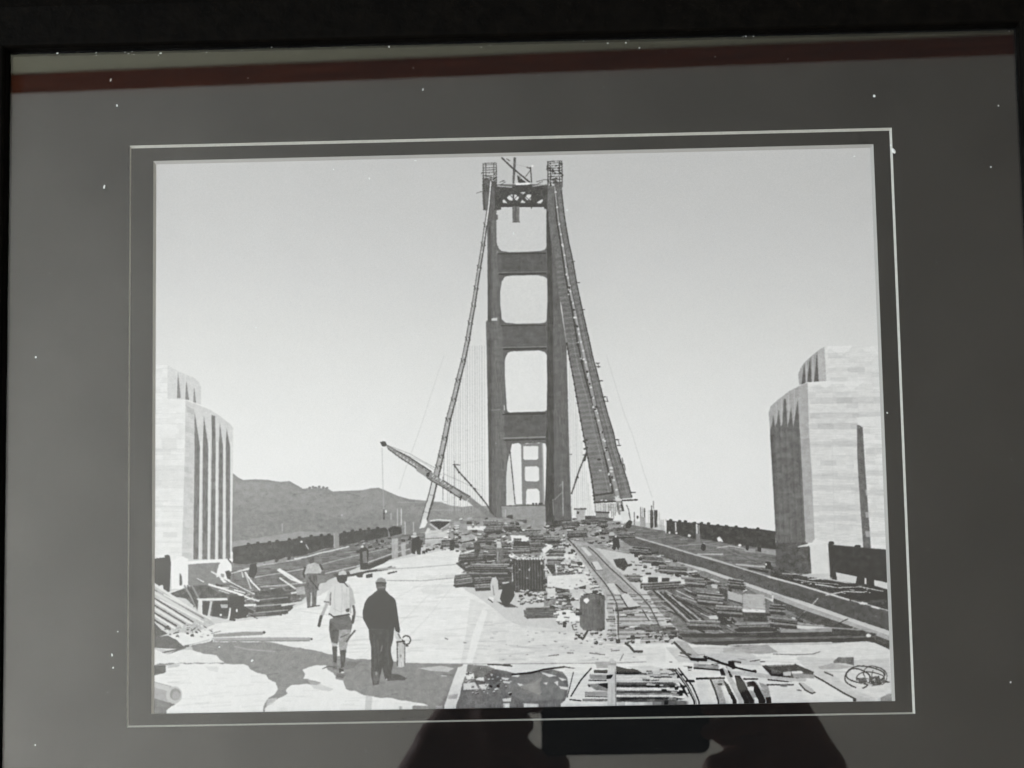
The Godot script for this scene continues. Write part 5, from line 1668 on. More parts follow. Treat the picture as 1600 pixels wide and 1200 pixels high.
	l(172, 1.3, [908.8, 371.6, 926.9, 369.8], 0.42)
	l(168, 1.3, [941.7, 371.6, 952.3, 368.9], 0.42)
	l(96, 1.3, [909.4, 377.3, 927.8, 375.6], 0.42)
	l(98, 1.3, [942.7, 377.3, 953.5, 374.7], 0.42)
	l(172, 1.3, [909.9, 383.1, 928.6, 381.3], 0.42)
	l(168, 1.3, [943.7, 383.1, 954.6, 380.5], 0.42)
	l(96, 1.3, [910.5, 388.8, 929.5, 387.1], 0.42)
	l(98, 1.3, [944.8, 388.8, 955.8, 386.2], 0.42)
	l(172, 1.3, [911.1, 394.6, 930.3, 392.8], 0.42)
	l(168, 1.3, [945.8, 394.6, 957, 392], 0.42)
	l(96, 1.3, [911.7, 400.3, 931.2, 398.6], 0.42)
	l(98, 1.3, [946.8, 400.4, 958.1, 397.7], 0.42)
	l(172, 1.3, [912.4, 406.1, 932, 404.3], 0.42)
	l(168, 1.3, [947.8, 406.1, 959.3, 403.5], 0.42)
	l(96, 1.3, [913.1, 411.8, 932.8, 410.1], 0.42)
	l(98, 1.3, [948.8, 411.9, 960.4, 409.3], 0.42)
	l(172, 1.3, [913.9, 417.6, 933.7, 415.8], 0.42)
	l(168, 1.3, [949.8, 417.6, 961.5, 415], 0.42)
	l(96, 1.3, [914.7, 423.3, 934.7, 421.6], 0.42)
	l(98, 1.3, [950.9, 423.4, 962.6, 420.8], 0.42)
	l(172, 1.3, [915.4, 429.1, 935.7, 427.3], 0.42)
	l(168, 1.3, [952.1, 429.1, 963.7, 426.5], 0.42)
	l(96, 1.3, [916.3, 434.8, 936.8, 433.1], 0.42)
	l(98, 1.3, [953.3, 434.9, 964.7, 432.3], 0.42)
	l(172, 1.3, [917.2, 440.5, 937.8, 438.8], 0.42)
	l(168, 1.3, [954.5, 440.6, 965.8, 438], 0.42)
	l(96, 1.3, [918.1, 446.3, 938.8, 444.6], 0.42)
	l(98, 1.3, [955.7, 446.4, 966.9, 443.8], 0.42)
	l(172, 1.3, [919, 452, 939.8, 450.3], 0.42)
	l(168, 1.3, [956.9, 452.1, 968, 449.5], 0.42)
	l(96, 1.3, [920, 457.8, 940.8, 456.1], 0.42)
	l(98, 1.3, [958.1, 457.9, 969, 455.2], 0.42)
	l(172, 1.3, [920.9, 463.5, 941.8, 461.8], 0.42)
	l(168, 1.3, [959.3, 463.6, 970.4, 461], 0.42)
	l(96, 1.3, [921.8, 469.2, 942.9, 467.5], 0.42)
	l(98, 1.3, [960.4, 469.3, 971.9, 466.7], 0.42)
	l(172, 1.3, [922.8, 475, 944.2, 473.3], 0.42)
	l(168, 1.3, [961.4, 475.1, 973.4, 472.5], 0.42)
	l(96, 1.3, [923.8, 480.7, 945.4, 479], 0.42)
	l(98, 1.3, [962.5, 480.8, 974.8, 478.2], 0.42)
	l(172, 1.3, [924.7, 486.4, 946.7, 484.8], 0.42)
	l(168, 1.3, [963.6, 486.5, 976.3, 484], 0.42)
	l(96, 1.3, [925.7, 492.2, 947.9, 490.5], 0.42)
	l(98, 1.3, [964.7, 492.3, 977.8, 489.7], 0.42)
	l(172, 1.3, [926.7, 497.9, 949.2, 496.2], 0.42)
	l(168, 1.3, [965.7, 498, 979, 495.4], 0.42)
	l(96, 1.3, [927.6, 503.6, 950.4, 502], 0.42)
	l(98, 1.3, [966.8, 503.7, 980.2, 501.2], 0.42)
	l(172, 1.3, [928.6, 509.3, 951.7, 507.7], 0.42)
	l(168, 1.3, [967.9, 509.5, 981.5, 506.9], 0.42)
	l(96, 1.3, [929.6, 515.1, 953, 513.4], 0.42)
	l(98, 1.3, [969, 515.2, 982.7, 512.6], 0.42)
	l(172, 1.3, [930.5, 520.8, 954.5, 519.1], 0.42)
	l(168, 1.3, [970, 520.9, 984, 518.3], 0.42)
	l(96, 1.3, [931.4, 526.5, 956, 524.9], 0.42)
	l(98, 1.3, [971.1, 526.6, 985.2, 524.1], 0.42)
	l(172, 1.3, [932.2, 532.2, 957.5, 530.6], 0.42)
	l(168, 1.3, [972.1, 532.3, 986.5, 529.8], 0.42)
	l(96, 1.3, [933, 537.9, 959, 536.3], 0.42)
	l(98, 1.3, [973.2, 538.1, 987.7, 535.5], 0.42)
	l(172, 1.3, [933.8, 543.6, 960.5, 542.1], 0.42)
	l(168, 1.3, [974.2, 543.8, 989, 541.2], 0.42)
	l(96, 1.3, [934.6, 549.3, 962.1, 547.8], 0.42)
	l(98, 1.3, [975.3, 549.5, 990.4, 546.9], 0.42)
	l(172, 1.3, [935.5, 555, 963.6, 553.5], 0.42)
	l(168, 1.3, [976.3, 555.2, 991.7, 552.7], 0.42)
	l(96, 1.3, [936.3, 560.7, 964.9, 559.2], 0.42)
	l(98, 1.3, [977.4, 560.9, 993.1, 558.4], 0.42)
	l(172, 1.3, [937.1, 566.5, 966, 564.9], 0.42)
	l(168, 1.3, [978.4, 566.6, 994.5, 564.1], 0.42)
	l(96, 1.3, [938.1, 572.2, 967.1, 570.6], 0.42)
	l(98, 1.3, [979.5, 572.3, 995.8, 569.8], 0.42)
	l(172, 1.3, [939, 577.9, 968.2, 576.3], 0.42)
	l(168, 1.3, [980.8, 578, 997.2, 575.5], 0.42)
	l(96, 1.3, [939.9, 583.6, 969.3, 582], 0.42)
	l(98, 1.3, [982.1, 583.7, 998.6, 581.2], 0.42)
	l(172, 1.3, [940.8, 589.3, 970.4, 587.7], 0.42)
	l(168, 1.3, [983.4, 589.4, 1000.2, 586.9], 0.42)
	l(96, 1.3, [941.7, 595, 971.5, 593.4], 0.42)
	l(98, 1.3, [984.7, 595.1, 1001.8, 592.6], 0.42)
	l(172, 1.3, [942.6, 600.6, 972.6, 599.1], 0.42)
	l(168, 1.3, [986.1, 600.8, 1003.4, 598.4], 0.42)
	l(96, 1.3, [943.5, 606.3, 973.7, 604.8], 0.42)
	l(98, 1.3, [987.4, 606.5, 1005, 604.1], 0.42)
	l(172, 1.3, [944.4, 612, 974.8, 610.5], 0.42)
	l(168, 1.3, [988.7, 612.2, 1006.7, 609.8], 0.42)
	l(96, 1.3, [945.3, 617.7, 975.9, 616.2], 0.42)
	l(98, 1.3, [990, 617.9, 1008.3, 615.5], 0.42)
	l(172, 1.3, [946.3, 623.4, 977, 621.9], 0.42)
	l(168, 1.3, [991.3, 623.6, 1009.9, 621.2], 0.42)
	l(96, 1.3, [947.3, 629.1, 978.3, 627.6], 0.42)
	l(98, 1.3, [992.4, 629.3, 1011.5, 626.9], 0.42)
	l(172, 1.3, [948.3, 634.8, 979.6, 633.3], 0.42)
	l(168, 1.3, [993.6, 635, 1012.6, 632.6], 0.42)
	l(96, 1.3, [949.3, 640.5, 980.9, 639], 0.42)
	l(98, 1.3, [994.7, 640.7, 1013.4, 638.2], 0.42)
	l(172, 1.3, [950.3, 646.1, 982.3, 644.7], 0.42)
	l(168, 1.3, [995.9, 646.4, 1014.3, 643.9], 0.42)
	l(96, 1.3, [951.3, 651.8, 983.6, 650.4], 0.42)
	l(98, 1.3, [997, 652, 1015.1, 649.6], 0.42)
	l(172, 1.3, [952.3, 657.5, 984.9, 656], 0.42)
	l(168, 1.3, [998.2, 657.7, 1016, 655.3], 0.42)
	l(96, 1.3, [953.3, 663.2, 986.2, 661.7], 0.42)
	l(98, 1.3, [999.5, 663.4, 1017.5, 660.9], 0.42)
	l(172, 1.3, [954.2, 668.9, 987.5, 667.4], 0.42)
	l(168, 1.3, [1001, 669.1, 1019.3, 666.6], 0.42)
	l(96, 1.3, [955.1, 674.5, 988.6, 673.1], 0.42)
	l(98, 1.3, [1002.5, 674.8, 1021, 672.3], 0.42)
	l(172, 1.3, [956, 680.2, 989.7, 678.8], 0.42)
	l(168, 1.3, [1004, 680.5, 1022.7, 678], 0.42)
	l(96, 1.3, [956.9, 685.9, 990.7, 684.4], 0.42)
	l(98, 1.3, [1005.5, 686.1, 1024.5, 683.7], 0.42)
	l(172, 1.3, [957.8, 691.5, 991.8, 690.1], 0.42)
	l(168, 1.3, [1007, 691.8, 1026.2, 689.4], 0.42)
	l(96, 1.3, [958.7, 697.2, 992.9, 695.8], 0.42)
	l(98, 1.3, [1008.5, 697.5, 1027.9, 695.1], 0.42)
	l(172, 1.3, [959.6, 702.9, 994, 701.4], 0.42)
	l(168, 1.3, [1010, 703.2, 1029.7, 700.7], 0.42)
	l(96, 1.3, [960.5, 708.5, 995.1, 707.1], 0.42)
	l(98, 1.3, [1011.5, 708.8, 1031.4, 706.4], 0.42)
	l(172, 1.3, [961.4, 714.2, 996.2, 712.8], 0.42)
	l(168, 1.3, [1012.8, 714.5, 1033.1, 712.1], 0.42)
	l(96, 1.3, [962.3, 719.8, 997.3, 718.4], 0.42)
	l(98, 1.3, [1014, 720.2, 1034.8, 717.8], 0.42)
	l(172, 1.3, [963.2, 725.5, 998.4, 724.1], 0.42)
	l(168, 1.3, [1015.3, 725.8, 1036.4, 723.4], 0.42)
	l(96, 1.3, [963.9, 731.1, 999.6, 729.7], 0.42)
	l(98, 1.3, [1016.6, 731.5, 1038.1, 729.1], 0.42)
	l(172, 1.3, [964.6, 736.8, 1000.8, 735.4], 0.42)
	l(168, 1.3, [1017.8, 737.1, 1039.7, 734.8], 0.42)
	l(96, 1.3, [965.2, 742.4, 1002, 741], 0.42)
	l(98, 1.3, [1019.1, 742.8, 1041.1, 740.4], 0.42)
	l(172, 1.3, [965.9, 748.1, 1003.1, 746.7], 0.42)
	l(168, 1.3, [1020.4, 748.4, 1042.5, 746.1], 0.42)
	l(96, 1.3, [966.6, 753.7, 1004.3, 752.4], 0.42)
	l(98, 1.3, [1021.6, 754.1, 1043.9, 751.7], 0.42)
	l(172, 1.3, [967.2, 759.4, 1005.5, 758], 0.42)
	l(168, 1.3, [1022.6, 759.7, 1045.3, 757.4], 0.42)
	l(98, 1.3, [1023.7, 765.4, 1046.6, 763], 0.42)
	l(168, 1.3, [1024.8, 771, 1048, 768.7], 0.42)
	l(170, 1.4, [926.4, 414.3, 935.2, 464.5, 945.5, 511.8, 957.3, 556.2, 969.9, 621.8, 980.2, 665.8, 990.2, 718.3, 999.1, 760.7], 0.5)
	l(92, 1.4, [947.3, 361.6, 957.4, 419.2, 966.4, 462.3, 977.1, 519.6, 986.5, 571, 998.1, 620.9, 1005.6, 658.6, 1018.5, 707.6, 1028.1, 750], 0.5)
	l(172, 1.3, [941.9, 351.4, 954.7, 414.9, 963.5, 462.3, 972, 495.3, 982.9, 545.4, 993.2, 588.2, 1006.2, 633.8, 1010.5, 662.2, 1023.5, 704.8, 1033.3, 737.4, 1042.8, 776.3], 0.5)
	l(74, 1.7, [928.5, 244.5, 935.6, 243.9], 1)
	l(74, 1.7, [938.9, 292.4, 946, 291.8], 1)
	l(74, 1.7, [948.9, 353, 956, 352.5], 1)
	l(70, 1.8, [977.4, 473.3, 985.9, 473.5], 1)
	l(70, 1.8, [978.7, 481.2, 987.1, 481.3], 1)
	l(70, 1.8, [989.8, 548.4, 998.3, 548.5], 1)
	l(70, 1.8, [993.8, 558.4, 1002.3, 558.6], 1)
	l(70, 1.8, [983.6, 512.6, 992.1, 512.8], 1)
	l(70, 1.8, [1015.8, 643.9, 1024.2, 644.1], 1)
	l(70, 1.8, [1019.7, 656.7, 1028.1, 656.9], 1)
	l(70, 1.8, [1046.7, 760.9, 1055.1, 761.1], 1)
	l(90, 1.4, [981.7, 472.7, 983.5, 484.1], 1)
	l(90, 1.4, [999.7, 548.6, 1001.6, 560], 1)
	l(90, 1.4, [1022.8, 644.1, 1024.7, 655.4], 1)
	l(80, 1.7, [1024.9, 676.6, 1027.2, 696.5], 1)
	l(80, 1.7, [1030.3, 683.8, 1032.7, 700.8], 1)
	l(80, 1.7, [1034.2, 698, 1036.7, 712.2], 1)
	l(70, 2.0, [945.5, 645.3, 955.4, 643.4], 1)
	l(70, 2.0, [944.9, 676.4, 954.7, 674.5], 1)
	l(60, 2.8, [945.5, 646.8, 954, 642.7], 1)
	l(60, 2.8, [946.5, 663.7, 955, 659.7], 1)
	o(60, 979.7, 687, 4.2, 1.7, 3, 1)
	o(215, 1006, 705.9, 4.5, 2.5, 3, 1)
	o(216, 993.3, 646.3, 2.8, 2.2, 3, 1)
	o(214, 982, 711.1, 3.5, 1.4, 3, 0.7)
	l(66, 2.8, [964, 766.3, 1008.9, 760.9], 1)
	l(70, 1.7, [1046.7, 760.9, 1057.9, 761.1], 1)
	l(56, 3.1, [966.4, 781.8, 1014.1, 779.3], 1)
	l(56, 2.8, [1028.1, 778.1, 1061.7, 777.4], 1)
	p(216, [1011.5, 768, 1028.2, 775.3, 1028.1, 778.8, 1014.1, 779.3], 2, 0, 1)
	o(216, 983.3, 776.5, 2.8, 1.7, 3, 1)
	o(218, 993.1, 777.4, 2.8, 1.7, 3, 1)
	l(90, 1.4, [969.2, 784, 968.9, 802], 1)
	l(150, 1.4, [972.8, 784.1, 972.2, 810.9], 1)
	l(150, 1.4, [976.4, 784.1, 975.1, 816], 1)
	l(120, 1.4, [980.1, 784.2, 979.7, 803.4], 1)
	l(150, 1.4, [983.7, 784.3, 983, 816.1], 1)
	l(120, 1.4, [987.4, 784.4, 986.5, 816.7], 1)
	l(90, 1.4, [991, 784.4, 990.4, 816.9], 1)
	l(150, 1.4, [994.6, 784.5, 994.1, 800.2], 1)
	l(90, 1.4, [998.3, 784.6, 997, 818.8], 1)
	l(90, 1.4, [1001.9, 784.6, 1001.3, 800.7], 1)
	l(120, 1.4, [1005.5, 784.7, 1004.8, 814.3], 1)
	l(120, 1.4, [1009.2, 784.8, 1008.7, 818.3], 1)
	l(120, 1.4, [1012.8, 784.9, 1012.5, 811.6], 1)
	l(90, 1.4, [1016.5, 784.9, 1016.6, 802.3], 1)
	l(90, 1.4, [1020.1, 785, 1019.6, 805.5], 1)
	l(70, 3.1, [1026.5, 786.5, 1030.3, 803.4], 1)
	l(80, 1.7, [1037.6, 788.1, 1041.6, 798, 1045.3, 820.6], 1)
	p(228, [1023.3, 803.3, 1036, 799.3, 1045.3, 820.6, 1028.3, 828.6], 3, 0, 1)
	l(94, 3.1, [953.5, 668.1, 935.7, 710.1, 917.8, 761.9], 1)
	l(70, 4.2, [951.9, 673.8, 947.4, 689.2], 1)
	o(66, 931.2, 725.6, 2.8, 2.2, 3, 1)
	o(66, 928.3, 731.1, 2.2, 2.2, 3, 1)
	l(206, 1.3, [1001.1, 455.9, 1038.1, 590.6, 1053.3, 630.6, 1075.9, 712.9, 1094, 772.4], 0.8)
	l(100, 1.7, [915.4, 674.4, 921, 674.5], 1)
	p(150, [511.7, 645, 563.5, 675.8, 611.1, 706.5, 636.1, 726.7, 680.8, 754.4, 696.1, 763.2, 686.1, 772.8, 675, 767, 633.2, 738, 608, 724.8, 577.4, 698.7, 542.4, 675.4, 515.8, 655], 14, 0, 1)
	l(84, 2.5, [511.7, 645, 563.6, 674.4, 611.1, 706.5], 1)
	l(92, 2.0, [515.8, 653.6, 542.4, 674, 577.4, 697.3, 608, 724.8, 633.2, 739.4, 675, 767], 1)
	l(92, 2.2, [636.1, 726.7, 680.8, 754.4, 696.1, 763.2], 1)
	p(226, [535.5, 662.5, 539.7, 664, 538.2, 668.2, 534, 666.7], 2, 0, 1)
	l(100, 1.4, [532.6, 669.5, 541.1, 662.6], 0.8)
	p(226, [542.8, 667.5, 547, 669, 545.5, 673.2, 541.3, 671.7], 2, 0, 1)
	l(100, 1.4, [539.9, 674.5, 548.4, 667.6], 0.8)
	p(226, [550, 672.4, 554.3, 673.9, 552.8, 678.2, 548.6, 676.7], 2, 0, 1)
	l(100, 1.4, [547.1, 679.5, 555.7, 672.5], 0.8)
	p(226, [557.3, 677.4, 561.5, 678.9, 560.1, 683.1, 555.9, 681.6], 2, 0, 1)
	l(100, 1.4, [554.4, 684.4, 563, 677.5], 0.8)
	p(226, [564.6, 682.4, 568.8, 683.9, 567.3, 688.1, 563.1, 686.6], 2, 0, 1)
	l(100, 1.4, [561.7, 689.4, 570.2, 682.5], 0.8)
	p(226, [571.9, 687.3, 576.1, 688.8, 574.6, 693, 570.4, 691.5], 2, 0, 1)
	l(100, 1.4, [569, 694.3, 577.5, 687.4], 0.8)
	p(226, [579.1, 692.3, 583.3, 693.8, 581.9, 698, 577.7, 696.5], 2, 0, 1)
	l(100, 1.4, [576.2, 699.3, 584.8, 692.4], 0.8)
	p(226, [586.4, 697.2, 590.6, 698.7, 589.2, 702.9, 584.9, 701.4], 2, 0, 1)
	l(100, 1.4, [583.5, 704.2, 592, 697.3], 0.8)
	p(226, [593.7, 702.2, 597.9, 703.7, 596.4, 707.9, 592.2, 706.4], 2, 0, 1)
	l(100, 1.4, [590.8, 709.2, 599.3, 702.3], 0.8)
	p(222, [613.8, 712.9, 619.4, 716.1, 615.8, 720.7, 611.6, 717.9], 2, 0, 0.8)
	l(96, 1.4, [619.4, 715.1, 610.9, 721.3], 0.9)
	p(222, [622.5, 718.6, 628.1, 721.8, 624.5, 726.4, 620.3, 723.6], 2, 0, 0.8)
	l(96, 1.4, [628.1, 720.8, 619.5, 727], 0.9)
	p(222, [631.1, 724.2, 636.7, 727.5, 633.1, 732, 628.9, 729.3], 2, 0, 0.8)
	l(96, 1.4, [636.7, 726.5, 628.2, 732.6], 0.9)
	p(222, [639.8, 729.9, 645.3, 733.1, 641.8, 737.7, 637.6, 735], 2, 0, 0.8)
	l(96, 1.4, [645.4, 732.1, 636.8, 738.3], 0.9)
	p(222, [648.4, 735.6, 654, 738.8, 650.4, 743.4, 646.2, 740.6], 2, 0, 0.8)
	l(96, 1.4, [654, 737.8, 645.5, 744], 0.9)
	p(222, [657.1, 741.3, 662.6, 744.5, 659.1, 749.1, 654.9, 746.3], 2, 0, 0.8)
	l(96, 1.4, [662.6, 743.5, 654.1, 749.7], 0.9)
	p(222, [665.7, 746.9, 671.3, 750.1, 667.7, 754.7, 663.5, 752], 2, 0, 0.8)
	l(96, 1.4, [671.3, 749.2, 662.8, 755.3], 0.9)
	p(158, [580.3, 693.1, 602.6, 707.7, 599.7, 719, 577.3, 703], 6, 0, 1)
	p(70, [601.2, 709.1, 608.2, 707.8, 605.3, 717.7, 599.7, 716.1], 3, 0, 1)
	l(76, 3.7, [655.6, 745.5, 652.7, 753.9], 1)
	l(76, 3.7, [676.4, 761.4, 673.5, 769.8], 1)
	l(76, 3.7, [658.5, 741.3, 655.5, 749.7], 1)
	p(165, [658.5, 741.3, 673.8, 751.5, 666.6, 759.8, 651.3, 748.2], 6, 0, 1)
	p(62, [499, 639.1, 503.3, 637.1, 510.3, 637.9, 513.1, 643.6, 510.2, 649.2, 503.2, 647.7], 14, 0, 1)
	l(168, 1.4, [513.1, 645.1, 563.7, 665.9, 618.2, 698.1], 1)
	l(172, 1.4, [514.5, 647.9, 591.6, 684.9, 633.5, 714], 0.8)
	l(182, 1.3, [503.1, 651.9, 503.9, 722.7, 505.9, 800.3], 0.9)
	l(92, 2.7, [660.5, 691.9, 671.6, 707.7, 696.5, 736.4, 729.6, 777.9, 752.8, 814.9], 1)
	l(84, 1.7, [659.1, 691.9, 674.6, 692.9], 1)
	l(112, 1.8, [636.2, 725.3, 675.2, 752.9, 729.3, 793.4, 755.6, 816.3], 1)
	l(165, 1.4, [636.4, 711.2, 675.5, 728.9, 714.6, 749.4], 0.7)
	o(66, 671.6, 709.1, 2.0, 2.2, 3, 1)
	o(66, 685.4, 723.5, 2.0, 2.2, 3, 1)
	o(66, 697.9, 737.8, 2.0, 2.2, 3, 1)
	o(66, 706.2, 746.5, 2.0, 2.2, 3, 1)
	o(66, 719.9, 765, 2.0, 2.2, 3, 1)
	p(140, [696.1, 763.2, 730.7, 792, 758.4, 815, 747.2, 817.6, 719.4, 797.4, 688.9, 772.9], 8, 0, 0.9)
	l(200, 1.3, [676.1, 689.4, 732.5, 682.1], 0.4)
	l(208, 1.3, [703.6, 733.7, 737.1, 747.1], 0.4)

func draw_far_deck():
	p(158, [764.5, 784.2, 859.9, 784.7, 860.7, 817, 856.1, 833.7, 766.5, 834.8], 7, 0, 1)
	p(96, [774, 806.9, 788, 804.3, 789, 829.6, 775, 832.2], 7, 0, 1)
	p(112, [789.2, 815.6, 818.7, 816.2, 818.4, 830.2, 789, 829.6], 6, 0, 1)
	l(190, 1.7, [772.8, 792.8, 770.8, 832.1], 1)
	l(98, 1.7, [764.5, 784.9, 859.9, 785.4], 1)
	p(92, [860.6, 821.2, 916.6, 818.1, 918.9, 843.3, 858.7, 845], 12, 0, 1)
	l(188, 1.7, [898.8, 733.4, 898.6, 809.3], 1)
	l(170, 1.4, [876.9, 772.3, 877.7, 807.5], 1)
	l(160, 1.4, [899.7, 755.9, 879.7, 773.8], 1)
	l(165, 1.4, [891.5, 744.5, 900.1, 736.2], 1)
	p(182, [926.9, 795.8, 946.5, 796.2, 944.6, 818.6, 926.4, 818.3], 8, 0, 1)
	l(92, 2.8, [922.7, 795, 949.3, 794.8], 1)
	o(62, 931, 802.9, 2.2, 3.4, 3, 1)
	p(110, [946.2, 810.2, 971.4, 810.7, 1007.6, 817, 1007.2, 833.8, 945.7, 832.6], 10, 1, 1)
	p(150, [970.1, 803.7, 998.1, 804.2, 997.9, 814, 969.9, 813.5], 10, 0, 1)
	l(82, 3.1, [970.2, 802.3, 999.5, 804.2], 1)
	p(215, [985.1, 823.6, 996.3, 823.8, 996.2, 828, 985, 827.8], 3, 0, 1)
	p(158, [632.2, 812.5, 772.5, 809.7, 870, 839.6, 926.4, 818.3, 1010.3, 822.7, 1044.9, 834.6, 1043.4, 896.1, 925.3, 871.5, 785.3, 882.8, 694.2, 892.2, 631.4, 877], 10, 1, 1)
	p(120, [695, 833.4, 772.2, 829.3, 848.8, 850.4, 847.9, 900.7, 785.1, 894, 729.2, 892.9, 673.4, 875], 12, 1, 0.6)
	litter(11, 240, [632.2, 812.5, 772.6, 806.8, 870.1, 836.8, 926.6, 812.6, 1010.3, 819.9, 1045, 831.8, 1043.4, 896.1, 925.3, 871.5, 785.3, 880, 694.2, 892.2, 631.4, 874.2], [5.62, 22.48], [1.405, 4.496], 0, 16, [66, 84, 100, 140, 190, 225, 235, 150], 1)
	litter(12, 90, [856.3, 828.1, 1024.2, 824.4, 1037.2, 866.6, 869.4, 873.2], [5.62, 19.67], [1.967, 4.777], 0, 12, [70, 96, 140, 170, 220], 1)
	p(232, [590.1, 811.7, 598.6, 807.7, 601.3, 817.6, 595.5, 828.7, 582.8, 831.3], 3, 0, 1)
	p(220, [601.1, 828.8, 606.7, 831.7, 606.6, 842.9, 595.3, 842.7], 8, 0, 1)
	p(70, [605.5, 816.2, 650.4, 817.1, 629.1, 835], 10, 0, 1)
	l(225, 3.1, [606.9, 814.9, 623.8, 812.4, 651.8, 815], 1)
	l(206, 2.8, [606.8, 821.9, 626.3, 836.3], 1)
	l(200, 2.2, [629.1, 833.5, 650.3, 821.3], 1)
	p(206, [606.7, 834.5, 631.9, 839.2, 648.8, 832.5, 645.7, 854.9, 592.3, 859.5, 595.3, 848.3], 7, 1, 1)
	l(100, 1.4, [592.4, 853.9, 645.7, 852.1], 1)
	p(190, [592.3, 859.5, 645.7, 854.9, 651, 874.6, 589.3, 881.8], 10, 1, 1)
	litter(13, 50, [582.4, 867.7, 654, 860.7, 659.4, 877.6, 589.2, 884.6], [4.215, 14.05], [1.686, 4.215], 0, 10, [70, 90, 210, 150, 120], 1)
	l(110, 1.7, [1054, 803.9, 1053.9, 840.3], 1)
	l(110, 1.8, [1068.3, 794.4, 1067.8, 840.6], 1)
	l(150, 1.4, [1072.5, 794.4, 1072.2, 835.1], 1)
	l(90, 2.4, [1076.6, 795.9, 1076.2, 840.8], 1)
	l(100, 1.8, [1092.1, 790.6, 1091.6, 841.1], 1)
	l(130, 1.7, [1096.6, 780.9, 1095.7, 841.1], 1)
	l(190, 1.4, [1108.5, 805, 1108.3, 841.4], 1)
	l(200, 1.4, [1084.9, 800.3, 1084.6, 840.9], 1)
	p(88, [1088.4, 800.4, 1104.5, 800.7, 1103.5, 838.5, 1088.1, 839.6], 18, 2, 1)
	l(215, 2.2, [1096.1, 797.7, 1096.4, 841.2], 1)
	p(168, [1066.4, 815.4, 1077.5, 815.6, 1078.2, 843.6, 1065.7, 843.4], 10, 0, 1)
	l(176, 2.0, [1116.5, 821.9, 1115.8, 849.9], 1)
	l(176, 2.0, [1122.1, 822, 1121.3, 850], 1)
	l(176, 2.0, [1112.3, 821.9, 1111.6, 849.8], 1)
	l(80, 2.2, [506, 787.6, 505.8, 810.1], 1)
	l(190, 2.2, [535.6, 786.8, 535.2, 824.7], 1)
	l(214, 2.2, [544, 786.9, 543.6, 822.1], 1)
	l(196, 2.2, [552.1, 815.2, 551.8, 843.3], 1)
	l(190, 2.2, [570.4, 817, 570.1, 836.6], 1)
	l(180, 2.2, [521.4, 796.3, 521.3, 810.4], 1)
	o(236, 510.2, 791.9, 2.2, 3.1, 3, 1)
	p(120, [522.5, 824.5, 545, 824.9, 544.8, 841.7, 522.3, 844.1], 8, 0, 1)

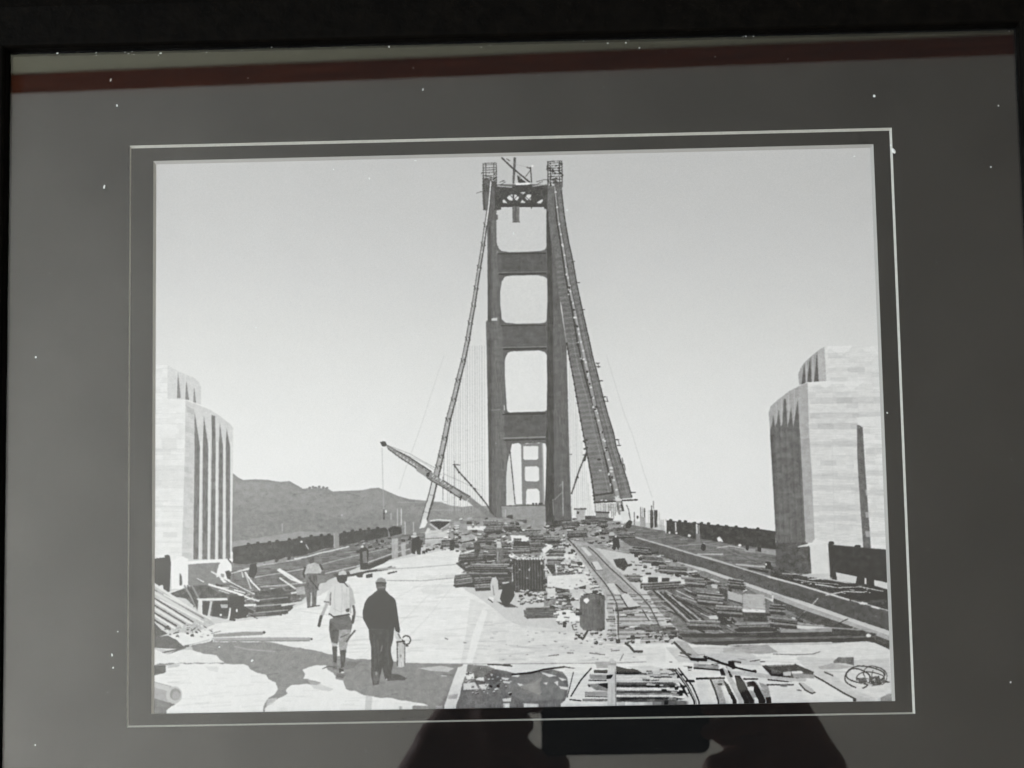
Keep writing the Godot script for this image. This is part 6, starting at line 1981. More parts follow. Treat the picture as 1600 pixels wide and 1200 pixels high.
func draw_road():
	p(228, [594.8, 887.5, 645.4, 877.3, 667.8, 877.7, 692.7, 897.8, 667.3, 914.1, 693.6, 932.7, 655.5, 952.9, 702.7, 978.9, 738.6, 1004.6, 768.8, 1032.9, 824, 1057.5, 921.3, 1066.2, 1004, 1092.5, 1128.9, 1090.6, 1598.3, 1112.8, 1602, 1229.5, -7, 1223.9, -0.6, 1063.5, 125.6, 1031, 251.8, 1019.3, 322, 992.8, 364.2, 972.6, 420.5, 938.8, 490.9, 905.2], 3, 1, 1)
	p(233, [322, 996.9, 420.4, 943, 518.7, 922.5, 644.7, 924.8, 699.8, 985.8, 702, 1020.6, 669.9, 1125.3, 502.8, 1114, 321.6, 1080.3], 2.5, 1, 0.8)
	p(218, [692.8, 985.7, 741.3, 1007.4, 782.5, 1042.9, 893.6, 1058.7, 1004, 1095.3, 1114.8, 1100.1, 1113.9, 1133.1, 669.9, 1125.3, 681.9, 1061.9], 4, 1, 0.8)
	o(196, 1004.7, 1119, 14.7, 5.0, 2, 0.125502)
	o(204, 595.6, 1070.4, 30.3, 4.4, 2, 0.134604)
	o(212, 354.3, 946.6, 32.3, 2.9, 2, 0.15532)
	o(196, 648.6, 1079.7, 42.7, 6.9, 2, 0.15895)
	o(204, 785.3, 1119.2, 34.7, 8.9, 2, 0.196227)
	o(212, 539.4, 1115.5, 17.2, 6.1, 2, 0.16615)
	o(212, 764.9, 1021.7, 20.0, 8.4, 2, 0.14403)
	o(212, 824.6, 1036.3, 18.2, 3.5, 2, 0.084672)
	o(212, 536.1, 1040.8, 26.1, 5.4, 2, 0.114618)
	o(212, 556.9, 1079.3, 22.0, 3.9, 2, 0.154358)
	o(204, 422.3, 1080.1, 22.7, 6.6, 2, 0.190249)
	o(196, 764.9, 1114.1, 30.5, 3.0, 2, 0.155702)
	o(196, 622.6, 966, 39.2, 9.7, 2, 0.176596)
	o(204, 1023.8, 1043.3, 41.4, 5.2, 2, 0.196927)
	o(196, 610.6, 971.5, 23.7, 6.7, 2, 0.170594)
	o(196, 669.9, 991.7, 17.8, 6.5, 2, 0.100362)
	o(204, 729.8, 1088.9, 17.7, 4.0, 2, 0.0814135)
	o(204, 888.2, 1062.8, 43.8, 9.1, 2, 0.162529)
	o(212, 635.3, 1065, 41.3, 6.6, 2, 0.131013)
	o(212, 552.4, 1094.6, 34.1, 8.6, 2, 0.0930136)
	o(212, 794.8, 1000.8, 40.7, 5.8, 2, 0.0998391)
	o(212, 816, 1002.2, 33.8, 4.5, 2, 0.147302)
	o(212, 678, 1020.5, 24.0, 5.2, 2, 0.0828376)
	o(204, 1028.5, 1082.5, 21.5, 7.6, 2, 0.10078)
	o(196, 662.6, 1015.2, 29.4, 4.8, 2, 0.151681)
	o(196, 1054.1, 1077.6, 33.3, 4.9, 2, 0.18785)
	o(204, 398.2, 1094.8, 27.8, 2.9, 2, 0.13482)
	o(204, 634.7, 1062.8, 26.8, 4.9, 2, 0.195164)
	o(204, 584.2, 1007.2, 46.4, 7.5, 2, 0.17071)
	o(212, 976.5, 1042.5, 17.3, 4.3, 2, 0.111667)
	o(196, 954.1, 1035.4, 36.7, 9.8, 2, 0.113304)
	o(196, 896.3, 942.1, 23.5, 8.8, 2, 0.109712)
	o(196, 1047.7, 1061.5, 28.9, 3.4, 2, 0.104051)
	o(196, 746, 1053.8, 20.6, 6.4, 2, 0.153301)
	o(212, 597.3, 1118.7, 47.5, 7.4, 2, 0.100362)
	o(196, 1041.9, 1112.8, 50.1, 3.8, 2, 0.161956)
	o(212, 1012.8, 997.8, 24.8, 8.4, 2, 0.0856981)
	o(196, 366.9, 1072.6, 26.0, 3.8, 2, 0.0910987)
	o(204, 958.7, 980.3, 50.3, 8.1, 2, 0.106698)
	o(212, 760.8, 1112.8, 27.3, 7.4, 2, 0.169376)
	o(212, 1007.9, 1000.9, 49.9, 9.7, 2, 0.0955034)
	o(196, 611.5, 1079.6, 32.0, 5.3, 2, 0.105242)
	o(204, 809.5, 969.3, 28.9, 3.2, 2, 0.117882)
	o(212, 645.6, 1089.3, 48.1, 5.4, 2, 0.194616)
	o(196, 361.6, 986.1, 28.6, 5.4, 2, 0.139789)
	o(212, 347.3, 1098, 29.7, 7.1, 2, 0.19026)
	l(206, 3.1, [644.6, 936, 559.7, 1018, 447.1, 1113], 0.3)
	l(206, 3.1, [666.9, 943.4, 598.7, 1025.7, 502.8, 1119.6], 0.3)
	l(206, 3.1, [630.7, 928.8, 504, 996.1, 363.6, 1070], 0.3)
	l(168, 1.4, [521.6, 918.3, 574.8, 916.5, 670.1, 910.6], 1)
	l(150, 1.4, [510.1, 943.3, 588.5, 945.4, 655.7, 940.4], 1)
	l(165, 1.4, [419.9, 1015.4, 475.7, 1026.2, 503.6, 1033.7], 0.6)
	l(190, 1.4, [321.9, 1006.7, 391.9, 1017.7], 0.6)
	litter(96, 260, [322, 999.7, 448.5, 939.3, 644.9, 915.1, 706.9, 979, 697.7, 1125.8, 502.8, 1114, 321.6, 1077.6], [56.2, 210.75], [0.9835, 3.091], -2, 3, [200, 210, 218, 240], 0.07)
	litter(97, 160, [699.7, 992.8, 782.5, 1042.9, 893.6, 1060.1, 1101, 1099.8, 1100.1, 1132.9, 672.6, 1125.3], [42.15, 154.55], [1.124, 3.653], 0, 4, [176, 190, 204, 240], 0.1)
	litter(98, 120, [1128.7, 1100.3, 1336.4, 1098.5, 1592.9, 1111.3, 1594.3, 1215.7, 1539, 1223, 1404, 1143.8, 1197.2, 1126.3], [42.15, 154.55], [1.124, 3.653], 2, 4, [176, 190, 204, 240], 0.1)
	p(234, [718.9, 1009.8, 730, 1014.2, 694.9, 1125.7, 681, 1125.5, 698.7, 1055.2], 2, 0, 0.75)
	l(150, 1.5, [558.5, 1124.7, 725.5, 1128.3, 1003.1, 1131.2, 1072.5, 1129.6], 1)
	p(205, [809.5, 1091.8, 920.9, 1084.1, 1059.4, 1099.1, 1045.2, 1109.9, 837, 1108.9], 4, 1, 0.5)
	litter(21, 70, [726.6, 1055.7, 893.6, 1058.7, 1004.2, 1085.6, 1101.2, 1091.5, 1100.2, 1127.4, 753.4, 1121.2], [4.215, 16.86], [0.9835, 2.248], 0, 14, [90, 120, 150, 170], 0.7)
	l(96, 2.1, [900.9, 1107.3, 914.8, 1108.2], 0.8)
	l(96, 2.1, [860.5, 1113.5, 882.8, 1111.1], 0.8)
	l(96, 2.1, [949.5, 1108.8, 982.7, 1112.9], 0.8)
	l(96, 2.1, [873.7, 1081.9, 879.2, 1082.7], 0.8)
	l(96, 2.1, [635.8, 1070.7, 642.7, 1073.6], 0.8)
	l(96, 2.1, [676.1, 1081.1, 683, 1082], 0.8)
	l(96, 2.1, [996.8, 1104.9, 1014.9, 1103.8], 0.8)

func draw_left_side():
	p(126, [170.6, 899.1, 266.3, 892.5, 336.6, 882.6, 407, 864.4, 519.5, 846.9, 595.4, 839.9, 595.1, 865.1, 561.2, 886.9, 519, 897.3, 448.7, 912.8, 364.3, 947.5, 322.1, 985.8, 265.9, 1015.4, 167.7, 1019.2, 83.5, 967.4, 83.4, 947.9, 170.6, 943.9], 10, 1, 1)
	p(114, [173.4, 934.2, 322.4, 910.4, 448.9, 896, 561.4, 864.5, 589.4, 867.8, 505, 897, 392.5, 925.7, 322.1, 971.9, 251.9, 1005.4, 176.2, 1004], 9, 1, 0.6)
	l(205, 2.2, [170.6, 921.5, 224.1, 905.7, 266.3, 900.9, 322.5, 892.2], 1)
	l(220, 2.8, [308.5, 891.9, 336.6, 888.2, 364.7, 880.4, 392.9, 875.3, 428, 867.6], 1)
	l(190, 2.1, [212.8, 932.1, 280.2, 922.2, 336.5, 913.4], 1)
	l(180, 1.7, [336.5, 913.4, 420.8, 892.6, 505.2, 874.6, 561.4, 861.7], 1)
	l(160, 1.4, [224, 946.3, 280.1, 952.9, 336.3, 938.6], 1)
	l(205, 2.0, [375.7, 925.4, 448.7, 910, 519.1, 886.1, 561.3, 875.7], 1)
	l(170, 1.4, [420.9, 881.4, 491.2, 871.6, 561.5, 858.9], 1)
	l(190, 2.2, [232.4, 952, 287.2, 948.9, 336.3, 944.2], 1)
	p(88, [173.5, 864.1, 198.8, 860.4, 224.2, 856.7, 252.4, 855.1, 287.5, 852.3, 308.7, 848.4, 336.8, 844.8, 372, 842.6, 394.5, 841.7, 394.3, 868.3, 371.8, 872.1, 350.7, 878.7, 322.6, 885.2, 301.5, 887.6, 297.2, 895.9, 290.2, 887.4, 274.7, 892.7, 269.1, 901, 263.5, 892.5, 241, 896.2, 238.1, 906, 229.7, 897.4, 203, 902.5, 173.5, 899.2], 9, 0, 1)
	p(86, [407.2, 838.4, 449.4, 832.9, 491.6, 829.5, 508.5, 827, 514, 834.1, 515.3, 846.8, 484.3, 853.2, 449.2, 858.2, 428.1, 862, 407, 865.8], 9, 0, 1)
	o(70, 207.3, 857.7, 3.7, 2.5, 3, 1)
	o(70, 228.4, 855.3, 3.7, 2.5, 3, 1)
	o(70, 253.8, 854.4, 3.7, 2.5, 3, 1)
	o(70, 270.7, 852.6, 3.7, 2.5, 3, 1)
	o(70, 297.4, 848.9, 3.7, 2.5, 3, 1)
	o(70, 319.9, 845.9, 3.7, 2.5, 3, 1)
	o(70, 345.3, 842.8, 3.7, 2.5, 3, 1)
	o(70, 367.8, 841.2, 3.7, 2.5, 3, 1)
	o(70, 384.7, 840.8, 3.7, 2.5, 3, 1)
	o(70, 418.4, 835.8, 3.7, 2.5, 3, 1)
	o(70, 436.7, 832.6, 3.7, 2.5, 3, 1)
	o(70, 453.6, 830.9, 3.7, 2.5, 3, 1)
	o(70, 471.9, 829.1, 3.7, 2.5, 3, 1)
	o(70, 491.6, 828.1, 3.7, 2.5, 3, 1)
	p(152, [394.5, 837.5, 405.8, 837, 406.9, 870, 395.7, 871.2], 6, 0, 1)
	l(182, 1.4, [395.9, 837.5, 397.1, 869.8], 1)
	p(84, [514.1, 829.9, 528.2, 824.6, 542.2, 827.7, 544.8, 841.7, 519.5, 846.9], 10, 0, 1)
	p(166, [226.9, 900.2, 241, 897.6, 239.5, 906, 226.9, 908.6], 4, 0, 1)
	p(160, [245.2, 897.7, 266.3, 892.5, 263.5, 900.9, 243.8, 903.3], 4, 0, 1)
	p(150, [274.7, 892.7, 294.4, 888.9, 288.8, 898.6, 271.9, 901], 4, 0, 1)
	litter(31, 70, [449.2, 856.7, 589.7, 842.6, 595.1, 862.3, 505.2, 874.6, 427.9, 878.8], [4.215, 14.05], [1.686, 4.215], -8, 14, [66, 84, 110, 200, 160], 1)
	p(176, [522.2, 852.5, 536.3, 851.4, 535.8, 894.8, 521.8, 894.6], 7, 2, 1)
	p(182, [541.8, 864.1, 553, 861.5, 552.7, 889.5, 544.3, 892.2], 7, 0, 1)
	p(86, [462.8, 910.2, 505, 894.2, 521.9, 889, 521.8, 894.6, 504.9, 905.4, 471.1, 918.8], 6, 0, 1)
	l(78, 4.8, [431.8, 930.6, 469.7, 922.9, 510.4, 918.1, 521.6, 914.1], 1)
	l(170, 4.2, [490.7, 919.1, 530, 915.7], 1)
	l(72, 2.8, [513.1, 928, 532.7, 924.1], 1)
	p(80, [443, 928, 459.8, 925.6, 456.9, 935.3, 445.7, 935.1], 5, 0, 1)
	p(74, [465.4, 929.9, 479.4, 927.3, 479.4, 935.7, 465.3, 936.8], 5, 0, 1)
	p(92, [392.5, 927.1, 429, 922.2, 431.7, 932, 406.5, 938.5], 8, 0, 1)
	litter(32, 110, [83.4, 925.5, 173.4, 948.2, 280.1, 957.1, 322.1, 978.8, 265.9, 1015.4, 167.7, 1022, 83.5, 995.4], [11.24, 47.77], [1.686, 4.215], 8, 26, [70, 84, 120, 205, 225, 150], 1)
	p(92, [221.1, 963, 280.1, 954.3, 296.9, 971.4, 279.9, 1015.7, 223.8, 1009.1], 12, 0, 1)
	p(104, [226.7, 967.3, 322.2, 960.7, 319.3, 983, 279.9, 1005.9, 237.9, 1001], 9, 1, 0.7)
	p(88, [263.2, 976.3, 296.9, 971.4, 305.2, 999.4, 288.3, 1013, 265.9, 1009.8], 12, 0, 1)
	l(170, 2.2, [218.3, 981.1, 294.1, 975.5], 0.8)
	l(84, 2.2, [218.3, 988.1, 294, 982.5], 0.8)
	l(200, 2.2, [218.3, 995, 294, 989.5], 0.8)
	l(96, 2.2, [218.2, 1002, 294, 996.4], 0.8)
	l(190, 2.2, [218.2, 1009, 293.9, 1003.4], 0.8)
	l(88, 2.2, [218.2, 1015.9, 293.9, 1010.4], 0.8)
	l(232, 4.2, [271.8, 915, 301.2, 936.6, 325.1, 945.4], 1)
	l(236, 4.5, [274.7, 913.7, 325.1, 945.4], 1)
	l(228, 3.4, [276, 933.3, 311, 957.7], 1)
	l(222, 4.2, [301.1, 967.3, 316.5, 964.8], 1)
	p(176, [311, 954.9, 330.6, 952.5, 331.9, 969.2, 313.7, 971.7], 12, 0, 1)
	l(214, 4.2, [280, 993.4, 330.5, 986, 333.3, 983.2], 1)
	l(222, 3.7, [183.3, 917.6, 208.6, 912.4], 1)
	l(236, 3.7, [200.2, 919.3, 215.6, 942, 232.4, 959], 1)
	l(200, 3.1, [201.5, 923.5, 212.7, 955.9], 1)
	l(228, 2.8, [193.1, 919.2, 195.9, 930.4], 1)
	p(62, [211.4, 902.7, 224.1, 900.1, 226.9, 918.4, 218.4, 933.6, 207.2, 927.8], 8, 0, 1)
	o(120, 228.3, 917, 2.8, 2.8, 3, 1)
	l(234, 3.4, [128.4, 917.9, 167.8, 941.1, 221.1, 968.6], 1)
	l(230, 3.7, [145.3, 929.5, 184.6, 949.8, 212.7, 965.6], 1)
	l(236, 4.5, [120, 944.4, 156.5, 956.2, 195.9, 969.5], 1)
	l(228, 3.7, [205.7, 975.3, 230.9, 982.7], 1)
	l(60, 1.7, [148.1, 930.9, 215.5, 968.5], 0.8)
	p(100, [24.4, 966.4, 83.4, 946.5, 114.4, 945.7, 139.7, 961.5, 195.8, 972.3, 202.8, 1018.4, 156.5, 1020.4, 108.8, 1009.8, 69.4, 974.2], 12, 0, 1)
	l(150, 4.2, [66.6, 946.2, 83.5, 974.4, 97.6, 1002.6], 1)
	l(145, 3.7, [83.4, 946.5, 106, 988.8], 1)
	l(90, 2.8, [73.6, 946.3, 100.4, 1005.4], 1)
	p(226, [91.9, 974.6, 160.7, 974.5, 162.1, 980.1, 106, 980.4, 106, 1012.5, 94.8, 1012.3, 97.5, 978.9], 3, 0, 1)
	l(206, 5.6, [125.6, 982.2, 120, 1012.8], 1)
	p(78, [108.8, 983.3, 122.8, 983.5, 117.2, 1012.7, 107.4, 1009.7], 6, 0, 1)
	p(74, [131.2, 983.7, 170.6, 983, 170.5, 1013.7, 128.4, 1014.3], 10, 0, 1)
	l(224, 4.2, [167.7, 996.9, 163.5, 1021.9], 1)
	o(240, 146.7, 1011.8, 2.8, 2.2, 3, 1)
	p(180, [145.3, 988.1, 162.1, 988.4, 162.1, 996.8, 148.1, 996.5], 10, 0, 1)
	p(66, [163.6, 973.1, 197.3, 970.9, 200, 994.7, 207, 1008.8, 201.4, 1017, 184.6, 1020.9, 167.7, 1016.4, 170.6, 990], 10, 0, 1)
	o(236, 181.8, 1002.7, 2.0, 4.2, 3, 1)
	l(236, 4.2, [198.6, 991.9, 223.9, 991], 1)
	l(170, 2.8, [223.9, 993.8, 263.1, 991.7], 1)
	p(190, [-1, 940.7, 24.4, 955.2, 111.6, 1012.6, 134.1, 1031.1, 83.6, 1051.1, 30.3, 1044.5, -0.7, 1028.7], 10, 0, 1)
	l(224, 5.6, [-9.5, 934.9, 103.2, 1012.4], 1)
	l(120, 2.8, [-9.4, 948.3, 108.8, 1018.1], 1)
	l(214, 6.3, [-6.6, 955.2, 100.4, 1020.8], 1)
	l(90, 2.8, [-9.4, 966.2, 86.4, 1026.1], 1)
	l(224, 5.6, [-9.3, 971.7, 83.6, 1030.2], 1)
	l(96, 3.1, [-9.3, 981.7, 69.5, 1029.9], 1)
	l(220, 5.6, [-9.3, 988.7, 63.9, 1032.6], 1)
	l(84, 3.4, [-9.2, 998.5, 49.9, 1033.8], 1)
	l(228, 4.2, [-9.2, 1002.2, 47.1, 1039.3], 1)
	l(80, 3.4, [-9.2, 1013.6, 35.9, 1041.9], 1)
	l(210, 4.2, [-9.1, 1019.4, 30.2, 1043.1], 1)
	l(180, 2.8, [7.5, 958.7, 108.8, 1015.3], 1)
	l(230, 2.8, [13.2, 975.8, 108.8, 1026.5], 1)
	l(224, 3.4, [21.6, 964.7, 125.6, 1021.2], 1)
	p(98, [-0.7, 1024.5, 16.2, 1041.5, 30.3, 1050.1, -0.6, 1060.7], 8, 0, 1)
	p(104, [-0.6, 1057.9, 30.3, 1054.3, 49.9, 1064.4, 66.8, 1079.9, 55.6, 1083.9, 20.5, 1081.9, -0.5, 1080.1], 6, 0, 1)
	litter(33, 80, [21.8, 1033.3, 125.6, 1026.8, 131.3, 1054.7, 69.6, 1064.7, 30.3, 1052.9], [4.215, 19.67], [1.124, 2.81], 20, 40, [60, 90, 150, 225, 235], 1)
	p(196, [-0.5, 1080.1, 30.4, 1086.2, 62.6, 1084, 83.6, 1073.3, 125.6, 1062.9, 83.6, 1090, 13.6, 1116.5, -0.4, 1113.4], 4, 0, 1)
	l(104, 3.7, [-0.4, 1107.9, 30.4, 1097.3, 65.4, 1081.3], 1)
	l(110, 3.1, [-0.4, 1096.8, 30.4, 1089, 69.6, 1081.4], 1)
	l(104, 4.2, [66.8, 1078.6, 111.6, 1072.4, 128.5, 1067.2], 1)
	l(225, 2.8, [78, 1077.4, 125.7, 1067.1], 1)
	p(152, [129.9, 1053.3, 195.7, 1048.9, 240.5, 1049.7, 243.3, 1052.6, 237.7, 1056.6, 181.7, 1058.4, 129.9, 1060.2], 6, 0, 1)
	o(60, 241.9, 1051.1, 2.8, 2.5, 3, 1)
	p(168, [125.6, 1061.6, 223.7, 1061.9, 341.2, 1064, 346.8, 1066.9, 341.2, 1071, 237.7, 1070.5, 134.1, 1067.3], 6, 0, 1)
	l(112, 1.4, [131.3, 1067.9, 341.2, 1071.7], 1)
	o(66, 345.4, 1067.6, 2.2, 2.5, 3, 1)
	l(120, 2.0, [125.6, 1051.8, 146.7, 1046.6], 0.8)
	p(143, [82.7, 1076.2, 91.6, 1075, 100.9, 1072.7, 107.2, 1073, 116.4, 1070.6, 127.3, 1069.9, 135.2, 1070, 142.9, 1069.5, 151.3, 1071.1, 159.4, 1071, 168.3, 1069.8, 176.9, 1071, 183.8, 1070, 194.1, 1071.1, 202, 1072, 210.4, 1072.3, 217.7, 1072.1, 226.3, 1072.6, 236.2, 1071.1, 242.1, 1071.4, 253.2, 1072.1, 261.9, 1073.9, 271.3, 1076.2, 280.5, 1078.7, 291.1, 1081.4, 301.2, 1083.6, 311.6, 1085.6, 320.7, 1085.8, 331.1, 1089.2, 341.1, 1090.3, 350.2, 1091.4, 359, 1094.2, 365.5, 1095.2, 375.8, 1099.2, 381.6, 1100.9, 391, 1101.7, 399.3, 1105.1, 410, 1105.9, 417.8, 1108.2, 426.9, 1111, 435.9, 1112.9, 443.2, 1113.5, 451.1, 1112.3, 460.6, 1112.8, 467.7, 1114.2, 477.6, 1114.3, 484.2, 1116.3, 493.7, 1117.1, 504.1, 1116.6, 512, 1117.9, 521.9, 1119.2, 530.9, 1120.3, 541.4, 1121.2, 549, 1122.7, 557.6, 1122.9, 568.4, 1123.7, 575.4, 1123, 583.3, 1124.5, 590.3, 1124.9, 600.7, 1124.2, 609, 1125.3, 617.6, 1125.5, 626, 1126.6, 632.1, 1125.5, 642.6, 1127.7, 649.5, 1127, 659, 1127.1, 666.6, 1127.4, 674.9, 1128.3, 671.6, 1136, 670, 1143.4, 666.2, 1152.9, 662.2, 1160, 660.7, 1168.1, 655.4, 1176.6, 654, 1184, 649.6, 1192.6, 648.2, 1200.9, 645.1, 1208.4, 640.2, 1217.4, 633.6, 1217.1, 623, 1216.5, 615.5, 1216.8, 608, 1218.2, 597.5, 1217.1, 591.1, 1218, 582.6, 1217.5, 571.9, 1217.4, 565.7, 1217.5, 555.7, 1217.9, 547.5, 1218, 540.7, 1217.6, 529.2, 1219.2, 523.6, 1219.4, 513.7, 1219.4, 506.9, 1218.1, 497.8, 1219.4, 489.1, 1218.9, 479.3, 1218.6, 470.7, 1218.1, 463.4, 1218.7, 455.7, 1218.3, 447.5, 1219.7, 439, 1220.1, 430.4, 1219.5, 418.9, 1219.8, 410.8, 1218.9, 403.9, 1219.4, 394.5, 1220.2, 386.6, 1219.1, 376.8, 1220.1, 369, 1219.9, 360, 1218.8, 352.1, 1220, 342.3, 1220, 336.2, 1220.1, 327.3, 1218.5, 318.1, 1220.2, 307.6, 1219, 299.8, 1219.5, 291.7, 1219.4, 284.3, 1218.5, 273.3, 1218.8, 265, 1218.7, 259.2, 1220.3, 247.7, 1219.5, 239.9, 1219.2, 231.4, 1219.9, 223.6, 1219.3, 213.7, 1219.2, 204.9, 1219.7, 198.3, 1219.4, 187.6, 1219, 180, 1219.9, 172.8, 1219.4, 164.3, 1219.9, 154.4, 1219.4, 146.1, 1220.1, 137.2, 1220.1, 128.8, 1219.2, 120.4, 1220.1, 110.3, 1219.6, 102.9, 1220.5, 96, 1219.5, 87.3, 1220.4, 76.6, 1219.7, 67.5, 1220.4, 60.7, 1220.6, 52.6, 1220.2, 43.8, 1220, 33.1, 1220, 24.1, 1219.1, 18.1, 1219, 7.2, 1219.1, 1.3, 1219.3, -1.6, 1212.2, -1.3, 1203.8, 0.5, 1195.4, 1.4, 1186.5, 0.8, 1177, 0.7, 1169.6, 0.5, 1160.3, 0.6, 1153.6, -1.7, 1143.9, -0.1, 1136.5, -1.2, 1126.8, -1.2, 1119.2, 8.9, 1115.6, 16, 1112.4, 24.3, 1109.3, 31.8, 1106.2, 43.2, 1102.9, 50.9, 1099.2, 59.1, 1097.3, 67.4, 1093.6, 75.2, 1090.7, 85, 1086.5], 6, 0, 1)
	litter(93, 150, [97.6, 1076.3, 251.7, 1076.3, 391.3, 1103.8, 669.8, 1130.8, 640.8, 1213, 502, 1196.8, 335.3, 1124.9, 251.4, 1145.6, 139.7, 1107.6], [8.43, 56.2], [1.124, 4.215], 0, 8, [128, 140, 172, 184], 0.16)
	l(176, 2.0, [176.1, 1080.5, 209.7, 1088, 265.6, 1093.2], 0.8)
	l(140, 1.4, [195.6, 1108.6, 321.4, 1124.7], 0.3)
	p(230, [-1.6, 1119.2, 9.4, 1118.6, 18.1, 1118.6, 32.4, 1119, 42.5, 1116.6, 52.1, 1116, 61.1, 1114.8, 69.9, 1117.3, 81.3, 1117.1, 89.8, 1115.6, 96, 1116.9, 106.5, 1117.7, 115.8, 1115.7, 123.1, 1117.5, 131.1, 1116.2, 139.5, 1116.1, 150.1, 1118.7, 156.7, 1117.4, 166.8, 1118.6, 175, 1119.7, 181.7, 1118.8, 190.5, 1119.2, 196.8, 1119.1, 206.9, 1123.4, 210.2, 1130, 225.3, 1138.3, 234.6, 1140.7, 245.4, 1143.2, 251, 1153, 266, 1160.4, 271.6, 1174.2, 265.8, 1183.3, 261.6, 1187.4, 250.6, 1193.1, 244.2, 1202.4, 240.2, 1210.5, 238.5, 1219.7, 229.5, 1220.4, 225.2, 1221.1, 216.1, 1221.1, 204.3, 1219.1, 200.4, 1220.5, 189.4, 1220.9, 182.1, 1220.5, 172.1, 1218.7, 164.5, 1218.6, 155.8, 1220.8, 147.2, 1218.1, 137.5, 1218.5, 132.6, 1219.1, 121.9, 1218.3, 116.8, 1219.2, 104.8, 1218.1, 95.7, 1218.3, 90.2, 1218.3, 78.8, 1219.2, 71.4, 1220.6, 62.5, 1219.2, 57.2, 1218.9, 49.8, 1219.1, 37.9, 1218.8, 28.5, 1218.8, 25.3, 1214.5, 37.9, 1208.1, 48, 1203.5, 40.6, 1200.2, 32.2, 1199, 23.4, 1193.5, 18.7, 1191.9, 10.6, 1188.3, 1.8, 1185.9, 1.2, 1176.8, -0.2, 1165.7, -1.6, 1158.6, 1.6, 1149.5, -1.1, 1139.4, 1.1, 1130.1], 2, 0, 1)
	p(226, [0.6, 1083.6, 9.7, 1086.3, 18.3, 1091, 30.3, 1095.1, 38, 1092.9, 45.7, 1090.6, 55.4, 1087.5, 62.7, 1085.8, 72, 1086.4, 84.7, 1086.7, 93.1, 1090.1, 101.7, 1091.8, 107.4, 1095.2, 119.3, 1096, 126, 1097, 137.4, 1098.8, 144.1, 1107.9, 155.4, 1115.1, 146.8, 1115.8, 139.7, 1114.9, 129.7, 1115.3, 121.2, 1115.9, 109.2, 1114.6, 102.2, 1114.5, 93.1, 1114, 85.1, 1115, 73.9, 1115.2, 66.2, 1114.2, 58.4, 1114.1, 49, 1115.7, 42.4, 1113.8, 34.3, 1113.8, 24.2, 1115.7, 16.9, 1114.4, 7.6, 1114.6, -1.7, 1115.9, -2, 1104, 0.4, 1093.4], 3, 0, 1)
	p(230, [324.7, 1133.7, 336.7, 1128.9, 350.4, 1125, 355.4, 1124.2, 368.1, 1125.4, 376.3, 1124.5, 379.8, 1134.7, 391.3, 1141.3, 397.1, 1148.7, 396.9, 1154.8, 413.1, 1158.5, 416, 1166.8, 419.2, 1176.4, 427.4, 1180.7, 439.5, 1181.2, 457.1, 1190.2, 465.6, 1192.7, 478.6, 1194.2, 486.4, 1196.1, 498.1, 1197.4, 508.4, 1196.7, 515.3, 1197.5, 522.6, 1198.7, 531.6, 1201.8, 538.6, 1203.5, 548.5, 1204, 559.1, 1206, 566.4, 1208.2, 577.9, 1209.3, 588.9, 1211.4, 597.5, 1216, 585.7, 1216, 579, 1215.7, 569, 1214.4, 561.5, 1217.2, 553.2, 1216.9, 548.3, 1217.7, 537.2, 1216.2, 529.7, 1217.7, 519.4, 1217.8, 514.3, 1218.4, 502.4, 1218.8, 494.3, 1217.4, 488.4, 1219.3, 478.8, 1219.5, 471.4, 1218, 462, 1217.9, 452.5, 1218, 447.1, 1220.7, 436, 1218, 431.3, 1219.5, 420, 1218.6, 412.3, 1220.3, 403.1, 1219.2, 392.6, 1220.6, 383.9, 1219.4, 379.1, 1218.5, 370, 1220.8, 361, 1220.3, 349.9, 1219.3, 341.5, 1220.5, 333.6, 1219.5, 328.4, 1220.7, 319.7, 1219.6, 308.8, 1220.3, 300.1, 1219.1, 291.2, 1218.7, 282.4, 1221.1, 276.6, 1220.2, 265.8, 1219.3, 255.3, 1219.2, 250, 1220.9, 239.4, 1220.7, 249.8, 1206.8, 257.6, 1203, 264.6, 1198.8, 272.6, 1194.2, 284.7, 1189.5, 292.2, 1184.8, 288.3, 1178.2, 292.3, 1172, 300.4, 1166.2, 309.8, 1166.1, 319.1, 1165.5, 326, 1164.5, 336.2, 1164.5, 344.2, 1166.1, 356.4, 1167.3, 365.3, 1162.7, 353.4, 1158.5, 341.9, 1156.4, 336.5, 1153.9, 326.3, 1153, 330.7, 1143.3], 2, 0, 1)
	p(190, [335.2, 1155.3, 357.4, 1161.2, 368.6, 1166.9, 390.8, 1175.6, 385.2, 1181, 349, 1174.9], 4, 0, 0.55)
	p(206, [363, 1169.6, 393.6, 1177, 382.4, 1181, 360.1, 1177.8], 3, 0, 0.8)
	p(190, [463.1, 1190.7, 477, 1193.7, 474, 1221.1, 460.1, 1220.9], 4, 0, 0.7)
	p(196, [248.5, 1195.2, 270.8, 1192.8, 262.4, 1203.7, 245.7, 1211.7], 4, 0, 0.8)
	p(214, [111.7, 1122.3, 142.5, 1124.3, 139.7, 1135.3, 122.9, 1132.2], 4, 0, 0.8)
	p(190, [30.5, 1116.8, 58.5, 1117.3, 52.9, 1122.7, 30.5, 1125.1], 4, 0, 0.8)
	p(204, [576.5, 1134.7, 628, 1130.1, 655.8, 1136.1, 641.8, 1144.1, 600.1, 1140.6], 6, 0, 0.8)
	l(205, 1.7, [627.7, 1152.2, 638.9, 1152.4], 1)
	litter(94, 90, [2.5, 1124.6, 195.6, 1122.4, 265.3, 1165.2, 240.1, 1214.4, 30.7, 1216.3], [42.15, 154.55], [1.124, 3.372], -3, 4, [212, 222, 240], 0.06)
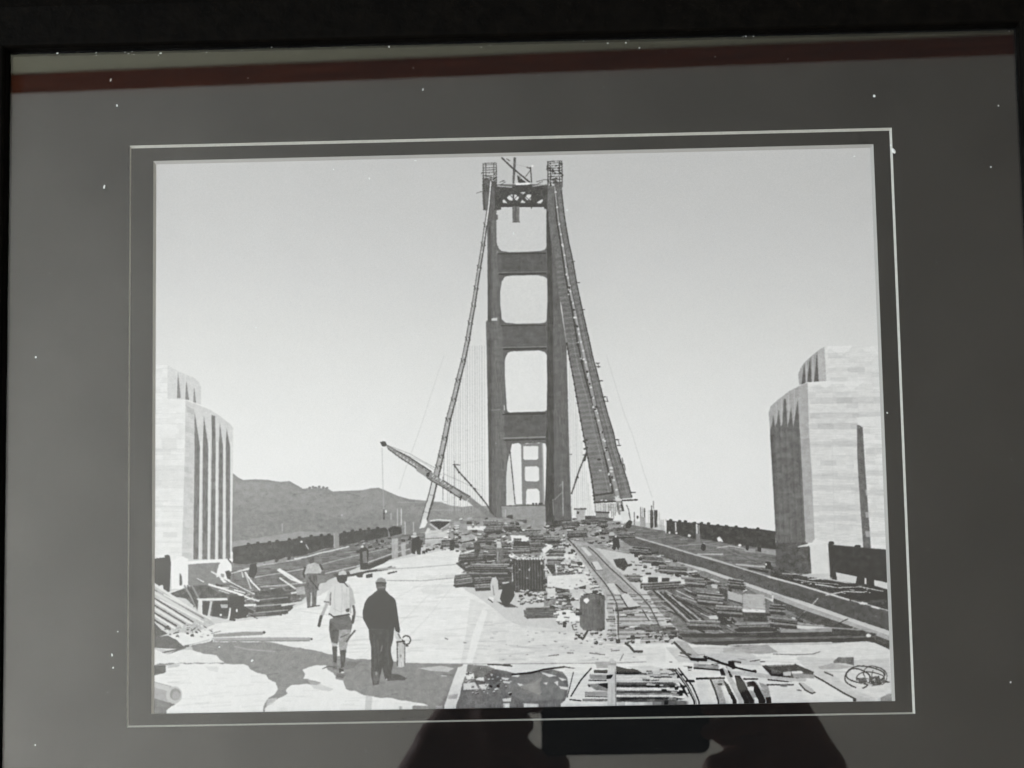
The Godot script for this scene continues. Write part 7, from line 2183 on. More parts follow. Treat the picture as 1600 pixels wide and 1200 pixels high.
	litter(95, 60, [251.3, 1206.3, 307.2, 1171.4, 404.8, 1167.6, 474.2, 1196.4, 585.3, 1213.4, 251.2, 1217.3], [42.15, 126.45], [1.124, 3.091], 3, 4, [212, 222, 240], 0.06)
	p(222, [664.2, 1133.5, 685.1, 1131.1, 680.6, 1150.3, 672, 1172.2, 663.3, 1192.7, 657.4, 1218.8, 632.4, 1218.3, 641.1, 1193.7, 652.7, 1160.9], 4, 0, 1)
	p(170, [641.1, 1193.7, 663.4, 1191.4, 660.4, 1202.3, 641, 1202], 12, 0, 0.7)
	p(104, [-3.2, 1118.9, 26.3, 1118.8, 26.3, 1134.7, -3.1, 1141.1], 8, 0, 1)
	p(226, [27, 1118.1, 30.5, 1119.5, 29.1, 1134.7, 26.3, 1133.3], 1, 0, 1)
	p(128, [-2.9, 1188.1, 30.7, 1197, 44.7, 1202.7, 30.7, 1213.5, 25.2, 1220.3, -2.8, 1221.2], 8, 0, 1)
	p(170, [-3, 1152.2, 39, 1164, 41.8, 1172.3, 33.5, 1199.8, -2.9, 1188.1], 5, 0, 1)
	p(196, [-3, 1154.9, 36.2, 1165.3, 30.6, 1174.9, -3, 1164.6], 4, 0, 1)
	o(192, 44.6, 1183.4, 17.6, 19.0, 3, 1)
	o(150, 47.4, 1182.1, 11.9, 13.3, 3, 1)
	o(168, 48.8, 1184.9, 9.1, 9.8, 3, 1)

func draw_right_side():
	p(126, [1031.1, 828.7, 1122.8, 847.3, 1359.7, 890.9, 1357.6, 956.3, 1479.1, 972.4, 1602.9, 995.5, 1601.3, 1037, 1505.7, 1004.8, 1341.2, 950.4, 1185.5, 900.2, 1065.2, 862.9, 1023.6, 848.2], 10, 1, 1)
	p(92, [1347.5, 926.9, 1372.2, 935.7, 1410.6, 948.9, 1479.5, 961.3, 1603.2, 987.2, 1601.2, 1039.8, 1505.6, 1006.2, 1346.6, 953.3], 12, 0, 1)
	l(104, 1.4, [1148.7, 870.1, 1356.7, 899.2], 0.6)
	l(150, 1.4, [1168.1, 873.3, 1356.4, 907.6], 0.6)
	l(104, 1.4, [1187.6, 876.5, 1356.2, 915.9], 0.6)
	l(150, 1.4, [1207, 879.6, 1355.9, 924.3], 0.6)
	l(104, 1.4, [1226.4, 882.8, 1355.6, 932.6], 0.6)
	l(150, 1.4, [1245.8, 885.9, 1355.3, 941], 0.6)
	l(104, 1.4, [1265.2, 889.1, 1355.1, 949.3], 0.6)
	l(170, 1.4, [1148.5, 878.5, 1204.3, 876.8, 1273.5, 889.3, 1356.6, 902], 1)
	l(200, 2.8, [1189.7, 898.8, 1245.4, 899.9], 1)
	l(200, 2.0, [1231.9, 885.7, 1259.8, 882, 1315.2, 892.9], 1)
	l(96, 4.2, [1121.4, 847.2, 1190.7, 865.3], 1)
	l(196, 3.5, [1272.5, 922.7, 1341.8, 929.6], 1)
	l(80, 4.2, [1300.1, 931.6, 1341.5, 940.7], 1)
	p(88, [1123.4, 823.5, 1149.9, 826.8, 1191.6, 831.1, 1247.2, 837.8, 1288.9, 842.8, 1330.5, 847.1, 1361, 851.9, 1359.7, 890.9, 1336.2, 887.7, 1328.9, 898.7, 1320.9, 887.4, 1301.6, 882.8, 1273.8, 880.9, 1246.1, 874.8, 1197.6, 865.5, 1149.1, 856.2, 1122.7, 851.5], 9, 0, 1)
	o(68, 1133.2, 823.7, 3.7, 2.7, 3, 1)
	o(68, 1152.7, 826.1, 3.7, 2.7, 3, 1)
	o(68, 1165.2, 827.1, 3.7, 2.7, 3, 1)
	o(68, 1184.7, 830.3, 3.7, 2.7, 3, 1)
	o(68, 1200, 831.3, 3.7, 2.7, 3, 1)
	o(68, 1215.3, 832.3, 3.7, 2.7, 3, 1)
	o(68, 1236.1, 836.9, 3.7, 2.7, 3, 1)
	o(68, 1254.2, 838.6, 3.7, 2.7, 3, 1)
	o(68, 1275, 840.4, 3.7, 2.7, 3, 1)
	o(68, 1295.8, 843.6, 3.7, 2.7, 3, 1)
	o(68, 1322.2, 845.5, 3.7, 2.7, 3, 1)
	l(236, 2.8, [1122.7, 824.9, 1122, 850], 1)
	l(214, 2.8, [1143.5, 828.1, 1143.7, 847.7], 1)
	l(226, 3.7, [1189.5, 833.2, 1189.6, 854.1], 1)
	l(170, 2.2, [1194.3, 834.6, 1194.4, 857], 1)
	p(138, [1186.8, 854.1, 1196.5, 854.3, 1196, 873.8, 1187.6, 873.7], 4, 0, 1)
	p(236, [1232.5, 864.8, 1238.2, 860.7, 1243.5, 867.8, 1246.2, 873.4, 1240.6, 871.9, 1235.1, 871.8], 1, 0, 1)
	o(236, 1282.1, 881.1, 3.4, 2.8, 3, 1)
	o(230, 1172.7, 858, 3.4, 2.8, 3, 1)
	o(236, 1129.7, 850.2, 2.5, 2.5, 3, 1)
	o(228, 1145, 851.9, 2.2, 2.5, 3, 1)
	o(220, 1204.3, 876.8, 2.1, 2.1, 3, 1)
	o(60, 1202.7, 883.7, 4.8, 7.7, 3, 1)
	p(168, [1290.3, 886.8, 1315.3, 890.1, 1315, 898.4, 1292.8, 895.2], 8, 0, 1)
	p(166, [1326.5, 887.5, 1359.7, 893.7, 1359.3, 904.8, 1326.1, 898.6], 8, 0, 1)
	p(62, [1296, 881.3, 1301.6, 881.4, 1299.9, 892.6, 1294.4, 889.7], 3, 0, 1)
	p(62, [1320.9, 887.4, 1327.9, 887.5, 1327.6, 897.3, 1320.7, 894.4], 3, 0, 1)
	p(70, [1336.6, 918.3, 1347.7, 918.6, 1350, 935.3, 1336.2, 932.3], 6, 0, 1)
	o(230, 1337.8, 923.9, 2.2, 2.2, 3, 1)
	p(108, [1020.9, 848.1, 1065.2, 862.9, 1185.5, 901.5, 1341.2, 950.4, 1404.4, 968.3, 1515.4, 1005, 1601.5, 1031.5, 1599.9, 1072.9, 1518.1, 1043.8, 1422.5, 1007.4, 1371.7, 991.3, 1271.6, 954.7, 1202.8, 929.7, 1147.5, 914.8, 1092.2, 897, 1043.9, 877.9, 1020.5, 862.1], 8, 0, 1)
	p(98, [1341.1, 953.2, 1515.2, 1009.2, 1601.3, 1037, 1599.9, 1071.5, 1504.5, 1038, 1371.8, 988.5], 7, 0, 0.6)
	l(198, 2.8, [1030.6, 851.1, 1065.2, 862.2, 1126.1, 880.9, 1185.5, 900.2, 1238, 915.1, 1288.9, 932.8, 1341.2, 949.7, 1404.4, 968.3], 1)
	l(216, 3.7, [1341.2, 950.4, 1404.4, 968.3, 1515.4, 1004.3], 1)
	l(190, 2.2, [1185.5, 900.2, 1220.1, 907.8], 1)
	l(205, 2.1, [1519.5, 1005.1, 1560.6, 1016.9, 1598.8, 1028.7], 1)
	p(64, [1478.9, 979.4, 1520.7, 973.2, 1562, 978.1, 1600.6, 984.4, 1599.9, 1002.4, 1540.3, 1005.5, 1505.9, 999.3], 14, 0, 1)
	p(228, [1533.2, 1009.5, 1544.3, 1009, 1555.3, 1011.3, 1552.3, 1015.4, 1538.6, 1013.7], 1, 0, 1)
	p(226, [1560.6, 1016.9, 1579.8, 1021.4, 1579.6, 1025.6, 1563.2, 1021.1], 1, 0, 1)
	l(212, 2.5, [1412.9, 964.3, 1465.3, 972.2, 1527.2, 983], 1)
	l(216, 2.8, [1426.9, 959, 1479.8, 954.4, 1457.5, 958.2], 1)
	l(190, 2.0, [1371.9, 944.1, 1424.5, 947.8, 1465.8, 958.3], 1)
	l(208, 2.5, [1464.6, 993, 1506.4, 985.4, 1561.6, 989.2], 1)
	l(60, 2.8, [1410.3, 957.3, 1479.3, 966.9, 1534.6, 972.1], 1)
	l(66, 4.2, [1465.4, 968, 1506.6, 978.5, 1561.9, 982.3], 1)
	litter(41, 70, [1376.1, 942.7, 1479.9, 951.6, 1600.8, 978.9, 1599.9, 1001, 1519.9, 994, 1410.1, 964.2], [8.43, 30.91], [1.405, 3.372], 6, 10, [60, 76, 110, 200, 215], 1)
	p(84, [1476.1, 940.4, 1604.3, 959.5, 1603.1, 990, 1534.6, 972.1, 1475.5, 957.1], 10, 0, 1)
	p(216, [1488.5, 943.5, 1533.9, 954, 1530.5, 969.2, 1490.6, 961.6], 3, 0, 1)
	p(235, [1550.4, 957.1, 1553.8, 957.2, 1554, 971.1, 1549.9, 969.6], 0, 0, 1)
	p(220, [1571, 961.7, 1603.9, 969.2, 1603.3, 984.5, 1570.5, 974.1], 3, 0, 1)
	l(206, 2.2, [1417.5, 949.1, 1465.8, 956.9, 1479.7, 955.8], 1)
	l(210, 2.0, [1492.8, 976.9, 1541.3, 976.4, 1589.4, 987], 1)
	l(196, 1.7, [1396.5, 957, 1444.7, 964.9, 1493.1, 969.9], 1)
	p(98, [1346.8, 990.8, 1422, 1021.3, 1517.6, 1057.6, 1599.1, 1092.2, 1598.3, 1112.8, 1557.6, 1095.6, 1461.7, 1073.2, 1393.5, 1044.3, 1347.2, 1021.3], 9, 0, 1)
	p(178, [1348.3, 986.7, 1370.3, 992.6, 1425, 1015.8, 1506.9, 1046.3, 1599.5, 1082.5, 1599.1, 1093.6, 1512, 1058.9, 1419.1, 1025.4, 1356.2, 999.3, 1348, 996.4], 9, 0, 1)
	l(216, 1.7, [1370.3, 994, 1425, 1015.8, 1506.9, 1046.3, 1596.8, 1081.1], 1)
	l(60, 1.7, [1511.1, 1045, 1492.9, 1053], 1)
	p(222, [1345.4, 990.8, 1352.3, 990.9, 1350.4, 1008.9, 1344.9, 1007.4], 2, 0, 1)
	l(206, 2.2, [1447.7, 999.6, 1427.6, 1020], 1)
	l(170, 2.0, [1427.6, 1020, 1416.2, 1029.5], 1)
	l(180, 2.0, [1527.1, 1060.5, 1517.2, 1068.6], 1)
	p(150, [1043.9, 877.9, 1147.5, 916.2, 1202.6, 936.7, 1271.4, 961.6, 1348.2, 990.8, 1347.9, 999.1, 1271, 972.7, 1202.2, 949.2, 1133.3, 925.7, 1043.6, 887.7], 10, 0, 0.9)
	p(86, [1064.5, 890.9, 1133.3, 925.7, 1202.1, 953.4, 1201.9, 960.3, 1146.8, 939.8, 1078.1, 905.1], 8, 0, 1)
	p(100, [1043.7, 883.5, 1081, 899.6, 1078.1, 905.1, 1043.5, 893.3], 6, 0, 1)
	p(132, [1076.2, 978.9, 1202.6, 935.3, 1285, 968.8, 1360, 1011.8, 1407.5, 1040.4, 1475.7, 1069.3, 1392.4, 1077.4, 1240.3, 1071.9, 1143.5, 1063.3, 1103, 1021], 14, 0, 1)
	p(118, [1092.8, 983.3, 1167, 966.6, 1201.3, 981.2, 1228.1, 1016.3, 1254.4, 1065.3, 1171.4, 1059.6, 1123.8, 1021.4], 12, 0, 1)
	litter(42, 130, [1051, 873.9, 1106.3, 891.7, 1188.7, 936.4, 1216.2, 946.7, 1201.7, 967.3, 1118.1, 972.7, 1062.6, 968.9, 1028.7, 929.3], [7.025, 36.53], [1.686, 5.62], 2, 14, [66, 90, 205, 225, 232, 150], 1)
	litter(43, 90, [1092.9, 980.5, 1173.8, 970.9, 1256, 1009.9, 1268.2, 1065.5, 1185.1, 1064, 1130.5, 1031.2], [22.48, 64.63], [1.405, 3.091], 40, 6, [62, 78, 100, 150, 200, 180], 1)
	litter(44, 110, [1202.3, 946.4, 1360.3, 1002.1, 1407.5, 1040.4, 1461.9, 1069, 1268.1, 1069.7, 1228.1, 1016.3, 1187.6, 974], [7.025, 30.91], [1.686, 5.058], 12, 24, [66, 84, 110, 140, 200, 215], 1)
	l(74, 2.8, [1090.3, 974.9, 1160.6, 1045.6], 1)
	l(190, 2.8, [1098.5, 977.2, 1173.1, 1048.6], 1)
	l(80, 2.8, [1106.8, 979.4, 1185.5, 1051.6], 1)
	l(66, 2.8, [1115.1, 981.7, 1197.9, 1054.6], 1)
	l(180, 2.8, [1123.4, 983.9, 1210.2, 1057.6], 1)
	l(76, 2.8, [1131.7, 986.1, 1222.6, 1060.5], 1)
	p(190, [1252.8, 979.3, 1284.4, 989.6, 1283.9, 1006.3, 1253.6, 997.4], 6, 0, 1)
	p(186, [1285.9, 986.9, 1331.6, 989.1, 1333.3, 1021, 1284.8, 1020.2], 6, 1, 1)
	p(232, [1283.5, 1018.7, 1333.3, 1022.4, 1333.1, 1028, 1283.3, 1025.7], 1, 0, 1)
	p(92, [1283.3, 1027.1, 1334.5, 1029.4, 1338, 1048.8, 1285.5, 1045.1], 10, 0, 1)
	l(88, 2.0, [1253.6, 998.8, 1283.8, 1009.1], 1)
	p(206, [1219.9, 963.5, 1232.3, 966.5, 1229.3, 974.7, 1218.3, 971.8], 4, 0, 1)
	p(96, [1234.9, 972.1, 1251.5, 976.5, 1250.7, 1002.9, 1234.1, 999.8], 10, 0, 1)
	p(82, [1081.2, 947, 1102.1, 947.3, 1101.7, 964, 1082.2, 963.7], 8, 0, 1)
	p(80, [1110.4, 948.9, 1127.1, 949.2, 1125.3, 964.5, 1110, 964.2], 8, 0, 1)
	p(226, [1068.8, 943.9, 1081.3, 942.8, 1079.3, 966.4, 1066.8, 966.2], 3, 0, 1)
	p(224, [1102.2, 944.6, 1110.5, 944.7, 1110, 962.8, 1101.7, 962.6], 3, 0, 1)
	p(220, [1127, 952, 1167.5, 948.6, 1171.3, 962.5, 1126.7, 964.5], 4, 0, 1)
	p(224, [1066.7, 968.9, 1146.2, 963.5, 1146, 969, 1066.6, 973.1], 4, 0, 1)
	p(88, [1005.5, 906.5, 1030.7, 904.2, 1038.7, 921.1, 1028.6, 932, 1013.5, 923.4], 14, 0, 1)
	p(80, [1227.4, 1041.3, 1235.9, 1034.5, 1249.6, 1038.9, 1252, 1052.8, 1228.3, 1055.1], 10, 0, 1)
	p(210, [1211, 1032.7, 1230.4, 1031.6, 1230.1, 1041.3, 1210.8, 1039.6], 6, 0, 1)
	pile(1064.5, 890.9, 42.1, 3, 4.2, 0.1, 400)
	pile(1091.9, 910.9, 47.8, 3, 4.2, 0.1, 401)
	pile(1133.1, 934, 56.2, 3, 4.8, 0.08, 402)
	pile(1042.1, 950.4, 42.1, 2, 5.6, 0.02, 403)
	pile(1111.3, 969.8, 84.3, 2, 5.6, -0.04, 404)
	pile(1181, 962.7, 47.8, 3, 5.6, 0.1, 405)
	pile(1214.6, 1002.2, 56.2, 4, 5.6, 0.12, 406)
	pile(1255.5, 1027.9, 61.8, 3, 6.2, 0.08, 407)
	pile(1309.9, 1062.1, 84.3, 2, 7.0, 0, 408)
	pile(1372.5, 1053.6, 61.8, 3, 5.6, 0.12, 409)
	pile(1427.5, 1064.2, 56.2, 2, 6.2, 0.1, 410)
	pile(1199.2, 1054.6, 70.2, 2, 7.0, 0.05, 411)
	pile(1359.5, 1025.7, 33.7, 3, 5.6, 0.1, 412)
	pile(1271.1, 968.6, 33.7, 3, 5.6, 0.15, 413)
	p(190, [1252.8, 979.3, 1284.4, 989.6, 1283.9, 1006.3, 1253.6, 997.4], 6, 0, 1)
	p(186, [1285.9, 986.9, 1331.6, 989.1, 1333.3, 1021, 1284.8, 1020.2], 6, 1, 1)
	p(232, [1283.5, 1018.7, 1333.3, 1022.4, 1333.1, 1028, 1283.3, 1025.7], 1, 0, 1)
	p(92, [1283.3, 1027.1, 1334.5, 1029.4, 1338, 1048.8, 1285.5, 1045.1], 10, 0, 1)
	l(88, 2.0, [1253.6, 998.8, 1283.8, 1009.1], 1)
	litter(82, 420, [1050.9, 876.6, 1188.7, 936.4, 1353.3, 1004.8, 1461.9, 1067.6, 1240.4, 1069.2, 1143.5, 1063.3, 1090.1, 979.1], [2.81, 11.24], [1.124, 2.81], 15, 30, [96, 120, 140, 165, 190], 0.55)
	p(116, [1124.1, 1061.5, 1226.5, 1071.7, 1392.6, 1071.9, 1531, 1068.9, 1572.1, 1077.9, 1568.7, 1093, 1447.1, 1096.3, 1267.2, 1100, 1170.4, 1092.8, 1151.3, 1084.1], 9, 1, 1)
	p(84, [1143.3, 1070.2, 1309.6, 1071.8, 1475.6, 1070.6, 1569.3, 1077.9, 1569.2, 1082, 1336.9, 1081.9, 1154.2, 1078.7], 9, 1, 1)
	p(82, [1170.6, 1088.6, 1336.8, 1087.5, 1461.2, 1086.9, 1566.2, 1086.1, 1566, 1093, 1460.9, 1096.6, 1267.3, 1097.3, 1177.3, 1094.3], 8, 1, 1)
	p(160, [1365.1, 1065.9, 1475.9, 1062.4, 1558.6, 1069.4, 1475.6, 1072, 1364.9, 1072.8], 8, 1, 1)
	p(218, [1400, 1056.8, 1475.9, 1062.4, 1423.3, 1065.6, 1401.2, 1063.8], 3, 0, 1)
	p(92, [1475.8, 1065.1, 1547.4, 1071.9, 1547.1, 1080.2, 1475.4, 1076.2], 7, 0, 1)
	o(228, 1554, 1081.7, 5.6, 4.2, 3, 1)
	p(172, [1239.4, 1102.3, 1336.5, 1095.7, 1474.8, 1095.5, 1516.1, 1099, 1446.7, 1108.7, 1322, 1117.5, 1239.1, 1113.3], 7, 1, 1)
	l(225, 2.2, [1250.7, 1097, 1336.5, 1095.7, 1474.8, 1095.5], 1)
	p(196, [1114.8, 1100.1, 1239.5, 1099.5, 1308.1, 1120, 1321.2, 1142.3, 1141.7, 1130.9], 5, 1, 0.7)

func draw_middle():
	p(96, [661.7, 908.4, 681.5, 900.4, 703.9, 895.2, 743.1, 893.2, 785, 896.7, 783.8, 966.5, 735, 968.4, 702.9, 962.2, 656.9, 958.5, 658.5, 939.1, 681.1, 925.5], 12, 1, 1)
	p(70, [668.9, 894.5, 676, 889.1, 706.9, 884.1, 726.4, 892.8, 726.2, 904, 667.4, 904.3], 12, 0, 1)
	l(230, 3.7, [680.3, 886.4, 704.2, 880.5], 1)
	l(214, 1.7, [670.4, 891.8, 704.1, 886.8], 1)
	l(230, 2.8, [681.3, 908.8, 708, 905.1, 742.9, 907.1], 1)
	l(236, 3.1, [662.8, 932.2, 697.8, 930], 1)
	l(66, 2.2, [660, 936.3, 700.6, 931.5], 1)
	l(84, 2.1, [703.3, 935.7, 739.7, 935], 1)
	l(205, 2.2, [661.3, 941.9, 700.5, 937], 1)
	l(180, 2.1, [703.2, 941.3, 739.6, 940.6], 1)
	l(80, 2.2, [659.8, 947.4, 700.4, 942.6], 1)
	l(96, 2.1, [703.2, 946.9, 739.5, 946.1], 1)
	l(190, 2.2, [661.1, 953, 700.3, 948.2], 1)
	l(170, 2.1, [703.1, 952.4, 739.4, 951.7], 1)
	l(60, 2.2, [659.6, 958.6, 700.3, 953.8], 1)
	l(70, 2.1, [703, 958, 739.3, 957.3], 1)
	l(78, 2.1, [682.7, 911.6, 784.7, 914.9], 1)
	l(180, 2.1, [682.6, 917.2, 784.6, 920.5], 1)
	l(84, 2.1, [682.5, 922.8, 784.5, 926.1], 1)
	l(160, 2.1, [682.5, 928.3, 784.4, 931.6], 1)
	p(150, [706.1, 937.1, 736.8, 937.7, 736.4, 965.6, 705.7, 965], 12, 1, 0.5)
	l(58, 3.4, [705.6, 966.4, 733.6, 965.5], 1)
	p(90, [693.6, 929.9, 707.4, 941.4, 705.8, 953.9, 694.7, 948.1], 8, 0, 1)
	litter(51, 110, [631.9, 832.2, 786.3, 826.8, 848.8, 853.2, 827, 897.5, 771.1, 893.7, 694.2, 892.2, 652.4, 877.4], [5.62, 25.29], [1.686, 4.777], 0, 14, [62, 84, 110, 150, 200, 230, 235], 1)
	litter(52, 60, [687.2, 892.1, 785.1, 891.2, 787.1, 938.7, 686.6, 931.2], [8.43, 28.1], [1.405, 3.653], 0, 10, [66, 90, 140, 190, 225], 1)
	p(236, [781.7, 849.1, 822.2, 851.3, 822, 863.9, 785.6, 863.2], 3, 0, 1)
	p(66, [789.8, 863.3, 822, 863.9, 821.7, 877.9, 788.1, 880], 10, 0, 1)
	p(230, [688.1, 827.7, 763.8, 829.1, 762.2, 838.9, 688, 836.1], 4, 0, 1)
	l(72, 3.7, [724.4, 838.2, 762.2, 840.3], 1)
	p(176, [673.8, 849.8, 696.3, 844.7, 708.8, 850.5, 694.6, 864.2, 676.3, 866.7], 10, 0, 1)
	l(66, 2.2, [676.4, 863.9, 708.7, 857.5], 1)
	pile(958.6, 825.4, 41.0, 3, 2.5, 0.0234628, 301)
	pile(748.5, 823.8, 39.8, 2, 2.8, 0.0271756, 303)
	pile(738.2, 825, 28.1, 3, 3.1, 0.0215991, 304)
	pile(925.8, 830, 17.9, 4, 2.3, 0.0331348, 305)
	pile(985.7, 832.7, 18.3, 4, 3.0, 0.0321615, 306)
	pile(910.4, 832.8, 23.4, 2, 3.5, 0.0174896, 307)
	pile(760.7, 831.5, 16.4, 3, 3.1, 0.0139948, 308)
	pile(909.1, 836, 25.5, 4, 3.5, -0.0383949, 309)
	pile(785.7, 835.3, 15.5, 4, 2.7, 0.0463555, 310)
	pile(786.7, 837.1, 35.8, 3, 2.6, 0.0101135, 311)
	pile(1018, 843.3, 28.9, 3, 2.3, -0.0342186, 312)
	pile(747.1, 839.9, 35.1, 4, 3.0, 0.041155, 313)
	pile(737, 841.5, 22.7, 3, 2.7, -0.0101134, 314)
	pile(998.7, 848.3, 30.3, 3, 2.7, -0.0354437, 315)
	pile(1031, 850.8, 14.6, 4, 2.6, 0.0169792, 316)
	pile(927.2, 850.7, 22.8, 2, 3.3, 0.0243778, 317)
	pile(830.2, 850.8, 31.5, 4, 3.2, -0.00372885, 318)
	pile(928.2, 854.6, 41.0, 4, 3.4, -0.0235042, 319)
	pile(1032.7, 858.5, 41.1, 4, 2.4, -0.0208849, 320)
	pile(850.8, 859, 36.7, 3, 3.4, -0.0355501, 322)
	pile(1005.1, 863.9, 16.7, 3, 3.4, 0.0191706, 323)
	pile(797.7, 862, 16.2, 2, 3.0, 0.0481369, 324)
	pile(726.7, 862.7, 41.0, 4, 2.5, -0.0134285, 325)
	pile(830.7, 868.8, 25.1, 3, 2.6, -0.00329015, 327)
	pile(886.2, 871.9, 16.2, 3, 3.3, -0.0193845, 328)
	pile(763.6, 871.7, 19.4, 3, 3.1, 0.046539, 329)
	pile(866.8, 875.7, 28.6, 2, 3.5, -0.0104128, 330)
	pile(866.9, 877.9, 40.2, 4, 2.6, -0.0117876, 331)
	pile(705.5, 876.9, 41.4, 2, 2.7, -0.00800359, 332)
	pile(872, 882.3, 28.6, 4, 2.3, 0.0447986, 333)
	pile(677.8, 957.5, 37.9, 5, 4.8, -0.12, 350)
	pile(721, 965.3, 35.1, 6, 5.1, -0.04, 351)
	pile(735.5, 933.5, 84.3, 5, 4.8, 0.02, 352)
	pile(698.2, 904.9, 56.2, 4, 4.2, -0.06, 353)
	pile(754.3, 893.4, 47.8, 4, 4.2, 0, 354)
	pile(841.2, 883.8, 36.5, 4, 4.2, 0, 355)
	pile(880.2, 893, 42.1, 4, 4.2, 0.02, 356)
	pile(872.3, 864.8, 33.7, 3, 4.2, 0, 357)
	pile(902.9, 940.8, 61.8, 3, 5.6, 0.03, 358)
	pile(879.7, 918.1, 36.5, 3, 5.6, 0, 359)
	pile(889.3, 996.2, 42.1, 3, 7.0, 0.04, 360)
	pile(863.7, 1023.5, 106.8, 2, 8.4, -0.02, 361)
	pile(899.9, 1021.4, 33.7, 2, 7.0, 0.1, 362)
	pile(648.3, 869, 36.5, 3, 4.2, -0.05, 363)
	pile(806.2, 886, 39.3, 3, 4.2, 0, 364)
	p(88, [785, 902.3, 854.9, 900.9, 857.7, 973.4, 787.9, 974.9], 10, 2, 1)
	l(66, 1.5, [789.1, 905.2, 788.8, 969.4], 1)
	l(112, 1.7, [791.9, 905.3, 791.6, 969.4], 0.8)
	o(228, 791.1, 901.1, 2.4, 2.8, 3, 1)
	l(66, 1.5, [795.2, 905.3, 795, 969.5], 1)
	l(112, 1.7, [798, 905.4, 797.8, 969.5], 0.8)
	o(228, 797.3, 901.2, 2.4, 2.8, 3, 1)
	l(66, 1.5, [801.4, 905.4, 801.1, 969.6], 1)
	l(112, 1.7, [804.2, 905.5, 803.9, 969.6], 0.8)
	o(228, 803.4, 901.3, 2.4, 2.8, 3, 1)
	l(66, 1.5, [807.5, 905.6, 807.2, 969.7], 1)
	l(112, 1.7, [810.3, 905.6, 810, 969.7], 0.8)
	o(228, 809.6, 901.4, 2.4, 2.8, 3, 1)
	l(66, 1.5, [813.7, 905.7, 813.4, 969.8], 1)
	l(112, 1.7, [816.5, 905.7, 816.2, 969.9], 0.8)
	o(228, 815.7, 901.5, 2.4, 2.8, 3, 1)
	l(66, 1.5, [819.8, 905.8, 819.5, 969.9], 1)
	l(112, 1.7, [822.6, 905.8, 822.3, 970], 0.8)
	o(228, 821.9, 901.6, 2.4, 2.8, 3, 1)
	l(66, 1.5, [826, 905.9, 825.7, 970], 1)
	l(112, 1.7, [828.8, 906, 828.4, 970.1], 0.8)
	o(228, 828, 901.8, 2.4, 2.8, 3, 1)
	l(66, 1.5, [832.1, 906, 831.8, 970.1], 1)
	l(112, 1.7, [834.9, 906.1, 834.6, 970.2], 0.8)
	o(228, 834.2, 901.9, 2.4, 2.8, 3, 1)
	l(66, 1.5, [838.3, 906.1, 837.9, 970.3], 1)
	l(112, 1.7, [841.1, 906.2, 840.7, 970.3], 0.8)
	o(228, 840.3, 902, 2.4, 2.8, 3, 1)
	l(66, 1.5, [844.4, 906.3, 844.1, 970.4], 1)
	l(112, 1.7, [847.2, 906.3, 846.8, 970.4], 0.8)
	o(228, 846.5, 902.1, 2.4, 2.8, 3, 1)
	l(66, 1.5, [850.6, 906.4, 850.2, 970.5], 1)
	l(112, 1.7, [853.4, 906.4, 853, 970.5], 0.8)
	o(228, 852.6, 902.2, 2.4, 2.8, 3, 1)
	o(236, 785.1, 894, 7.0, 4.5, 3, 1)
	litter(53, 30, [782.3, 891.1, 857.8, 895.3, 857.6, 903.7, 782.1, 905.1], [2.81, 7.025], [1.686, 3.653], 30, 40, [235, 80, 225], 1)
	o(200, 801.3, 925, 1.8, 1.8, 3, 1)
	o(205, 822.3, 925.4, 2.1, 2.8, 3, 1)
	o(200, 849.1, 911.9, 2.2, 3.7, 3, 1)
	p(206, [824.2, 975.6, 856.3, 973.4, 856.2, 978.9, 825.4, 981.2], 5, 0, 1)
	litter(54, 60, [792.2, 969.4, 867.5, 968, 872.6, 995.9, 800.1, 997.4], [5.62, 16.86], [2.248, 5.62], 0, 20, [66, 90, 190, 225, 215], 1)
	p(110, [808.1, 1012.8, 922.4, 1010.7, 919.3, 1027.3, 810.7, 1028.1], 10, 1, 1)
	p(150, [853.3, 981.7, 875.7, 979.3, 880.8, 1003, 852.9, 1006.7], 12, 0, 1)
	litter(55, 170, [855.5, 870.1, 932.4, 866, 979.6, 942.3, 1003.6, 991.4, 929.5, 1003.9, 929.1, 1024.7, 866.5, 1023.6, 853.3, 981.7], [7.025, 36.53], [1.967, 6.182], 2, 18, [70, 90, 120, 205, 226, 234, 232, 150], 1)
	p(226, [861.1, 940.1, 944.9, 936, 954.2, 958.5, 909.3, 971.6, 860.7, 960.9], 5, 1, 1)
	l(86, 2.0, [860.6, 965.1, 909.3, 971.6], 1)
	p(214, [860.6, 967.9, 878.7, 965.5, 878.3, 989.1, 860.1, 990.1], 6, 0, 1)
	l(90, 2.8, [878.7, 968.2, 909.2, 975.8], 1)
	p(234, [849.7, 881.2, 869.4, 870.4, 874.9, 876.1, 855, 892.5], 2, 0, 1)
	p(230, [896.9, 893.3, 922.1, 892.4, 924.7, 903.6, 902.3, 904.6], 3, 0, 1)
	p(90, [858.8, 914.9, 882.5, 918.1, 876.6, 934.8, 862.6, 934.5], 8, 0, 1)
	l(232, 2.8, [858.7, 919.1, 868.2, 934.6], 1)
	l(230, 2.8, [879.7, 915.3, 882.1, 934.9], 1)
	p(232, [879.1, 1016.9, 908.4, 1013.3, 930.3, 1031.7, 928.7, 1041.4, 880.1, 1037.7], 3, 0, 1)
	litter(81, 420, [635, 815.4, 870.1, 836.8, 1044.9, 834.6, 1044, 873.7, 932.4, 866, 979.6, 942.3, 1003.6, 991.4, 929.5, 1003.9, 866.9, 1002.8, 783.7, 974.8, 700.1, 962.1, 661.7, 908.4], [2.81, 9.835], [1.124, 2.81], 0, 30, [96, 120, 140, 165, 190], 0.6)
	p(118, [931.2, 988.7, 942.5, 981.9, 971.8, 981.1, 985.6, 986.9, 984, 1059, 971.4, 1061.5, 938.1, 1059.6, 929.9, 1049.7], 7, 2, 1)
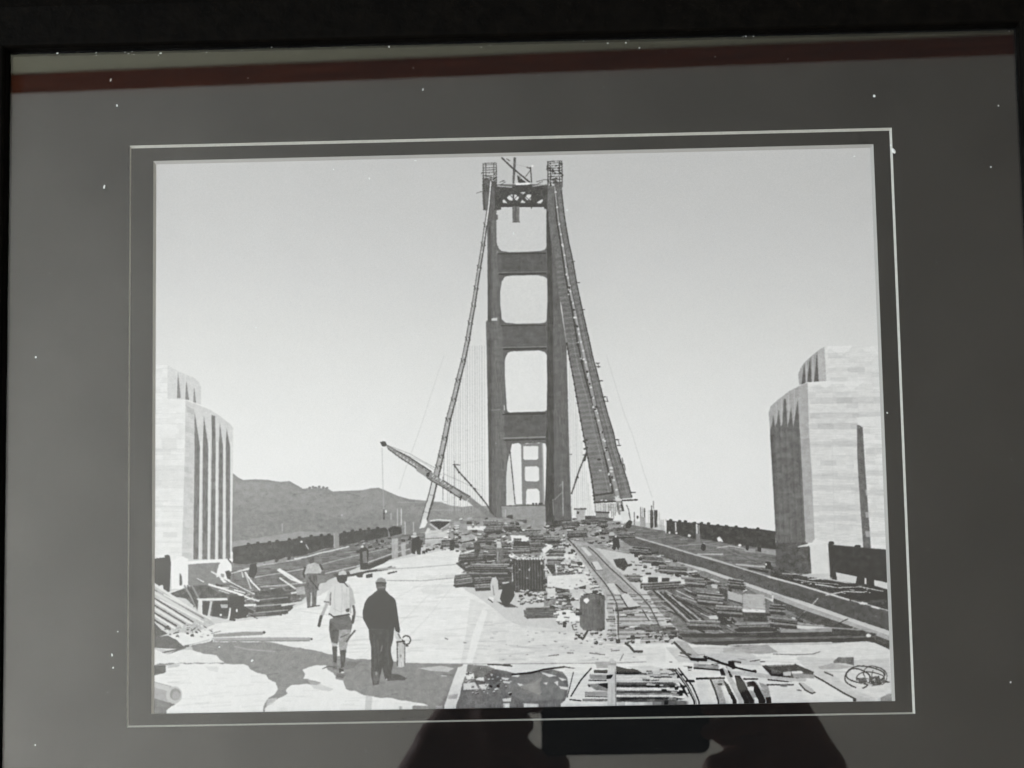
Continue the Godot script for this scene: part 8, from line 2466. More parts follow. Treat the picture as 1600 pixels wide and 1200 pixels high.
	p(104, [964.8, 983.7, 985.6, 986.9, 984, 1059, 964.4, 1061.4], 7, 2, 0.7)
	l(140, 1.4, [932.2, 1010.9, 985, 1013.3], 0.4)
	p(238, [939.5, 991.6, 947.9, 989, 952, 994.6, 946.3, 1001.5, 939.4, 997.2], 1, 0, 1)
	p(76, [919.6, 1010.7, 930.7, 1013.7, 930.4, 1027.5, 922.2, 1021.8], 6, 0, 1)
	l(70, 2.0, [939.7, 981.9, 962.1, 979.5, 984.2, 985.5], 1)
	l(66, 4.2, [946.4, 1061.1, 936.3, 1077.5], 1)
	l(60, 4.2, [926.7, 1071.8, 936.3, 1078.9], 1)
	l(90, 2.0, [912, 1041.1, 915.9, 1057.8], 1)
	litter(56, 50, [916, 1052.2, 1004.8, 1059.4, 1015.3, 1084.5, 948.6, 1088.8, 921, 1080], [4.215, 16.86], [1.405, 3.372], 0, 16, [60, 84, 150, 232], 1)
	litter(57, 40, [867.3, 981.9, 929.8, 990, 928.3, 1059.4, 880, 1044.6], [7.025, 22.48], [1.967, 5.058], 0, 16, [90, 225, 232, 200], 1)

func draw_track():
	p(178, [903.2, 859.8, 960.2, 872.1, 1062.3, 978.6, 1115.8, 1062.8, 1131.7, 1089.3, 1004.1, 1087, 991.7, 1025.9, 985.6, 984.1, 952, 927.8, 918.2, 879.7], 10, 0, 1)
	p(150, [918.3, 874.1, 946.2, 874.6, 1007.5, 942.8, 1048.4, 978.3, 1006.7, 977.6, 966, 928.1], 10, 0, 0.5)
	l(96, 2.0, [989.8, 984.2, 1092.8, 984.7], 0.75)
	l(200, 2.0, [992.5, 989, 1101.4, 991], 0.75)
	l(120, 2.0, [995.2, 993.7, 1110, 997.3], 0.75)
	l(210, 2.0, [989.5, 998.4, 1118.7, 999.4], 0.75)
	l(88, 2.0, [992.2, 1003.1, 1099.5, 1005.1], 0.75)
	l(190, 2.0, [994.8, 1007.9, 1108.1, 1011.4], 0.75)
	l(96, 2.0, [989.2, 1012.5, 1116.8, 1013.5], 0.75)
	l(200, 2.0, [991.9, 1017.3, 1125.4, 1019.7], 0.75)
	l(120, 2.0, [994.5, 1022.1, 1106.2, 1025.5], 0.75)
	l(210, 2.0, [988.9, 1026.7, 1114.9, 1027.6], 0.75)
	l(88, 2.0, [991.5, 1031.4, 1123.5, 1033.8], 0.75)
	l(190, 2.0, [994.2, 1036.2, 1132.1, 1040.1], 0.75)
	l(96, 2.0, [988.5, 1040.8, 1113, 1041.7], 0.75)
	l(200, 2.0, [991.2, 1045.6, 1121.6, 1047.9], 0.75)
	l(120, 2.0, [993.9, 1050.3, 1130.2, 1054.2], 0.75)
	l(210, 2.0, [988.2, 1054.9, 1138.9, 1056.3], 0.75)
	l(88, 2.0, [990.9, 1059.7, 1119.7, 1062], 0.75)
	l(190, 2.0, [993.6, 1064.4, 1128.3, 1068.2], 0.75)
	l(96, 2.0, [987.9, 1069, 1136.9, 1070.3], 0.75)
	l(200, 2.0, [990.6, 1073.8, 1145.5, 1076.6], 0.75)
	l(120, 2.0, [993.2, 1078.5, 1126.4, 1082.3], 0.75)
	l(210, 2.0, [987.6, 1083.1, 1135, 1084.4], 0.75)
	litter(61, 70, [989.7, 991.1, 1083, 985.9, 1143.9, 1049.4, 1142.9, 1088.1, 997.2, 1085.5], [14.05, 56.2], [1.405, 3.653], 1, 3, [70, 96, 210, 225, 150, 190], 1)
	p(212, [935, 878.6, 944.7, 878.8, 959.7, 895.9, 952.7, 898.5], 5, 0, 1)
	p(212, [958, 911.2, 972, 910.1, 982.7, 928.4, 967.4, 929.5], 5, 0, 1)
	p(212, [989, 959.2, 1005.7, 958.1, 1020.5, 983.4, 1007.9, 983.1], 5, 0, 1)
	p(212, [1028.9, 980.8, 1035.8, 980.9, 1050.7, 999.2, 1063, 1009.2, 1036.5, 1011.4, 1019, 984.7], 5, 0, 1)
	p(212, [1068.3, 1019, 1077.7, 1030.2, 1088.6, 1040.1, 1080.3, 1040], 5, 0, 1)
	p(212, [943.1, 888.6, 950.2, 885.9, 955.6, 894.4, 950, 895.7], 5, 0, 1)
	l(70, 2.0, [1019, 984.7, 1035.1, 1012.8, 1063, 1009.8], 1)
	l(64, 3.1, [1033.7, 1012.8, 1054.5, 1013.9], 1)
	l(66, 2.2, [1009.9, 960.9, 1026.2, 977.9, 1034.4, 980.9], 1)
	l(70, 2.0, [1066.9, 1017.6, 1080.3, 1040], 1)
	l(110, 1.4, [967.3, 930.2, 982.7, 929.1], 1)
	l(66, 1.7, [958, 912.6, 967.4, 929.5], 1)
	l(90, 2.8, [906, 858.5, 921.1, 874.2, 938.8, 895.5, 952.4, 913.9, 964.5, 930.8, 986.2, 957.7, 1002.4, 983, 1010.3, 1001.2, 1013.9, 1026.3, 1013.1, 1060.9, 1011.2, 1081.6], 1)
	l(196, 1.3, [922.5, 872.8, 940.2, 894.1, 953.8, 912.5, 966, 929.5, 987.7, 956.3, 1003.8, 981.7, 1011.7, 999.9], 0.8)
	l(92, 2.5, [951.7, 877.6, 969.6, 893.3, 983.2, 908.9, 1000.9, 927.3, 1021.3, 945.8, 1043.1, 968.5, 1064.9, 988.4, 1082.4, 1009.5, 1094.3, 1034.7, 1103.5, 1055.6, 1109.9, 1076.5], 1)
	l(196, 1.3, [953.9, 876.2, 971, 891.9, 984.6, 907.5, 1002.3, 926, 1022.8, 944.5, 1044.5, 967.1, 1066.3, 987, 1083.9, 1008.2], 0.8)
	l(214, 2.2, [1004.6, 1006.7, 1008.2, 1033.1, 1011.2, 1081.6], 1)
	p(58, [1007.1, 1080.2, 1016.8, 1080.3, 1016.6, 1088.6, 1008.3, 1088.5], 3, 0, 1)
	p(110, [1060.6, 1047.9, 1102.2, 1052.8, 1138, 1063.2, 1140.5, 1072.9, 1115.6, 1069.7, 1060.3, 1060.4], 8, 0, 0.8)
	litter(62, 70, [1060.3, 1061.8, 1143.5, 1063.3, 1156.6, 1091.1, 1087.2, 1096.8, 1011, 1089.9], [4.215, 16.86], [1.405, 3.653], 0, 14, [50, 66, 90, 210], 1)
	p(178, [1137.4, 1085.3, 1159.5, 1088.4, 1181, 1112.3, 1190.5, 1119.3, 1169.6, 1123.1, 1153.5, 1106.3], 6, 0, 1)
	l(54, 4.5, [1133.2, 1088, 1148, 1103.4, 1169.5, 1125.9], 1)
	l(50, 5.9, [1169.5, 1125.9, 1202.7, 1127.8], 1)
	l(200, 2.0, [1117.6, 1100.1, 1139.6, 1107.4], 1)
	l(58, 4.2, [1027.7, 1088.8, 1037.2, 1095.9, 1045.3, 1105.7], 1)
	l(66, 4.5, [1045.3, 1107.1, 1064.7, 1107.4], 1)
	p(226, [1048.7, 1079.5, 1061.2, 1079.8, 1059.6, 1090.8, 1048.5, 1089.2], 2, 0, 1)

func draw_foreground():
	p(132, [684.5, 1129, 695.7, 1129.4, 705.4, 1130.5, 713.8, 1131.3, 723.9, 1131.6, 732.3, 1132.2, 741.8, 1134.9, 749.1, 1135, 759.1, 1137.7, 767.3, 1137.8, 779.6, 1142.9, 790.2, 1149.1, 797.3, 1148.3, 807.3, 1149.3, 816.3, 1148.5, 827.3, 1147.7, 836.5, 1146.7, 845, 1145.3, 857.3, 1144.1, 866.3, 1142.7, 875.1, 1144.2, 884.5, 1146.9, 890.9, 1148.7, 898.6, 1159, 906, 1167.6, 905.9, 1178.3, 903.1, 1190.5, 898.6, 1199.5, 894.6, 1209.4, 887.2, 1215.3, 877.7, 1220.8, 868.7, 1221.3, 859.9, 1220.9, 852.3, 1221.8, 842.7, 1221.1, 832.9, 1221.1, 826.4, 1221.6, 818.6, 1220.1, 808.7, 1220.8, 799.1, 1220.2, 791.2, 1219.5, 782.4, 1220.7, 774.2, 1219.5, 766.6, 1220.7, 757.2, 1219.8, 750.3, 1220.5, 742.8, 1220.4, 732.6, 1219.4, 724.4, 1220.3, 718, 1218.8, 706.9, 1218.8, 698.7, 1219.2, 691.5, 1218.7, 681.1, 1218.9, 673.8, 1219.1, 667.4, 1219.3, 657.5, 1219, 660.9, 1208.8, 664.5, 1201.1, 667.4, 1192, 669.4, 1181.6, 672, 1172.5, 675.5, 1161.8, 679.6, 1152.4, 682.3, 1140.5], 8, 0, 1)
	p(112, [694.8, 1134, 750.3, 1140.5, 761.1, 1160, 738.6, 1173.4, 699.8, 1170], 8, 0, 0.6)
	p(146, [780.6, 1154.8, 850.1, 1150.5, 896.8, 1176.2, 890.6, 1206.3, 807.4, 1210.4, 766.2, 1187.6], 6, 0, 0.7)
	p(230, [728.2, 1133.2, 750.4, 1132.2, 775.3, 1139.6, 808.6, 1144.3, 808.5, 1148.4, 789, 1150.8, 766.9, 1143.6, 747.5, 1140.5], 4, 0, 1)
	p(222, [677.8, 1150.3, 697.3, 1147.9, 698.6, 1158.9, 683.2, 1161.4], 6, 0, 1)
	p(222, [701.4, 1157.6, 719.4, 1156.5, 720.7, 1164.8, 702.7, 1163.1], 6, 0, 1)
	p(222, [674.8, 1169.5, 699.8, 1167.2, 707.9, 1182.5, 674.6, 1183.3], 6, 0, 1)
	p(222, [708.1, 1172.9, 730.3, 1170.5, 718.9, 1189.6], 6, 0, 1)
	p(222, [758.3, 1157.2, 775, 1160.3, 769.3, 1164.3, 758.3, 1161.3], 6, 0, 1)
	p(222, [761, 1165.5, 777.6, 1167.2, 774.8, 1171.3, 760.9, 1169.7], 6, 0, 1)
	p(222, [791.4, 1170.2, 805.2, 1174.6, 796.9, 1177.2], 6, 0, 1)
	p(222, [759, 1204, 778.4, 1201.6, 776.9, 1209.8, 760.2, 1209.5], 6, 0, 1)
	p(222, [760.2, 1213.7, 774, 1213.9, 774, 1218, 760.1, 1216.4], 6, 0, 1)
	p(222, [803.2, 1214.4, 837.8, 1216.4, 832.2, 1219, 807.2, 1218.6], 6, 0, 1)
	p(222, [844.6, 1147.7, 877.7, 1156.5, 861, 1159, 847.3, 1151.9], 6, 0, 1)
	p(222, [848.3, 1171.2, 858.1, 1170, 855.2, 1175.4], 6, 0, 1)
	p(222, [880.5, 1159.3, 899.8, 1165.2, 888.6, 1167.7], 6, 0, 1)
	p(222, [871.9, 1170.2, 880.3, 1167.6, 880.1, 1178.6], 6, 0, 1)
	p(222, [881.5, 1178.6, 902.2, 1181.7, 899.3, 1187.2, 885.5, 1184.2], 6, 0, 1)
	p(222, [780.7, 1150.7, 797.3, 1153.8, 794.4, 1157.8, 780.6, 1156.2], 6, 0, 1)
	litter(71, 50, [677.9, 1144.8, 780.6, 1154.8, 779.9, 1194.8, 682.8, 1189], [2.81, 11.24], [1.405, 4.215], 0, 20, [210, 190, 225, 80], 1)
	l(48, 2.2, [728.2, 1129.1, 767.1, 1131.8, 781, 1134.2], 1)
	l(44, 3.1, [780.7, 1152.1, 822.4, 1148.7, 850.3, 1142.3, 883.7, 1138.7, 894.8, 1137.5], 1)
	l(90, 2.2, [894.8, 1137.5, 928, 1143.6], 1)
	p(60, [761.6, 1129.7, 778.3, 1130, 775.4, 1134.1, 764.3, 1133.9], 2, 0, 1)
	p(228, [889.1, 1143, 953, 1138.6, 1002.9, 1139.4, 1196.6, 1147, 1389.3, 1171, 1401.3, 1223.3, 895.9, 1220.1, 902.3, 1179, 899.9, 1156.9], 4, 1, 1)
	l(74, 1.7, [914, 1148.9, 904.9, 1183.2, 899, 1203.7], 1)
	l(58, 2.4, [953, 1141.3, 930.3, 1165.7, 907.3, 1201.1], 1)
	p(176, [961.6, 1127.7, 1006, 1127.1, 1008.4, 1142.3, 964.1, 1141.5], 8, 1, 1)
	p(56, [958.4, 1145.6, 987.5, 1146.1, 987.4, 1153, 958.3, 1151.1], 5, 0, 1)
	p(160, [948.5, 1155, 985.9, 1155.7, 985.7, 1166.7, 949.7, 1164.7], 8, 1, 1)
	l(52, 2.0, [946.9, 1167.4, 985.6, 1168.8], 1)
	p(56, [943.9, 1177, 988.3, 1173.6, 988, 1188.7, 968.7, 1182.9, 946.6, 1181.1], 8, 0, 1)
	p(150, [943.9, 1175.6, 963.3, 1174.6, 988, 1186, 987.9, 1191.5, 960.3, 1188.3], 10, 0, 1)
	p(168, [938, 1192, 987.9, 1191.5, 987.6, 1202.5, 937.8, 1200.2], 8, 1, 1)
	l(66, 1.7, [937.8, 1201.6, 987.6, 1203.9], 1)
	p(140, [932.2, 1207, 987.5, 1208, 987.4, 1213.5, 932, 1212.5], 10, 1, 1)
	l(58, 2.2, [904.4, 1207.9, 929.3, 1211.1], 1)
	p(60, [1007, 1143.7, 1130.2, 1145.8, 1138.4, 1150.1, 1141.1, 1152.2, 1006.9, 1149.2], 12, 1, 1)
	p(178, [1006.8, 1151.9, 1130, 1154.1, 1146.5, 1158.5, 1140.9, 1160.5, 1006.7, 1157.4], 12, 1, 1)
	p(214, [1006.6, 1158.8, 1129.8, 1161, 1154.6, 1165.5, 1140.7, 1167.3, 1006.5, 1164.3], 12, 1, 1)
	p(206, [1006.5, 1167.1, 1129.6, 1169.2, 1162.7, 1173.9, 1140.5, 1175.6, 1006.3, 1172.6], 12, 1, 1)
	p(116, [1006.3, 1172.6, 1129.5, 1174.7, 1137.7, 1179, 1140.4, 1181.1, 1006.2, 1178.1], 12, 1, 1)
	p(98, [1006.2, 1178.1, 1129.3, 1180.2, 1145.8, 1184.6, 1140.2, 1186.6, 1006.1, 1183.6], 12, 1, 1)
	p(220, [1006, 1184.9, 1129.1, 1187.1, 1153.9, 1191.6, 1140, 1193.4, 1005.9, 1190.4], 12, 1, 1)
	p(110, [1005.9, 1190.4, 1129, 1192.6, 1162, 1197.3, 1139.9, 1198.9, 1005.8, 1195.9], 12, 1, 1)
	p(150, [1005.8, 1195.9, 1128.8, 1198.1, 1137, 1202.3, 1139.7, 1204.4, 1005.7, 1201.4], 12, 1, 1)
	p(226, [1005.7, 1200, 1128.7, 1202.2, 1145.2, 1206.6, 1139.6, 1208.5, 1005.6, 1205.5], 12, 1, 1)
	p(92, [1005.6, 1204.2, 1128.6, 1206.3, 1153.4, 1210.8, 1139.5, 1212.6, 1005.5, 1209.7], 12, 1, 1)
	p(112, [1005.5, 1209.7, 1128.5, 1211.8, 1161.5, 1216.5, 1139.4, 1218.1, 1005.3, 1215.1], 12, 1, 1)
	p(222, [1005.3, 1215.1, 1128.3, 1217.3, 1136.5, 1221.5, 1139.2, 1223.6, 1005.2, 1220.6], 12, 1, 1)
	p(52, [1007.1, 1138.1, 1030.5, 1144.1, 1069.1, 1154.4, 1037.2, 1155.2, 1006.8, 1153.3], 6, 0, 1)
	p(206, [1030.6, 1139.9, 1086.1, 1138.2, 1127.4, 1149.9, 1124.4, 1158.1, 1071.9, 1154.4], 6, 1, 1)
	l(48, 2.2, [1006.8, 1154, 1071.8, 1155.8], 1)
	l(52, 2.0, [1080, 1161.5, 1127, 1163.7], 1)
	p(204, [989.1, 1136.4, 1005.8, 1136.7, 1005.2, 1222, 985.8, 1221.7], 6, 2, 1)
	l(120, 1.4, [1004.9, 1143.6, 1004.5, 1219.2], 1)
	p(48, [985.9, 1157.1, 999.8, 1155.9, 995.4, 1164.1, 985.7, 1165.3], 3, 0, 1)
	p(200, [992.2, 1122.7, 1000.6, 1120.1, 1005.9, 1131.2, 994.8, 1131], 6, 0, 1)
	l(120, 2.0, [1023, 1112.2, 1015.7, 1125.9], 1)
	litter(72, 60, [1058.3, 1143.2, 1168.9, 1147.9, 1180.8, 1219.5, 1111.7, 1218.3, 1057.7, 1165.2], [11.24, 42.15], [1.405, 4.215], 1, 5, [60, 90, 150, 205, 222], 1)
	litter(73, 50, [1128.7, 1100.3, 1308.1, 1120, 1390, 1149, 1389.5, 1165.5, 1196.6, 1147, 1100, 1138.4], [8.43, 42.15], [1.405, 3.372], 4, 9, [60, 96, 150, 205, 215], 1)
	l(60, 5.9, [1134.3, 1147.3, 1159.7, 1183.5, 1177.9, 1222.2], 1)
	l(200, 2.1, [1137, 1150.1, 1162.3, 1187.6, 1179.3, 1222.2], 1)
	l(64, 2.8, [1141.3, 1144.6, 1170.7, 1183.7, 1186.2, 1222.4], 1)
	p(48, [1140.6, 1172.2, 1151.4, 1183.3, 1161.7, 1208.2, 1153.7, 1199.9], 3, 0, 1)
	p(226, [1171.7, 1149.3, 1226.9, 1151.7, 1234.9, 1162.8, 1176.7, 1167.3], 3, 0, 1)
	l(46, 3.7, [1179.4, 1168, 1240.3, 1167.7], 1)
	p(168, [1174.8, 1134.2, 1230, 1140.7, 1227, 1150.3, 1174.5, 1145.2], 12, 1, 1)
	l(50, 2.8, [1174.5, 1145.2, 1229.7, 1150.3], 1)
	p(220, [1179.3, 1172.8, 1212.5, 1172, 1225, 1218.9, 1186.3, 1218.3], 5, 0, 1)
	l(48, 3.7, [1209.8, 1169.2, 1220.1, 1195.5, 1227.6, 1221.7], 1)
	p(172, [1215.3, 1172.1, 1240.2, 1171.1, 1258.1, 1219.5, 1227.7, 1220.3], 14, 0, 1)
	p(222, [1231.5, 1184.7, 1245.4, 1182.2, 1258.1, 1218.1, 1241.6, 1217.8], 6, 0, 1)
	o(60, 1230.2, 1180.6, 5.6, 2.2, 3, 1)
	p(44, [1229.8, 1149, 1238.1, 1146.3, 1243.2, 1162.9, 1233.5, 1161.4], 4, 0, 1)
	p(42, [1237.4, 1171.1, 1248.1, 1182.3, 1266.3, 1219.6, 1259.4, 1222.3, 1247.6, 1198.7], 4, 0, 1)
	p(190, [1235.5, 1143.5, 1246.3, 1152, 1262.1, 1177, 1288.4, 1220, 1271.8, 1221.1, 1251, 1179.6], 10, 0, 1)
	p(42, [1243.8, 1140.9, 1251.8, 1152.1, 1258.3, 1166, 1252.8, 1165.9], 3, 0, 1)
	p(42, [1262.5, 1163.3, 1273.6, 1163.5, 1304.9, 1221.7, 1282.8, 1221.3, 1267.3, 1188.1], 14, 0, 1)
	l(130, 1.4, [1267.8, 1171.6, 1294, 1218.7], 1)
	l(120, 1.4, [1273.4, 1169, 1299.5, 1218.8], 1)
	p(40, [1278.9, 1169.1, 1282.8, 1177.4, 1299.6, 1213.4, 1294, 1216], 3, 0, 1)
	p(170, [1284.2, 1177.4, 1306.4, 1175, 1322.2, 1197.3, 1327, 1222, 1304.9, 1221.7], 16, 0, 1)
	p(224, [1289.5, 1185.7, 1305.9, 1188.8, 1302.9, 1197, 1289.2, 1194], 4, 0, 1)
	p(226, [1302.5, 1210.7, 1313.5, 1210.9, 1315.9, 1221.9, 1304.9, 1221.7], 2, 0, 1)
	p(48, [1289.7, 1177.5, 1303.6, 1175, 1303.3, 1186, 1289.4, 1187.1], 8, 0, 1)
	p(40, [1303.6, 1176.4, 1311.5, 1186.1, 1329.7, 1222.1, 1315.9, 1223.2, 1302.9, 1197], 4, 0, 1)
	p(172, [1314.6, 1177.9, 1336.4, 1186.6, 1349, 1222.4, 1329.7, 1222.1], 14, 0, 1)
	p(54, [1327.3, 1211.1, 1346.7, 1208.7, 1343.7, 1216.9, 1329.8, 1218], 6, 0, 1)
	l(44, 4.5, [1197.4, 1120.8, 1213.8, 1126.6, 1238.4, 1136.7, 1265.8, 1145.5], 1)
	l(46, 3.4, [1265.8, 1145.5, 1287.8, 1151.4, 1309.7, 1155.9], 1)
	p(52, [1249.6, 1131.4, 1260.7, 1130.2, 1264.5, 1144.1, 1257.4, 1149.4, 1249.4, 1141], 6, 0, 1)
	p(206, [1246.6, 1141, 1257.5, 1146.7, 1254.5, 1154.9, 1246.3, 1149.2], 4, 0, 1)
	l(50, 2.8, [1281.6, 1170.5, 1312, 1171], 1)
	l(200, 3.1, [1257.2, 1154.9, 1306.8, 1159.9, 1361.8, 1167.8, 1416.8, 1174.2], 1)
	p(196, [1251.8, 1152.1, 1320.7, 1158.8, 1416.9, 1171.5, 1413.8, 1179.7, 1334.1, 1170, 1254.3, 1160.4], 8, 0, 1)
	l(56, 2.2, [1334, 1172.8, 1389, 1179.2], 1)
	p(224, [1333.7, 1183.8, 1419.5, 1177, 1471.9, 1175.2, 1532, 1225.6, 1340.7, 1222.3], 3, 1, 1)
	p(230, [1419.6, 1171.5, 1471.8, 1177.9, 1525.3, 1221.4, 1429.7, 1199.2], 2, 0, 0.6)
	p(206, [1396.3, 1127.1, 1413.1, 1121.9, 1597.8, 1125.2, 1599.4, 1226.7, 1533.4, 1225.6, 1471.5, 1186.2, 1417.6, 1150.9], 5, 1, 1)
	p(222, [1458.9, 1153, 1527.9, 1151.5, 1595.9, 1174.6, 1597.3, 1210.3, 1566.7, 1218, 1512.5, 1195.1], 4, 1, 0.8)
	p(190, [1498.6, 1200.3, 1553, 1217.7, 1566.4, 1226.2, 1533.4, 1225.6], 4, 0, 0.7)
	p(222, [1336.4, 1098.5, 1474.7, 1098.2, 1516.2, 1096.2, 1565.8, 1097.1, 1595.6, 1111.4, 1597.6, 1130.7, 1514.7, 1134.7, 1418.5, 1124.8, 1363.4, 1118.3], 4, 1, 1)
	l(62, 3.1, [1393.1, 1140.8, 1420.1, 1157.8, 1457.9, 1180.4, 1498.4, 1205.8, 1536.2, 1225.6], 1)
	p(86, [1321.2, 1142.3, 1395.8, 1140.9, 1433.9, 1158, 1430.9, 1166.2, 1397.6, 1171.1, 1341.2, 1164.7], 14, 0, 1)
	p(226, [1384.3, 1155.8, 1406.4, 1154.8, 1411.7, 1160.4, 1386.9, 1161.3], 2, 0, 1)
	p(196, [1367.7, 1156.9, 1384.3, 1155.8, 1384, 1165.4, 1367.4, 1165.1], 5, 0, 1)
	p(160, [1386.9, 1160, 1436.5, 1163.6, 1433.4, 1171.8, 1389.4, 1169.6], 8, 0, 1)
	l(150, 1.7, [1335, 1143.9, 1390.3, 1142.2], 1)
	p(112, [1343, 1150.9, 1365, 1154.1, 1362, 1162.3, 1340, 1159.1], 10, 0, 1)
	p(190, [1400.1, 1179.4, 1411, 1181, 1429.9, 1195, 1435.2, 1200.6, 1429.5, 1204.6, 1418.7, 1200.3, 1402.6, 1185], 5, 0, 1)
	l(58, 2.5, [1401.3, 1182.2, 1413.3, 1196.1, 1426.8, 1203.9, 1435.1, 1202], 1)
	p(228, [1378, 1177.7, 1400.1, 1178.1, 1399.9, 1184.9, 1380.6, 1183.2], 2, 0, 1)
	l(60, 2.2, [1330.9, 1183.7, 1388.8, 1184.7], 1)
	p(130, [1358.5, 1184.2, 1377.9, 1181.8, 1374.9, 1188.6, 1361.1, 1188.4], 8, 0, 1)
	l(90, 2.0, [1395.4, 1195.8, 1405, 1197.4], 1)
	l(90, 2.8, [1456, 1158.4, 1475, 1167], 1)
	p(128, [1476.1, 1135.4, 1487.4, 1127.4, 1520.5, 1127.9, 1519.9, 1145.8, 1500.8, 1140, 1475.9, 1139.5], 12, 0, 1)
	p(180, [1442.6, 1147.2, 1473.2, 1139.5, 1519.8, 1148.6, 1486.5, 1153.5, 1447.9, 1152.8], 6, 0, 1)
	l(190, 1.7, [1513.8, 1159.4, 1458.8, 1157.1], 1)
	l(120, 1.7, [1346.9, 1118, 1391, 1120.1, 1432.5, 1119.5, 1449.2, 1114.3], 1)
	l(70, 2.4, [1561.3, 1186.4, 1548.7, 1186.7, 1535.5, 1184.5, 1523.3, 1181.1, 1513, 1177.3, 1505.9, 1173.1, 1502.7, 1168, 1503.7, 1161.6, 1508.9, 1155, 1517.7, 1149.6, 1529.1, 1146.9, 1541.9, 1147.2, 1555, 1149.8, 1567, 1153.4, 1576.6, 1157.2, 1582.9, 1161.6, 1585.2, 1167, 1583.2, 1173.5, 1577.2, 1180], 1)
	l(66, 2.4, [1523.3, 1193.1, 1515, 1189.8, 1507.8, 1185.8, 1502.6, 1181.6, 1499.9, 1176.3, 1500, 1169.8, 1502.9, 1162.6, 1508.3, 1156.3, 1515.6, 1152.6, 1524, 1152.1, 1532.8, 1154.3, 1540.9, 1157.9, 1547.7, 1161.9, 1552.4, 1166.3, 1554.6, 1171.8, 1553.8, 1178.6, 1550.3, 1185.7, 1544.4, 1191.6, 1536.8, 1194.6], 1)
	l(84, 2.0, [1543.6, 1170, 1540.6, 1166.4, 1540, 1161.9, 1541.7, 1156.7, 1545.7, 1151.7, 1551.5, 1148.3, 1558.4, 1147.3, 1565.8, 1148.4, 1573, 1150.9, 1579.2, 1153.7, 1583.8, 1156.9, 1586.3, 1160.6, 1586.5, 1165.3, 1584.2, 1170.6, 1579.8, 1175.3, 1573.7, 1178.2, 1566.6, 1178.7, 1559.2, 1177.2, 1552.2, 1174.7], 1)
	l(76, 2.0, [1525.6, 1177.2, 1524.4, 1173.2, 1526.2, 1168.5, 1530.9, 1163.9, 1538.1, 1160.7, 1547, 1159.5, 1556.5, 1160.4, 1566, 1162.6, 1574.2, 1165.2, 1580.5, 1168, 1584.2, 1171.4, 1584.8, 1175.6, 1582.3, 1180.3, 1576.9, 1184.7, 1569.3, 1187.6, 1560.3, 1188.2, 1550.6, 1187, 1541.4, 1184.7, 1533.5, 1182], 1)
	l(90, 1.8, [1567.7, 1150.7, 1572.7, 1150.4, 1578, 1152.3, 1582.8, 1155.4, 1586.8, 1158.8, 1589.5, 1162.7, 1590.6, 1167.5, 1590, 1173.4, 1587.8, 1179.6, 1584.1, 1184.6, 1579.5, 1187.1, 1574.3, 1186.9, 1569.2, 1184.6, 1564.5, 1181.4, 1560.7, 1177.9, 1558.3, 1173.9, 1557.6, 1168.8, 1558.6, 1162.8, 1561.1, 1156.7], 1)
	p(120, [1527.1, 1173.4, 1543.7, 1171, 1548.8, 1182, 1532.2, 1184.5], 18, 0, 1)
	p(98, [1552, 1171.1, 1574.1, 1168.7, 1578.9, 1188, 1556.8, 1190.4], 20, 0, 1)
	litter(74, 30, [1524.4, 1170.6, 1590.4, 1174.5, 1587, 1190.9, 1526.6, 1187.1], [5.62, 16.86], [1.405, 2.81], 0, 30, [70, 90, 120, 226], 1)
	l(80, 2.0, [1579.1, 1182.6, 1595.6, 1182.8], 1)
	p(150, [1575.1, 1215.4, 1591.9, 1207.4, 1600.1, 1207.6, 1599.4, 1226.7, 1574.7, 1226.3], 8, 0, 1)

